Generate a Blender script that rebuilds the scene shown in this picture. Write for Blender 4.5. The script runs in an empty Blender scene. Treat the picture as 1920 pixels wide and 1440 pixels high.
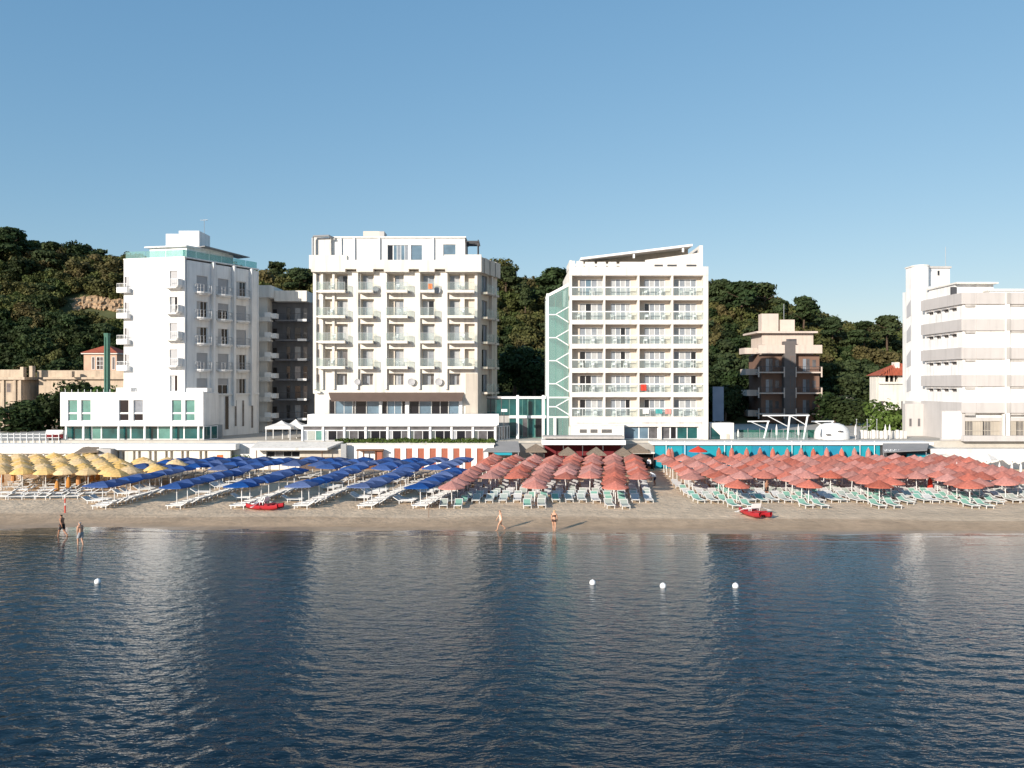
import bpy, bmesh, math, random
from mathutils import Vector, Matrix, noise
import numpy as np

random.seed(7)
rnd = random.Random(11)
scene = bpy.context.scene
COL = scene.collection

# ------------------------------------------------------------------ camera, sky, sun, exposure
CAM_H = 11.0            # drone height above the sea
KF = 1493.0             # focal length in pixels of a 1920 wide frame
cam_data = bpy.data.cameras.new('camera')
cam_data.sensor_width = 36.0
cam_data.lens = 36.0 * KF / 1920.0
cam_data.clip_start = 0.5
cam_data.clip_end = 5000.0
cam = bpy.data.objects.new('camera', cam_data)
cam.location = (0, 0, CAM_H)
cam.rotation_euler = (math.radians(90), 0, 0)
COL.objects.link(cam)
scene.camera = cam

SUN_EL = math.radians(17.5)
SUN_AZ = math.radians(36.0)      # light travels towards +x by this angle from the view axis
to_sun = Vector((-math.sin(SUN_AZ) * math.cos(SUN_EL), -math.cos(SUN_AZ) * math.cos(SUN_EL), math.sin(SUN_EL)))

world = bpy.data.worlds.new('World')
scene.world = world
world.use_nodes = True
wn = world.node_tree
for n in list(wn.nodes):
    wn.nodes.remove(n)
sky = wn.nodes.new('ShaderNodeTexSky')
sky.sky_type = 'NISHITA'
sky.sun_disc = False
sky.sun_elevation = SUN_EL
sky.sun_rotation = math.atan2(to_sun.x, to_sun.y)
sky.altitude = 0.0
sky.air_density = 1.0
sky.dust_density = 0.35
sky.ozone_density = 1.3
bg = wn.nodes.new('ShaderNodeBackground')
bg.inputs['Strength'].default_value = 0.15
wo = wn.nodes.new('ShaderNodeOutputWorld')
# the camera's tone curve per colour, the same over the whole sky: softer contrast between zenith and horizon
sep = wn.nodes.new('ShaderNodeSeparateColor')
com = wn.nodes.new('ShaderNodeCombineColor')
wn.links.new(sky.outputs[0], sep.inputs[0])
for ch, (gain, power) in enumerate(((0.646, 0.82), (1.07, 0.60), (1.60, 0.45))):
    pw_ = wn.nodes.new('ShaderNodeMath'); pw_.operation = 'POWER'; pw_.inputs[1].default_value = power
    ml_ = wn.nodes.new('ShaderNodeMath'); ml_.operation = 'MULTIPLY'; ml_.inputs[1].default_value = gain
    wn.links.new(sep.outputs[ch], pw_.inputs[0]); wn.links.new(pw_.outputs[0], ml_.inputs[0]); wn.links.new(ml_.outputs[0], com.inputs[ch])
wn.links.new(com.outputs[0], bg.inputs[0])
wn.links.new(bg.outputs[0], wo.inputs[0])

sun_data = bpy.data.lights.new('sun', 'SUN')
sun_data.energy = 4.6
sun_data.angle = math.radians(0.53)
sun_data.color = (1.0, 0.91, 0.80)
sun = bpy.data.objects.new('sun', sun_data)
sun.rotation_euler = to_sun.to_track_quat('Z', 'Y').to_euler()
sun.location = (-60, -80, 60)
COL.objects.link(sun)

scene.view_settings.view_transform = 'Standard'
scene.view_settings.look = 'None'
scene.view_settings.gamma = 1.0
scene.view_settings.exposure = 0.5
scene.view_settings.use_curve_mapping = False
scene.render.engine = 'CYCLES'
scene.cycles.max_bounces = 6
scene.cycles.transparent_max_bounces = 10
scene.cycles.use_denoising = True

# ------------------------------------------------------------------ helpers
def PX(x, D): return (x - 960.0) * D / KF
def PZ(y, D): return CAM_H + (720.0 - y) * D / KF
def GD(y, h=0.0): return KF * (CAM_H - h) / (y - 720.0)      # distance of a point at height h seen in row y

class Fr:
    """upright facade frame: u runs along the wall, d outwards, z up"""
    def __init__(s, ox, oy, ux=1.0, uy=0.0):
        l = math.hypot(ux, uy)
        s.ox, s.oy, s.ux, s.uy = ox, oy, ux / l, uy / l
        s.nx, s.ny = s.uy, -s.ux
    def pt(s, u, d, z):
        return (s.ox + u * s.ux + d * s.nx, s.oy + u * s.uy + d * s.ny, z)

W0 = Fr(0, 0)

class MB:
    def __init__(s):
        s.v, s.f = [], []
    def hexa(s, p):
        b = len(s.v)
        s.v += p
        s.f += [(b, b+3, b+2, b+1), (b+4, b+5, b+6, b+7), (b, b+1, b+5, b+4), (b+1, b+2, b+6, b+5), (b+2, b+3, b+7, b+6), (b+3, b, b+4, b+7)]
        return s
    def box(s, x0, x1, y0, y1, z0, z1):
        return s.hexa([(x0, y0, z0), (x1, y0, z0), (x1, y1, z0), (x0, y1, z0), (x0, y0, z1), (x1, y0, z1), (x1, y1, z1), (x0, y1, z1)])
    def fb(s, F, u0, u1, d0, d1, z0, z1):
        P = F.pt
        return s.hexa([P(u0, d1, z0), P(u1, d1, z0), P(u1, d0, z0), P(u0, d0, z0), P(u0, d1, z1), P(u1, d1, z1), P(u1, d0, z1), P(u0, d0, z1)])
    def quad(s, a, b, c, d):
        n = len(s.v)
        s.v += [a, b, c, d]
        s.f.append((n, n+1, n+2, n+3))
        return s
    def poly(s, F, pts, d0, d1):
        """extrude a polygon given in (u, z) from depth d0 to d1"""
        n = len(pts)
        b = len(s.v)
        s.v += [F.pt(u, d1, z) for u, z in pts] + [F.pt(u, d0, z) for u, z in pts]
        s.f.append(tuple(range(b, b+n)))
        s.f.append(tuple(range(b+2*n-1, b+n-1, -1)))
        for i in range(n):
            j = (i+1) % n
            s.f.append((b+i, b+n+i, b+n+j, b+j))
        return s
    def plan(s, pts, z0, z1):
        """extrude a plan polygon (x, y) from z0 to z1"""
        n = len(pts)
        b = len(s.v)
        s.v += [(x, y, z0) for x, y in pts] + [(x, y, z1) for x, y in pts]
        s.f.append(tuple(range(b+n-1, b-1, -1)))
        s.f.append(tuple(range(b+n, b+2*n)))
        for i in range(n):
            j = (i+1) % n
            s.f.append((b+i, b+j, b+n+j, b+n+i))
        return s
    def tube(s, pts, r, n=6, r2=None):
        pts = [Vector(p) for p in pts]
        b = len(s.v)
        m = len(pts)
        for i, p in enumerate(pts):
            t = (pts[min(i+1, m-1)] - pts[max(i-1, 0)]).normalized()
            a = t.orthogonal().normalized()
            c = t.cross(a)
            rr = r if r2 is None else r + (r2 - r) * i / (m-1)
            for k in range(n):
                q = 2 * math.pi * k / n
                s.v.append(tuple(p + a * (rr * math.cos(q)) + c * (rr * math.sin(q))))
        for i in range(m-1):
            for k in range(n):
                k2 = (k+1) % n
                s.f.append((b+i*n+k, b+i*n+k2, b+(i+1)*n+k2, b+(i+1)*n+k))
        s.f.append(tuple(b+k for k in range(n-1, -1, -1)))
        s.f.append(tuple(b+(m-1)*n+k for k in range(n)))
        return s
    def lathe(s, prof, n=12, c=(0, 0, 0), a0=0.0, jig=None):
        b = len(s.v)
        for r, z in prof:
            for k in range(n):
                q = a0 + 2 * math.pi * k / n
                rr = r * (1 + (jig(k, r, z) if jig else 0))
                s.v.append((c[0] + rr * math.cos(q), c[1] + rr * math.sin(q), c[2] + z))
        for i in range(len(prof)-1):
            for k in range(n):
                k2 = (k+1) % n
                s.f.append((b+i*n+k, b+i*n+k2, b+(i+1)*n+k2, b+(i+1)*n+k))
        return s
    def mesh(s, name, mat, smooth=False):
        me = bpy.data.meshes.new(name)
        me.from_pydata(s.v, [], s.f)
        if smooth:
            me.polygons.foreach_set('use_smooth', [True] * len(me.polygons))
        if mat is not None:
            me.materials.append(mat)
        me.update()
        return me
    def build(s, name, mat, parent=None, smooth=False):
        o = bpy.data.objects.new(name, s.mesh(name, mat, smooth))
        COL.objects.link(o)
        if parent is not None:
            adopt(o, parent)
        return o

ROOTLOC = {}
def adopt(o, parent):
    o.parent = parent
    r = parent
    while r.parent is not None:
        r = r.parent
    if parent.parent is None and r.name in ROOTLOC:
        o.matrix_parent_inverse = Matrix.Translation(-ROOTLOC[r.name])
    return o

def tag(o, label=None, cat=None, group=None, kind=None):
    if label: o['label'] = label
    if cat: o['category'] = cat
    if group: o['group'] = group
    if kind: o['kind'] = kind
    return o

def thing(name, label, cat, loc=(0, 0, 0), group=None, rz=0.0):
    """an Empty at the thing's base; its parts are built in world coordinates"""
    o = bpy.data.objects.new(name, None)
    o.empty_display_size = 0.3
    o.location = loc
    COL.objects.link(o)
    ROOTLOC[o.name] = Vector(loc)
    return tag(o, label, cat, group)

def local_thing(name, label, cat, loc=(0, 0, 0), group=None, rz=0.0):
    """same, with parts built in local coordinates"""
    o = bpy.data.objects.new(name, None)
    o.empty_display_size = 0.3
    o.location = loc
    o.rotation_euler = (0, 0, rz)
    COL.objects.link(o)
    return tag(o, label, cat, group)

def struct(name, mb, mat, smooth=False):
    o = mb.build(name, mat, None, smooth)
    o['kind'] = 'structure'
    return o

def child_mesh(name, me, parent):
    o = bpy.data.objects.new(name, me)
    COL.objects.link(o)
    o.parent = parent
    return o

def walls(mb, F, u0, u1, z0, z1, d0, d1, openings):
    """a wall slab between depths d0 < d1 with rectangular openings (ua, ub, za, zb)"""
    zs = sorted({z0, z1} | {min(max(z, z0), z1) for o in openings for z in o[2:4]})
    for za, zb in zip(zs, zs[1:]):
        if zb - za < 1e-5: continue
        zm = (za + zb) / 2
        cuts = sorted([(max(o[0], u0), min(o[1], u1)) for o in openings if o[2] < zm < o[3]])
        u = u0
        for a, b in cuts:
            if a > u + 1e-5:
                mb.fb(F, u, a, d0, d1, za, zb)
            u = max(u, b)
        if u1 > u + 1e-5:
            mb.fb(F, u, u1, d0, d1, za, zb)
    return mb

def window(parent, F, u0, u1, z0, z1, d, mats, fm, rows=1, fw=0.06, dp=0.07, name='window', shares=None):
    """a framed window: the frame is the part, every pane a sub-part"""
    n = len(mats)
    if 0 < d < .2: dp = d * .6          # set on the face of a solid wall
    edges = [u0]
    for k in range(n):
        w = (shares[k] if shares else 1.0 / n)
        edges.append(edges[-1] + (u1 - u0) * w)
    m = MB()
    m.fb(F, u0, u1, d - dp, d, z1 - fw, z1).fb(F, u0, u1, d - dp, d, z0, z0 + fw)
    for k, e in enumerate(edges):
        a = e - fw / 2 if 0 < k < n else (e if k == 0 else e - fw)
        m.fb(F, a, a + fw, d - dp, d, z0 + fw, z1 - fw)
    for r in range(1, rows):
        zz = z0 + (z1 - z0) * r / rows
        m.fb(F, u0 + fw, u1 - fw, d - dp + .005, d - .005, zz - fw / 2, zz + fw / 2)
    w = m.build(name, fm, parent)
    for k in range(n):
        p = MB().fb(F, edges[k] + fw * .4, edges[k+1] - fw * .4, d - dp * .7, d - dp * .45, z0 + fw * .5, z1 - fw * .5)
        p.build('pane', mats[k], w)
    return w

# ------------------------------------------------------------------ materials
MATS = {}
def mat(name, col, rough=0.8, spec=0.3, var=0.0, scale=1.0, bump=0.0, bscale=8.0, metal=0.0, streak=0.0, transl=0.0, emis=None):
    m = bpy.data.materials.new(name)
    m.use_nodes = True
    nt = m.node_tree
    b = nt.nodes['Principled BSDF']
    b.inputs['Base Color'].default_value = (*col, 1)
    b.inputs['Roughness'].default_value = rough
    b.inputs['Specular IOR Level'].default_value = spec
    b.inputs['Metallic'].default_value = metal
    geo = None
    def pos():
        nonlocal geo
        if geo is None:
            geo = nt.nodes.new('ShaderNodeNewGeometry')
        return geo.outputs['Position']
    if var > 0 or streak > 0:
        src = None
        if var > 0:
            nz = nt.nodes.new('ShaderNodeTexNoise')
            nz.inputs['Scale'].default_value = scale
            nz.inputs['Detail'].default_value = 5
            nt.links.new(pos(), nz.inputs['Vector'])
            mr = nt.nodes.new('ShaderNodeMapRange')
            mr.inputs[1].default_value = 0.3; mr.inputs[2].default_value = 0.7
            mr.inputs[3].default_value = 1 - var; mr.inputs[4].default_value = 1 + var * .6
            nt.links.new(nz.outputs[0], mr.inputs[0])
            src = mr.outputs[0]
        if streak > 0:
            mp = nt.nodes.new('ShaderNodeMapping')
            mp.inputs['Scale'].default_value = (1.6, 1.6, 0.12)
            nt.links.new(pos(), mp.inputs[0])
            n2 = nt.nodes.new('ShaderNodeTexNoise')
            n2.inputs['Scale'].default_value = 1.3
            n2.inputs['Detail'].default_value = 6
            nt.links.new(mp.outputs[0], n2.inputs['Vector'])
            m2 = nt.nodes.new('ShaderNodeMapRange')
            m2.inputs[1].default_value = 0.48; m2.inputs[2].default_value = 0.75
            m2.inputs[3].default_value = 1.0; m2.inputs[4].default_value = 1 - streak
            nt.links.new(n2.outputs[0], m2.inputs[0])
            if src is None:
                src = m2.outputs[0]
            else:
                mu = nt.nodes.new('ShaderNodeMath'); mu.operation = 'MULTIPLY'
                nt.links.new(src, mu.inputs[0]); nt.links.new(m2.outputs[0], mu.inputs[1])
                src = mu.outputs[0]
        vm = nt.nodes.new('ShaderNodeVectorMath'); vm.operation = 'SCALE'
        vm.inputs[0].default_value = col
        nt.links.new(src, vm.inputs['Scale'])
        nt.links.new(vm.outputs[0], b.inputs['Base Color'])
    if bump > 0:
        nb = nt.nodes.new('ShaderNodeTexNoise')
        nb.inputs['Scale'].default_value = bscale
        nb.inputs['Detail'].default_value = 4
        nt.links.new(pos(), nb.inputs['Vector'])
        bp = nt.nodes.new('ShaderNodeBump')
        bp.inputs['Strength'].default_value = bump
        bp.inputs['Distance'].default_value = 0.05
        nt.links.new(nb.outputs[0], bp.inputs['Height'])
        nt.links.new(bp.outputs[0], b.inputs['Normal'])
    if transl > 0:
        tr = nt.nodes.new('ShaderNodeBsdfTranslucent')
        tr.inputs[0].default_value = (*col, 1)
        mx = nt.nodes.new('ShaderNodeMixShader')
        mx.inputs[0].default_value = transl
        out = nt.nodes['Material Output']
        nt.links.new(b.outputs[0], mx.inputs[1]); nt.links.new(tr.outputs[0], mx.inputs[2])
        nt.links.new(mx.outputs[0], out.inputs[0])
    MATS[name] = m
    return m

def clear_glass(name, tint, body, fac):
    m = bpy.data.materials.new(name)
    m.use_nodes = True
    nt = m.node_tree
    b = nt.nodes['Principled BSDF']
    b.inputs['Base Color'].default_value = (*body, 1)
    b.inputs['Roughness'].default_value = 0.05
    b.inputs['Specular IOR Level'].default_value = 0.6
    t = nt.nodes.new('ShaderNodeBsdfTransparent')
    t.inputs[0].default_value = (*tint, 1)
    mx = nt.nodes.new('ShaderNodeMixShader')
    mx.inputs[0].default_value = fac
    nt.links.new(t.outputs[0], mx.inputs[1]); nt.links.new(b.outputs[0], mx.inputs[2])
    nt.links.new(mx.outputs[0], nt.nodes['Material Output'].inputs[0])
    MATS[name] = m
    return m

def umbrella_mat(name, col, var=0.22):
    """fabric whose shade differs a little from umbrella to umbrella"""
    m = mat(name, col, rough=0.9, spec=0.1, transl=0.16)
    nt = m.node_tree
    b = nt.nodes['Principled BSDF']
    oi = nt.nodes.new('ShaderNodeObjectInfo')
    hv = nt.nodes.new('ShaderNodeHueSaturation')
    hv.inputs['Color'].default_value = (*col, 1)
    mr = nt.nodes.new('ShaderNodeMapRange')
    mr.inputs[3].default_value = 1 - var; mr.inputs[4].default_value = 1 + var
    nt.links.new(oi.outputs['Random'], mr.inputs[0])
    nt.links.new(mr.outputs[0], hv.inputs['Value'])
    m2 = nt.nodes.new('ShaderNodeMath'); m2.operation = 'MULTIPLY'; m2.inputs[1].default_value = 7.31
    m3 = nt.nodes.new('ShaderNodeMath'); m3.operation = 'FRACT'
    m4 = nt.nodes.new('ShaderNodeMapRange'); m4.inputs[3].default_value = 0.72; m4.inputs[4].default_value = 1.06
    nt.links.new(oi.outputs['Random'], m2.inputs[0]); nt.links.new(m2.outputs[0], m3.inputs[0]); nt.links.new(m3.outputs[0], m4.inputs[0])
    nt.links.new(m4.outputs[0], hv.inputs['Saturation'])
    tc = nt.nodes.new('ShaderNodeTexCoord')
    nz = nt.nodes.new('ShaderNodeTexNoise'); nz.inputs['Scale'].default_value = 5; nz.inputs['Detail'].default_value = 4
    nt.links.new(tc.outputs['Object'], nz.inputs['Vector'])
    mr2 = nt.nodes.new('ShaderNodeMapRange'); mr2.inputs[1].default_value = .3; mr2.inputs[2].default_value = .7
    mr2.inputs[3].default_value = 0.8; mr2.inputs[4].default_value = 1.1
    nt.links.new(nz.outputs[0], mr2.inputs[0])
    vm = nt.nodes.new('ShaderNodeVectorMath'); vm.operation = 'SCALE'
    nt.links.new(hv.outputs[0], vm.inputs[0]); nt.links.new(mr2.outputs[0], vm.inputs['Scale'])
    nt.links.new(vm.outputs[0], b.inputs['Base Color'])
    for n in nt.nodes:
        if n.type == 'BSDF_TRANSLUCENT':
            nt.links.new(vm.outputs[0], n.inputs[0])
    return m

WHITE = mat('white_plaster', (.79, .78, .76), var=.08, scale=.6, streak=.24)
WHITE2 = mat('white_paint', (.80, .80, .79), var=.03, scale=2)
CREAM = mat('cream_plaster', (.72, .685, .62), var=.08, scale=.5, streak=.26)
CREAM2 = mat('warm_white_plaster', (.72, .69, .64), var=.08, scale=.5, streak=.24)
PINKW = mat('pinkish_plaster', (.60, .53, .45), var=.06, scale=.7)
BEIGE = mat('beige_and_shade_plaster', (.52, .47, .40), var=.08, scale=.6, streak=.2)  # also stands for shade on the cream hotel's right side
GREYB = mat('grey_band_paint', (.50, .475, .46), var=.05, scale=.5, streak=.12)
GREYP = mat('grey_plaster', (.45, .43, .41), var=.1, scale=.5, streak=.25)
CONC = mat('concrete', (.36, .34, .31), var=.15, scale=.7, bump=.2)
PAVE = mat('terrace_paving', (.46, .43, .38), var=.12, scale=1.2)
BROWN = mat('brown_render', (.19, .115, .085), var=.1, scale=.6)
DARKBRN = mat('dark_brown_awning', (.12, .085, .07), var=.1, scale=1)
BLOCKTOP = mat('pinkish_beige_render', (.60, .50, .43), var=.06, streak=.15)
BRICKRED = mat('brick_red_door_paint', (.36, .12, .075), var=.1, scale=2)
TURQ = mat('turquoise_panel_paint', (.015, .29, .37), rough=.5, var=.1, scale=1)
TURQ2 = mat('blue_panel_paint', (.02, .235, .37), rough=.5, var=.1, scale=1)
TILE = mat('terracotta_tiles', (.38, .10, .055), var=.25, scale=2)
DARKMET = mat('dark_metal', (.06, .06, .065), rough=.5, spec=.5)
METAL = mat('grey_metal', (.35, .36, .37), rough=.4, spec=.5, metal=.4)
WOOD = mat('brown_wood', (.16, .075, .04), var=.2, scale=4)
DARKRED = mat('dark_red_fabric', (.16, .02, .025), var=.1)
THATCH = mat('brown_thatch', (.21, .165, .125), var=.25, scale=6, bump=.6, bscale=20)
FLATS = mat('dark_grey_render', (.16, .165, .18), var=.15, scale=.6, streak=.2)
STAIRB = mat('grey_brown_render', (.13, .115, .11), var=.1)
GREYROOF = mat('grey_awning', (.23, .23, .235), var=.1, scale=1)
GREENPY = mat('green_pylon_paint', (.06, .15, .115), var=.1)
BLACKI = mat('dark_interior', (.012, .011, .011), rough=.9)
SHUT = mat('grey_shutter', (.42, .42, .43), var=.05)
PINKV = mat('pink_villa_plaster', (.55, .36, .26), var=.1, streak=.15)
VILLA = mat('villa_stone', (.50, .40, .30), var=.15, scale=.8, streak=.25)

CURT = mat('curtained_pane', (.24, .265, .30), rough=.12, spec=.6, var=.15, scale=3)
CURT2 = mat('pale_curtained_pane', (.40, .41, .42), rough=.15, spec=.6, var=.12, scale=3)
BLUEP = mat('blue_pane', (.13, .20, .26), rough=.06, spec=.8, var=.3, scale=.8)
DARKP = mat('dark_pane', (.015, .015, .018), rough=.08, spec=.5)  # near-black colour also stands for unlit rooms behind open doors
TEALP = mat('teal_pane', (.11, .26, .225), rough=.07, spec=.7, var=.25, scale=1)
TEALD = mat('dark_teal_pane', (.015, .085, .085), rough=.05, spec=.7, var=.5, scale=.6)
GREYPANE = mat('grey_pane', (.12, .115, .12), rough=.1, spec=.6, var=.4, scale=1.2)
RAILG = clear_glass('railing_glass', (.95, .98, .975), (.50, .56, .545), .13)
TERRG = clear_glass('roof_terrace_glass', (.66, .86, .84), (.34, .50, .48), .30)
TOWERG = clear_glass('stair_glass', (.76, .89, .875), (.30, .42, .40), .36)

SALMON = umbrella_mat('salmon_fabric', (.54, .175, .128))
BLUEF = umbrella_mat('blue_fabric', (.030, .095, .31))
YELLOW = umbrella_mat('yellow_fabric', (.80, .53, .20), .10)
ORANGEF = umbrella_mat('orange_yellow_fabric', (.66, .27, .045), .1)
REDF = mat('red_fabric', (.55, .05, .03), rough=.9)
WHITEF = mat('white_fabric', (.78, .76, .73), rough=.9, transl=.15)
POLE = mat('white_pole', (.74, .73, .71), rough=.4)
BEDW = mat('white_bed_frame', (.64, .635, .62), rough=.5)
BEDC = mat('white_bed_canvas', (.50, .50, .49), rough=.9)
BEDG = mat('mint_bed_canvas', (.20, .40, .32), rough=.9)
BEDG2 = mat('pale_bed_canvas', (.36, .41, .37), rough=.9)
REDB = mat('red_boat_paint', (.40, .020, .030), rough=.35, spec=.5)
BUOY = mat('white_buoy', (.80, .80, .80), rough=.5)

# sand: dry, with a wet strip along the water
def sand_mat():
    m = bpy.data.materials.new('sand'); m.use_nodes = True
    nt = m.node_tree; b = nt.nodes['Principled BSDF']; L = nt.links.new
    g = nt.nodes.new('ShaderNodeNewGeometry')
    sp = nt.nodes.new('ShaderNodeSeparateXYZ'); L(g.outputs['Position'], sp.inputs[0])
    mp = nt.nodes.new('ShaderNodeMapping'); mp.inputs['Scale'].default_value = (.05, .5, 1); L(g.outputs['Position'], mp.inputs[0])
    n1 = nt.nodes.new('ShaderNodeTexNoise'); n1.inputs['Scale'].default_value = 1.0; n1.inputs['Detail'].default_value = 4; L(mp.outputs[0], n1.inputs['Vector'])
    # distance from the water's edge, which comes a little nearer to the right
    ma = nt.nodes.new('ShaderNodeMath'); ma.operation = 'MULTIPLY_ADD'; ma.inputs[1].default_value = 0.035
    L(sp.outputs[0], ma.inputs[0]); L(sp.outputs[1], ma.inputs[2])
    mb = nt.nodes.new('ShaderNodeMath'); mb.operation = 'MULTIPLY_ADD'; mb.inputs[1].default_value = 5.0
    L(n1.outputs[0], mb.inputs[0]); L(ma.outputs[0], mb.inputs[2])
    r = nt.nodes.new('ShaderNodeValToRGB')
    mr = nt.nodes.new('ShaderNodeMapRange'); mr.inputs[1].default_value = 59.0; mr.inputs[2].default_value = 73.0; L(mb.outputs[0], mr.inputs[0])
    L(mr.outputs[0], r.inputs[0])
    e = r.color_ramp.elements
    e[0].position = 0.0; e[0].color = (.30, .215, .145, 1)
    e[1].position = 1.0; e[1].color = (.68, .52, .36, 1)
    for p, c in ((.22, (.37, .26, .17, 1)), (.32, (.48, .335, .215, 1)), (.55, (.51, .365, .24, 1)), (.62, (.66, .50, .345, 1))):
        k = e.new(p); k.color = c
    n2 = nt.nodes.new('ShaderNodeTexNoise'); n2.inputs['Scale'].default_value = 1.1; n2.inputs['Detail'].default_value = 8; n2.inputs['Roughness'].default_value = .7
    L(g.outputs['Position'], n2.inputs['Vector'])
    m2 = nt.nodes.new('ShaderNodeMapRange'); m2.inputs[1].default_value = .3; m2.inputs[2].default_value = .7; m2.inputs[3].default_value = .80; m2.inputs[4].default_value = 1.14
    L(n2.outputs[0], m2.inputs[0])
    vm = nt.nodes.new('ShaderNodeVectorMath'); vm.operation = 'SCALE'; L(r.outputs[0], vm.inputs[0]); L(m2.outputs[0], vm.inputs['Scale'])
    # broad trampled patches and a broken dark wrack line
    n4 = nt.nodes.new('ShaderNodeTexNoise'); n4.inputs['Scale'].default_value = .28; n4.inputs['Detail'].default_value = 5; L(g.outputs['Position'], n4.inputs['Vector'])
    m4 = nt.nodes.new('ShaderNodeMapRange'); m4.inputs[1].default_value = .35; m4.inputs[2].default_value = .65; m4.inputs[3].default_value = .88; m4.inputs[4].default_value = 1.07; L(n4.outputs[0], m4.inputs[0])
    v2 = nt.nodes.new('ShaderNodeVectorMath'); v2.operation = 'SCALE'; L(vm.outputs[0], v2.inputs[0]); L(m4.outputs[0], v2.inputs['Scale'])
    mp5 = nt.nodes.new('ShaderNodeMapping'); mp5.inputs['Scale'].default_value = (.5, 2.6, 1); L(g.outputs['Position'], mp5.inputs[0])
    n5 = nt.nodes.new('ShaderNodeTexNoise'); n5.inputs['Scale'].default_value = 1.3; n5.inputs['Detail'].default_value = 6; n5.inputs['Roughness'].default_value = .7; L(mp5.outputs[0], n5.inputs['Vector'])
    m5 = nt.nodes.new('ShaderNodeMapRange'); m5.inputs[1].default_value = .60; m5.inputs[2].default_value = .66; L(n5.outputs[0], m5.inputs[0])
    w5 = nt.nodes.new('ShaderNodeMapRange'); w5.inputs[1].default_value = .0; w5.inputs[2].default_value = 2.2; w5.inputs[3].default_value = 1; w5.inputs[4].default_value = 0
    d5 = nt.nodes.new('ShaderNodeMath'); d5.operation = 'SUBTRACT'; d5.inputs[1].default_value = 66.0; L(mb.outputs[0], d5.inputs[0])
    a5 = nt.nodes.new('ShaderNodeMath'); a5.operation = 'ABSOLUTE'; L(d5.outputs[0], a5.inputs[0]); L(a5.outputs[0], w5.inputs[0])
    f5 = nt.nodes.new('ShaderNodeMath'); f5.operation = 'MULTIPLY'; L(m5.outputs[0], f5.inputs[0]); L(w5.outputs[0], f5.inputs[1])
    g5 = nt.nodes.new('ShaderNodeMath'); g5.operation = 'MULTIPLY'; g5.inputs[1].default_value = .6; L(f5.outputs[0], g5.inputs[0])
    x5 = nt.nodes.new('ShaderNodeMix'); x5.data_type = 'RGBA'; L(g5.outputs[0], x5.inputs[0]); L(v2.outputs[0], x5.inputs[6]); x5.inputs[7].default_value = (.11, .075, .05, 1)
    L(x5.outputs[2], b.inputs['Base Color'])
    b.inputs['Roughness'].default_value = .9
    b.inputs['Specular IOR Level'].default_value = .25
    rr = nt.nodes.new('ShaderNodeMapRange'); rr.inputs[1].default_value = 62; rr.inputs[2].default_value = 64; rr.inputs[3].default_value = .35; rr.inputs[4].default_value = .95
    L(mb.outputs[0], rr.inputs[0]); L(rr.outputs[0], b.inputs['Roughness'])
    bp = nt.nodes.new('ShaderNodeBump'); bp.inputs['Strength'].default_value = .35; bp.inputs['Distance'].default_value = .16
    n3 = nt.nodes.new('ShaderNodeTexNoise'); n3.inputs['Scale'].default_value = 2.2; n3.inputs['Detail'].default_value = 6; L(g.outputs['Position'], n3.inputs['Vector'])
    L(n3.outputs[0], bp.inputs['Height'])
    st = nt.nodes.new('ShaderNodeMapRange'); st.inputs[1].default_value = 62; st.inputs[2].default_value = 70; st.inputs[3].default_value = .03; st.inputs[4].default_value = .9
    L(mb.outputs[0], st.inputs[0]); L(st.outputs[0], bp.inputs['Strength'])
    L(bp.outputs[0], b.inputs['Normal'])
    return m
SAND = sand_mat()

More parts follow.
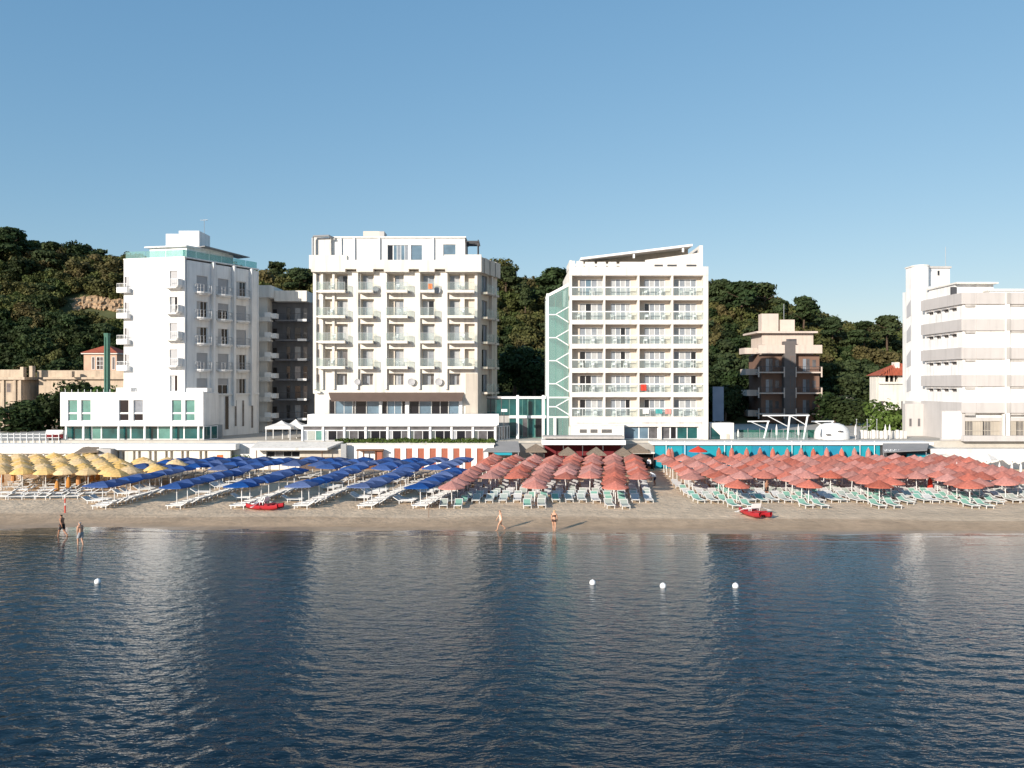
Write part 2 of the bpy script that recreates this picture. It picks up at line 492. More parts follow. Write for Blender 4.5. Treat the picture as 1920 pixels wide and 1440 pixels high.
# sea: navy body, sandy shallows with the brownish reflection painted in, ripples that calm towards the shore
def sea_mat():
    m = bpy.data.materials.new('sea_water'); m.use_nodes = True
    nt = m.node_tree; b = nt.nodes['Principled BSDF']; L = nt.links.new
    g = nt.nodes.new('ShaderNodeNewGeometry')
    sp = nt.nodes.new('ShaderNodeSeparateXYZ'); L(g.outputs['Position'], sp.inputs[0])
    ma = nt.nodes.new('ShaderNodeMath'); ma.operation = 'MULTIPLY_ADD'; ma.inputs[1].default_value = 0.035
    L(sp.outputs[0], ma.inputs[0]); L(sp.outputs[1], ma.inputs[2])
    r = nt.nodes.new('ShaderNodeValToRGB')
    mr = nt.nodes.new('ShaderNodeMapRange'); mr.inputs[1].default_value = 20.0; mr.inputs[2].default_value = 60.0; L(ma.outputs[0], mr.inputs[0]); L(mr.outputs[0], r.inputs[0])
    e = r.color_ramp.elements
    e[0].position = 0.0; e[0].color = (.003, .010, .018, 1)
    e[1].position = 1.0; e[1].color = (.20, .145, .10, 1)
    for p, c in ((.45, (.008, .032, .050, 1)), (.78, (.022, .054, .072, 1)), (.88, (.060, .060, .056, 1))):
        k = e.new(p); k.color = c
    # foam left along the very edge
    fm = nt.nodes.new('ShaderNodeMapping'); fm.inputs['Scale'].default_value = (.22, 3.2, 1); L(g.outputs['Position'], fm.inputs[0])
    fn = nt.nodes.new('ShaderNodeTexNoise'); fn.inputs['Scale'].default_value = 1.0; fn.inputs['Detail'].default_value = 5; fn.inputs['Roughness'].default_value = .65; L(fm.outputs[0], fn.inputs['Vector'])
    f1 = nt.nodes.new('ShaderNodeMapRange'); f1.inputs[1].default_value = .56; f1.inputs[2].default_value = .63; L(fn.outputs[0], f1.inputs[0])
    f2 = nt.nodes.new('ShaderNodeMapRange'); f2.inputs[1].default_value = 57.0; f2.inputs[2].default_value = 58.3; L(ma.outputs[0], f2.inputs[0])
    f3 = nt.nodes.new('ShaderNodeMath'); f3.operation = 'MULTIPLY'; L(f1.outputs[0], f3.inputs[0]); L(f2.outputs[0], f3.inputs[1])
    fx = nt.nodes.new('ShaderNodeMix'); fx.data_type = 'RGBA'; L(f3.outputs[0], fx.inputs[0]); L(r.outputs[0], fx.inputs[6]); fx.inputs[7].default_value = (.62, .60, .57, 1)
    L(fx.outputs[2], b.inputs['Base Color'])
    b.inputs['Roughness'].default_value = .06
    b.inputs['IOR'].default_value = 1.333
    def rip(sx, sy, scale, detail, dist):
        mp = nt.nodes.new('ShaderNodeMapping'); mp.inputs['Scale'].default_value = (sx, sy, 1); mp.inputs['Rotation'].default_value = (0, 0, math.radians(dist)); L(g.outputs['Position'], mp.inputs[0])
        n = nt.nodes.new('ShaderNodeTexNoise'); n.inputs['Scale'].default_value = scale; n.inputs['Detail'].default_value = detail; n.inputs['Distortion'].default_value = .4; n.inputs['Roughness'].default_value = .55
        L(mp.outputs[0], n.inputs['Vector'])
        return n.outputs[0]
    a = rip(.45, 1.0, 2.4, 3, 6)
    c = rip(.5, 1.0, 5.5, 2, -10)
    d = rip(.1, .22, 1.0, 2, 3)
    s1 = nt.nodes.new('ShaderNodeMath'); s1.operation = 'MULTIPLY_ADD'; s1.inputs[1].default_value = .34; L(c, s1.inputs[0]); L(a, s1.inputs[2])
    s2 = nt.nodes.new('ShaderNodeMath'); s2.operation = 'MULTIPLY_ADD'; s2.inputs[1].default_value = .35; L(d, s2.inputs[0]); L(s1.outputs[0], s2.inputs[2])
    bp = nt.nodes.new('ShaderNodeBump'); bp.inputs['Distance'].default_value = .10
    st = nt.nodes.new('ShaderNodeMapRange'); st.inputs[1].default_value = 34; st.inputs[2].default_value = 60; st.inputs[3].default_value = .85; st.inputs[4].default_value = .10
    L(ma.outputs[0], st.inputs[0]); L(st.outputs[0], bp.inputs['Strength'])
    L(s2.outputs[0], bp.inputs['Height'])
    L(bp.outputs[0], b.inputs['Normal'])
    return m
SEA = sea_mat()

def leaf_mat(name, cols, transl=.25):
    m = bpy.data.materials.new(name); m.use_nodes = True
    nt = m.node_tree; b = nt.nodes['Principled BSDF']; L = nt.links.new
    oi = nt.nodes.new('ShaderNodeObjectInfo')
    r = nt.nodes.new('ShaderNodeValToRGB'); L(oi.outputs['Random'], r.inputs[0])
    e = r.color_ramp.elements
    e[0].position = 0; e[0].color = (*cols[0], 1); e[1].position = 1; e[1].color = (*cols[-1], 1)
    for i, c in enumerate(cols[1:-1]):
        k = e.new((i+1) / (len(cols)-1)); k.color = (*c, 1)
    g = nt.nodes.new('ShaderNodeNewGeometry')
    nz = nt.nodes.new('ShaderNodeTexNoise'); nz.inputs['Scale'].default_value = .35; nz.inputs['Detail'].default_value = 5; L(g.outputs['Position'], nz.inputs['Vector'])
    mr = nt.nodes.new('ShaderNodeMapRange'); mr.inputs[1].default_value = .3; mr.inputs[2].default_value = .7; mr.inputs[3].default_value = .6; mr.inputs[4].default_value = 1.35; L(nz.outputs[0], mr.inputs[0])
    vm = nt.nodes.new('ShaderNodeVectorMath'); vm.operation = 'SCALE'; L(r.outputs[0], vm.inputs[0]); L(mr.outputs[0], vm.inputs['Scale'])
    L(vm.outputs[0], b.inputs['Base Color'])
    b.inputs['Roughness'].default_value = .7; b.inputs['Specular IOR Level'].default_value = .2
    t = nt.nodes.new('ShaderNodeBsdfTranslucent'); L(vm.outputs[0], t.inputs[0])
    mx = nt.nodes.new('ShaderNodeMixShader'); mx.inputs[0].default_value = transl
    L(b.outputs[0], mx.inputs[1]); L(t.outputs[0], mx.inputs[2]); L(mx.outputs[0], nt.nodes['Material Output'].inputs[0])
    MATS[name] = m
    return m
LEAF = leaf_mat('forest_leaves', [(.066, .092, .026), (.095, .105, .032), (.125, .118, .040), (.075, .085, .028), (.135, .108, .045), (.085, .105, .030)])
DARKLEAF = leaf_mat('dark_forest_leaves', [(.022, .040, .012), (.030, .052, .016), (.040, .056, .018), (.024, .036, .012)])  # darker leaf copy; shade low on the hill partly sits in its colour
PINE = leaf_mat('pine_needles', [(0.035, 0.060, 0.021), (0.056, 0.074, 0.028), (0.045, 0.070, 0.028)])
GARDEN = leaf_mat('garden_leaves', [(0.052, 0.108, 0.021), (0.096, 0.149, 0.032)])
HEDGE = leaf_mat('hedge_leaves', [(0.079, 0.123, 0.026), (0.131, 0.149, 0.038)])
BARK = mat('bark', (.09, .06, .04), var=.3, scale=3)
SOIL = mat('hill_soil', (.075, .082, .032), var=.4, scale=.3)
ROCK = mat('pale_cliff_rock', (.42, .285, .17), var=.35, scale=.9, bump=.8, bscale=1.2, streak=.3)
# ------------------------------------------------------------------ the setting: sea, beach, ground, hill
T = 3.6     # level of the hotel terraces above the beach
TILT = 0.035

def beach_z(x, y):
    d = y + TILT * x
    if d < 59.3: return (d - 59.3) * 0.045
    if d < 66: return (d - 59.3) * 0.03
    return 0.2

def grid_sheet(xs, ys, zf):
    m = MB()
    for y in ys:
        for x in xs:
            m.v.append((x, y, zf(x, y)))
    nx = len(xs)
    for j in range(len(ys)-1):
        for i in range(nx-1):
            a = j*nx+i
            m.f.append((a, a+1, a+1+nx, a+nx))
    return m

xs = [-600, -300] + [-90 + 2*i for i in range(91)] + [300, 600]
ys = [-200, 0, 30, 45, 50] + [54 + .5*i for i in range(40)] + [75 + 2*i for i in range(15)] + [104.2]
struct('beach', grid_sheet(xs, ys, lambda x, y: beach_z(x, y) + ((0.05 * noise.noise((x*.11, y*.35, 0)) + .02 * noise.noise((x*.5, y*.9, 2))) * max(0, 1 - abs(y + TILT * x - 59) / 4.5)) + (0.035 * noise.noise((x*.7, y*.7, 3)) if y > 66 and y < 76 else 0)), SAND, True)

# sea: one sheet with real ripples where the picture sees it
def sea_sheet():
    r = np.random.default_rng(3)
    t = np.concatenate([[-60, -20, -8, -4, -2.2, -1.5], np.linspace(-1.1, 1.1, 430), [1.5, 2.2, 4, 8, 20, 60]])
    ys = np.concatenate([[-900, -300, -80, -20, 4], 12 * np.exp(np.linspace(0, math.log(63 / 12.), 400))])
    w = np.maximum(.68 * ys + 5, 14)
    Xg = t[None, :] * w[:, None]
    Yg = np.repeat(ys[:, None], len(t), axis=1)
    Z = np.zeros_like(Xg)
    for k in range(46):
        lam = .32 * (5.0 ** r.random())
        th = r.normal() * .50 + .08
        kx, ky = 2 * math.pi / lam * math.sin(th), 2 * math.pi / lam * math.cos(th)
        amp = .0025 * lam ** 1.0 * r.uniform(.6, 1.4)
        ph = r.uniform(0, 6.28)
        res = np.clip((lam - 2.2 * (w[:, None] / 195.)) / .25, 0, 1)       # drop waves finer than the sheet
        Z += amp * np.sin(kx * Xg + ky * Yg + ph) * res
    # gusts make some patches rougher
    gust = 1 + .5 * np.sin(Xg * .11 + 1.3 * np.sin(Yg * .13)) * np.sin(Yg * .23 + Xg * .05)
    d = Yg + TILT * Xg
    calm = np.clip((60 - d) / 26., 0.08, 1)
    Z *= gust * calm
    for d0, a_, ph in ((58.4, .035, 0), (56.9, .03, 2), (55.0, .022, 4)):
        Z += a_ * np.exp(-((d - d0 - .5 * np.sin(Xg * .08 + ph)) / .22) ** 2) * np.clip(np.sin(Xg * .21 + ph * 1.7) + .35, 0, 1)
    Z *= np.clip(1.4 - np.abs(t)[None, :] , 0, 1) ** .3 * (Yg > 8)
    m = MB()
    m.v = list(map(tuple, np.stack([Xg, Yg, Z], -1).reshape(-1, 3)))
    nx = len(t)
    m.f = [(q*nx+p, q*nx+p+1, (q+1)*nx+p+1, (q+1)*nx+p) for q in range(len(ys)-1) for p in range(nx-1)]
    return m
struct('sea', sea_sheet(), SEA, True)

struct('hotel_ground', MB().box(-300, 300, 104.2, 152, 0.5, T - .02), PAVE)

RIDGE = [(-1400, 380), (-400, 395), (0, 425), (40, 445), (70, 463), (110, 455), (150, 465), (230, 478), (300, 482), (500, 510), (580, 505), (700, 500),
         (860, 500), (940, 503), (985, 518), (1010, 532), (1060, 508), (1200, 505), (1330, 530), (1410, 537), (1460, 560), (1480, 580), (1510, 578),
         (1560, 600), (1600, 608), (1660, 606), (1700, 612), (1920, 620), (2600, 630), (3600, 640)]
RY = 214.0
def ridge_z(X):
    px = 960 + X * KF / RY
    for (a, ya), (b, yb) in zip(RIDGE, RIDGE[1:]):
        if a <= px <= b:
            t = (px - a) / (b - a)
            return PZ(ya + (yb - ya) * t, RY)
    return PZ(RIDGE[0][1] if px < 0 else RIDGE[-1][1], RY)
def hill_z(X, Y):
    top = ridge_z(X) - 4.5
    t = (Y - 150) / (RY - 150)
    if t <= 0: return T - .1
    if t < 1:
        s = t * t * (3 - 2 * t) * .45 + t * .55
        z = T + (top - T) * s
    else:
        z = top - (t - 1) * 5
    return z + 1.2 * noise.noise((X * .06, Y * .06, 5)) * min(1, t * 2)

xs = [-320 + 6*i for i in range(108)]
ys = [148 + 4*i for i in range(27)]
struct('hill', grid_sheet(xs, ys, hill_z), SOIL, True)
struct('land', MB().box(-2500, 2500, 225, 3000, -2, -.5), SOIL)

def hill_hit(x, y):
    """where the line of sight through a picture point meets the hill"""
    D = 150.0
    while D < 240:
        if PZ(y, D) < hill_z(PX(x, D), D): return D
        D += .5
    return None

# bare rock in the hillside
def cliff(name, label, x0, x1, y0, y1):
    nx, nz = 44, 14
    m = MB()
    for j in range(nz):
        for i in range(nx):
            u, w = i/(nx-1), j/(nz-1)
            x = x0 + (x1-x0)*u
            e = math.sin(math.pi*u)**.5
            ymid = (y0+y1)/2 + 5*noise.noise((u*3, 1, 4)) - (u-.5)*-8
            y = ymid + ((y1-y0)/2)*(1-2*w)*(.35+.65*e)*(1+.35*noise.noise((u*7, w*2, 9)))
            D = hill_hit(x, y) or 190
            edge = min(1, 4*min(u, 1-u, w, 1-w))
            D -= edge*(2.6 + 1.1*noise.noise((x*.09, y*.14, 2)) + .9*noise.noise((x*.3, y*.22, 7))) - 1.2
            m.v.append((PX(x, D), D, PZ(y, D)))
    for j in range(nz-1):
        for i in range(nx-1):
            a = j*nx+i
            m.f.append((a, a+1, a+1+nx, a+nx))
    o = m.build(name, ROCK, None, False)
    return tag(o, label, 'rock')
cliff('cliff_face', 'bare ochre rock face on the wooded hillside behind the white tower hotel', 116, 246, 549, 588)

# ------------------------------------------------------------------ trees
def crown_mesh(name, lobes, n, size, mat_, seed, flat=1.0):
    """many small leaf clumps spread through the lobes of a crown"""
    r = np.random.default_rng(seed)
    per = []
    wsum = sum(l[3] * l[3] * l[4] for l in lobes)
    for lx, ly, lz, lr, lh in lobes:
        k = max(4, int(n * lr * lr * lh / wsum))
        d = r.normal(size=(k, 3)); d /= np.linalg.norm(d, axis=1)[:, None]
        rad = r.uniform(.55, 1.05, size=k)[:, None] ** .6
        p = d * rad * np.array([lr, lr, lh]) * r.uniform(.85, 1.12, size=(k, 1))
        per.append((p + np.array([lx, ly, lz]), d))
    P = np.concatenate([a for a, b in per]); N = np.concatenate([b for a, b in per])
    k = len(P)
    nn = N + r.normal(size=(k, 3)) * .55 + np.array([0, 0, .35])
    nn /= np.linalg.norm(nn, axis=1)[:, None]
    a = np.cross(nn, r.normal(size=(k, 3))); a /= np.linalg.norm(a, axis=1)[:, None]
    b = np.cross(nn, a)
    s = r.uniform(.6, 1.3, size=(k, 1)) * size
    t = s * r.uniform(.45, .9, size=(k, 1))
    V = np.stack([P + a*s, P + b*t + nn*s*.15, P - a*s, P - b*t - nn*s*.12], axis=1).reshape(-1, 3)
    V[:, 2] = V[:, 2] * flat
    me = bpy.data.meshes.new(name)
    me.vertices.add(len(V)); me.vertices.foreach_set('co', V.ravel())
    me.loops.add(len(V)); me.loops.foreach_set('vertex_index', np.arange(len(V)))
    me.polygons.add(k); me.polygons.foreach_set('loop_start', np.arange(0, len(V), 4)); me.polygons.foreach_set('loop_total', np.full(k, 4))
    me.materials.append(mat_)
    me.update(); me.validate()
    return me

def round_lobes(seed, R=3.2, H=5.5, n=9):
    r = random.Random(seed)
    L = [(0, 0, H*.6, R*.7, R*.75)]
    for i in range(n):
        a = r.uniform(0, 6.28); q = r.uniform(.35, .85) * R
        L.append((q*math.cos(a), q*math.sin(a), H * r.uniform(.3, .95), R * r.uniform(.3, .55), R * r.uniform(.26, .45)))
    return L
def pine_lobes(seed, R=3.4, H=8.0, n=9):
    """layered, flat topped pine"""
    r = random.Random(seed)
    L = []
    for i in range(n):
        a = r.uniform(0, 6.28); t = r.uniform(.45, 1.0)
        q = R * (1.15 - t) * r.uniform(.5, 1.5)
        L.append((q*math.cos(a), q*math.sin(a), H*t, R * r.uniform(.35, .6), R * r.uniform(.14, .24)))
    L.append((0, 0, H*.98, R*.5, R*.22))
    return L
def cone_lobes(seed, R=2.0, H=9.0):
    r = random.Random(seed)
    return [(r.uniform(-.3, .3), r.uniform(-.3, .3), H*t, R*(1.05-t)+.3, .9) for t in (.2, .32, .44, .56, .68, .8, .92)]

def trunk_mb(H, r, seed, limbs=5, R=2.0):
    q = random.Random(seed)
    m = MB()
    p = [(0, 0, -1.0)]
    x = y = 0
    for i in range(1, 5):
        x += q.uniform(-.18, .18); y += q.uniform(-.18, .18)
        p.append((x, y, H * i / 4))
    m.tube(p, r, 7, r * .35)
    for i in range(limbs):
        a = q.uniform(0, 6.28); z = H * q.uniform(.5, .9)
        m.tube([(x*.5, y*.5, z), (R*.4*math.cos(a), R*.4*math.sin(a), z + .5), (R*.85*math.cos(a), R*.85*math.sin(a), z + q.uniform(.5, 1.4))], r * .38, 5, r * .1)
    return m

# a wood that reads as one mass: leafy trees set on the hill
forest_protos = []
for i in range(7):
    me = crown_mesh('forest_crown', round_lobes(100+i, R=rnd.uniform(2.6, 3.6), H=rnd.uniform(4.6, 6.4), n=10), 1300, .37, LEAF, 40+i)
    o = bpy.data.objects.new('forest_crown_source', me)
    forest_protos.append(o)
for i in range(2):
    me = crown_mesh('forest_pine', pine_lobes(200+i, R=3.2, H=6.6, n=11), 1000, .40, PINE, 60+i)
    forest_protos.append(bpy.data.objects.new('forest_crown_source', me))
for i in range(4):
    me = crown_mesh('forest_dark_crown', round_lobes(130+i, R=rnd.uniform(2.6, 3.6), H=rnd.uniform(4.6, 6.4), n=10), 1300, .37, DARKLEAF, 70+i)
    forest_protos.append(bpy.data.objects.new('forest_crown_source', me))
src = bpy.data.collections.new('forest_sources')
for o in forest_protos:
    src.objects.link(o)

pts, rots, scs, idx = [], [], [], []
q = random.Random(5)
for j in range(30):
    for i in range(132):
        X = -196 + i * 2.95 + q.uniform(-1.5, 1.5)
        Y = 150 + j * 2.5 + q.uniform(-1.3, 1.3)
        if abs(X) > 60 + Y * .45 + 10: continue
        z = hill_z(X, Y)
        px = 960 + X * KF / Y
        # clearing in front of the rock face
        if 110 < px < 252:
            yt, yb = 720 - (z + 4.2 - CAM_H) * KF / Y, 720 - (z - CAM_H) * KF / Y
            if yt < 579 and yb > 561: continue
        if Y < 158 and (px < 250 or 1370 < px < 1900): continue
        pts.append((X, Y, z - .9)); rots.append(q.uniform(0, 6.28)); scs.append(q.uniform(.5, 1.0) * (1.25 if q.random() < .12 else 1)); 
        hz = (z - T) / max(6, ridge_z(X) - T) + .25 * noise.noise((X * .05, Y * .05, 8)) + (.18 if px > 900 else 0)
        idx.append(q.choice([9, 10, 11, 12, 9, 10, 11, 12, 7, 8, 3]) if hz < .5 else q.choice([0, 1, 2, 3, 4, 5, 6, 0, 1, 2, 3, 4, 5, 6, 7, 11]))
def scatter(name, label, cat, pts, rots, scs, idx, coll):
    me = bpy.data.meshes.new(name)
    me.from_pydata(pts, [], [])
    for an, ty, data in (('rot', 'FLOAT', rots), ('sc', 'FLOAT', scs), ('idx', 'INT', idx)):
        at = me.attributes.new(an, ty, 'POINT')
        at.data.foreach_set('value', data)
    o = bpy.data.objects.new(name, me)
    COL.objects.link(o)
    ng = bpy.data.node_groups.new(name + '_nodes', 'GeometryNodeTree')
    ng.interface.new_socket('Geometry', in_out='INPUT', socket_type='NodeSocketGeometry')
    ng.interface.new_socket('Geometry', in_out='OUTPUT', socket_type='NodeSocketGeometry')
    gi = ng.nodes.new('NodeGroupInput'); go = ng.nodes.new('NodeGroupOutput')
    ci = ng.nodes.new('GeometryNodeCollectionInfo'); ci.inputs[0].default_value = coll
    ci.inputs['Separate Children'].default_value = True; ci.inputs['Reset Children'].default_value = True
    ip = ng.nodes.new('GeometryNodeInstanceOnPoints'); ip.inputs['Pick Instance'].default_value = True
    def attr(nm, ty):
        a = ng.nodes.new('GeometryNodeInputNamedAttribute'); a.data_type = ty; a.inputs[0].default_value = nm
        return a.outputs[0]
    cx = ng.nodes.new('ShaderNodeCombineXYZ')
    ng.links.new(attr('rot', 'FLOAT'), cx.inputs[2])
    er = ng.nodes.new('FunctionNodeEulerToRotation'); ng.links.new(cx.outputs[0], er.inputs[0])
    ng.links.new(gi.outputs[0], ip.inputs['Points']); ng.links.new(ci.outputs[0], ip.inputs['Instance'])
    ng.links.new(attr('idx', 'INT'), ip.inputs['Instance Index'])
    ng.links.new(er.outputs[0], ip.inputs['Rotation']); ng.links.new(attr('sc', 'FLOAT'), ip.inputs['Scale'])
    ng.links.new(ip.outputs[0], go.inputs[0])
    md = o.modifiers.new('scatter', 'NODES'); md.node_group = ng
    return tag(o, label, cat, kind='stuff')
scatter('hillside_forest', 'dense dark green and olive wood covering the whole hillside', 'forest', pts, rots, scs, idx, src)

# trees that stand out one by one
PM = {}
for i in range(3):
    PM['pine', i] = (crown_mesh('crown', pine_lobes(300+i, R=3.6, H=9.0, n=12), 1500, .40, PINE, 80+i), trunk_mb(8.6, .26, 300+i, 7, 3.0).mesh('trunk', BARK))
    PM['leafy', i] = (crown_mesh('crown', round_lobes(320+i, R=3.0, H=6.0, n=11), 1600, .30, GARDEN, 90+i), trunk_mb(4.6, .22, 320+i, 6, 2.2).mesh('trunk', BARK))
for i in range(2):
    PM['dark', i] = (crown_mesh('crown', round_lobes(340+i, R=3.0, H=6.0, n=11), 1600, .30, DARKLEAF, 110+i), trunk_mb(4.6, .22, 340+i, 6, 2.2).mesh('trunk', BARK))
PM['cone', 0] = (crown_mesh('crown', cone_lobes(5), 1100, .34, PINE, 95), trunk_mb(8.5, .2, 7, 3, 1.0).mesh('trunk', BARK))
def tree(name, kind, var, label, x, y_top, D, h, zbase=None, w=1.0):
    H0 = {'pine': 10.0, 'leafy': 7.0, 'dark': 7.0, 'cone': 10.0}[kind]
    s = h / H0
    X = PX(x, D)
    z = PZ(y_top, D) - h
    o = local_thing(name, label, 'tree', (X, D, z), 'trees standing out from the wood')
    o.rotation_euler = (0, 0, rnd.uniform(0, 6.28)); o.scale = (s * w, s * w, s)
    c, t = PM[kind, var]
    child_mesh('crown', c, o); child_mesh('trunk', t, o)
    return o
for i, (x, y, D, h, w, k, lab) in enumerate([
    (1352, 521, 196, 12, 1.2, 'pine', 'tall dark pine on the ridge just right of the tower with glass stairs'),
    (1392, 524, 192, 12, 1.3, 'pine', 'wide dark pine on the ridge, second right of the glass-stair hotel'),
    (1432, 527, 198, 13, 1.25, 'pine', 'layered pine with jagged branches where the ridge steps down'),
    (1506, 552, 186, 11, 1.1, 'pine', 'lone rounded pine above the brown apartment block roof'),
    (1664, 588, 180, 9, 1.15, 'pine', 'rounded pine on the low ridge beside the white stair tower'),
    (1622, 600, 180, 8, 1.2, 'pine', 'low broad pine on the ridge left of the white stair tower'),
    (1560, 592, 182, 8, 1.2, 'pine', 'low dark pine on the ridge between brown block and villa'),
    (948, 497, 196, 10, 1.2, 'pine', 'dark pine on the ridge just right of the cream hotel'),
    (985, 509, 190, 9, .8, 'cone', 'small pointed conifer in the ridge gap between two hotels'),
    (1042, 499, 192, 12, 1.35, 'pine', 'big rounded pine behind the top of the glass stair tower'),
    (18, 424, 206, 12, 1.4, 'pine', 'broad pine on the highest ridge at far left'),
    (98, 452, 204, 10, 1.2, 'pine', 'dark round pine on the left ridge, below the highest point'),
    (560, 500, 200, 10, 1.3, 'pine', 'dark pine on the ridge between the grey flats and cream hotel'),
]):
    tree('pine_tree' if k == 'pine' else 'conifer_tree', k, i % 3 if k == 'pine' else 0, lab, x, y, D, h, w=w)
for i, (x, y, D, h, w, lab) in enumerate([
    (1662, 735, 124, 8.0, 1.05, 'bright green leafy tree in front of the red-roofed cream villa'),
    (20, 742, 126, 7.5, 1.35, 'dark leafy tree at the far left, below the old villa wall'),
    (58, 736, 128, 7.5, 1.3, 'dense leafy tree under the left end of the villa terrace'),
    (92, 726, 131, 8.0, 1.3, 'dark spreading tree just left of the white podium'),
    (150, 706, 131, 7.0, 1.2, 'leafy tree behind the white podium, under the villa tower'),
    (182, 712, 129, 6.0, 1.0, 'sunlit shrubby tree beside the green pylon'),
    (1600, 735, 142, 7.0, 1.3, 'shaded leafy tree between the brown block and the villa'),
    (1565, 728, 146, 7.0, 1.2, 'shaded tree right of the brown apartment block'),
    (1360, 715, 146, 7.0, 1.0, 'shaded leafy tree between glass-stair hotel and brown block'),
    (965, 640, 150, 9.0, 1.3, 'leafy tree low in the gap between cream and glass-stair hotels'),
    (1000, 655, 148, 9.0, 1.2, 'leafy tree beside the glass stair tower, low in the gap'),
]):
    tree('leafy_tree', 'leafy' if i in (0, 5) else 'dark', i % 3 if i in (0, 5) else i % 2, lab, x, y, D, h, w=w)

# ------------------------------------------------------------------ terrace edge along the beach
m = MB().box(-300, PX(645, 102), 102, 104.2, 0, T - .3)
tw = m.build('terrace_wall', WHITE); tag(tw, 'long white retaining wall behind the yellow umbrellas', 'wall')
m = MB().box(PX(925, 103), PX(1228, 103), 103, 104.2, 0, T - .3)
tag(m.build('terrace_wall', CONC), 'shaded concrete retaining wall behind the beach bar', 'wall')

# ------------------------------------------------------------------ left hotel: white podium and tower with saw-tooth side
A1, B1, C1, E1 = (PX(232, 110), 110.0), (PX(346, 108), 108.0), (PX(485, 119.6), 119.6), (PX(232, 110) + 4, 122.0)
h1 = thing('tower_hotel', 'blinding white seven storey tower hotel with stepped side balconies above a podium', 'hotel', (PX(300, 112), 112, T))
ZTOP = PZ(483, 108)
FS = Fr(B1[0], B1[1], C1[0]-B1[0], C1[1]-B1[1])     # shaded side
FF = Fr(A1[0], A1[1], B1[0]-A1[0], B1[1]-A1[1])     # sunlit front
LS = math.hypot(C1[0]-B1[0], C1[1]-B1[1]); LF = math.hypot(B1[0]-A1[0], B1[1]-A1[1])
def ray_u(F, x):
    """distance along a facade frame where picture column x meets it"""
    k = (x - 960) / KF
    # ox + u ux = k (oy + u uy)
    return (k * F.oy - F.ox) / (F.ux - k * F.uy)
rowz = [PZ(y, 112) for y in (550, 597, 644.5, 692.5)]          # balcony floor levels
rowh = rowz[0] - rowz[1]
low = rowz[3] - rowh
bays = [(ray_u(FS, 367), ray_u(FS, 391)), (ray_u(FS, 407), ray_u(FS, 430)), (ray_u(FS, 441), ray_u(FS, 463))]
doors = []
for k, zf in enumerate(rowz + [low]):
    for a, b in bays:
        doors.append((a + .15, b - .15, zf + .02, zf + 2.25))
# front: blank wall and one balcony column at its right end
fb0, fb1 = ray_u(FF, 316), ray_u(FF, 334)
fdoors = [(fb0 + .15, fb1 - .1, zf + .1, zf + 2.3) for zf in [z + 0.35 for z in rowz] + [low + .35]]
core = MB()
core.plan([(A1[0]+.42, A1[1]+.45), (B1[0]-.45, B1[1]+.8), (C1[0]-.85, C1[1]-.5), (E1[0]+.4, E1[1]-.5)], T, ZTOP - .4)
core.build('core', WHITE, h1)
w = MB()
walls(w, FF, 0, LF, T, ZTOP, -.4, 0, fdoors)
w.build('front_wall', WHITE, h1)
w = MB()
walls(w, FS, .41, LS, T, ZTOP - .25, -.4, 0, doors)
w.build('side_wall', WHITE, h1)
FL = Fr(E1[0], E1[1], A1[0]-E1[0], A1[1]-E1[1])
LL = math.hypot(A1[0]-E1[0], A1[1]-E1[1])
MB().fb(FL, 0, LL-.41, -.3, 0, T, ZTOP-.1).build('side_wall', WHITE, h1)
FB_ = Fr(C1[0], C1[1], E1[0]-C1[0], E1[1]-C1[1])
MB().fb(FB_, 0, math.hypot(E1[0]-C1[0], E1[1]-C1[1]), -.3, -.05, T, ZTOP-.2).build('rear_wall', WHITE, h1)
kinds = {(0, 0): 's', (0, 1): 's', (0, 2): 'd', (1, 0): 'd', (1, 1): 'h', (1, 2): 's', (2, 0): 'd', (2, 1): 'd', (2, 2): 's', (3, 0): 's', (3, 1): 's', (3, 2): 'd', (4, 0): 's', (4, 1): 'h', (4, 2): 'd'}
i = 0
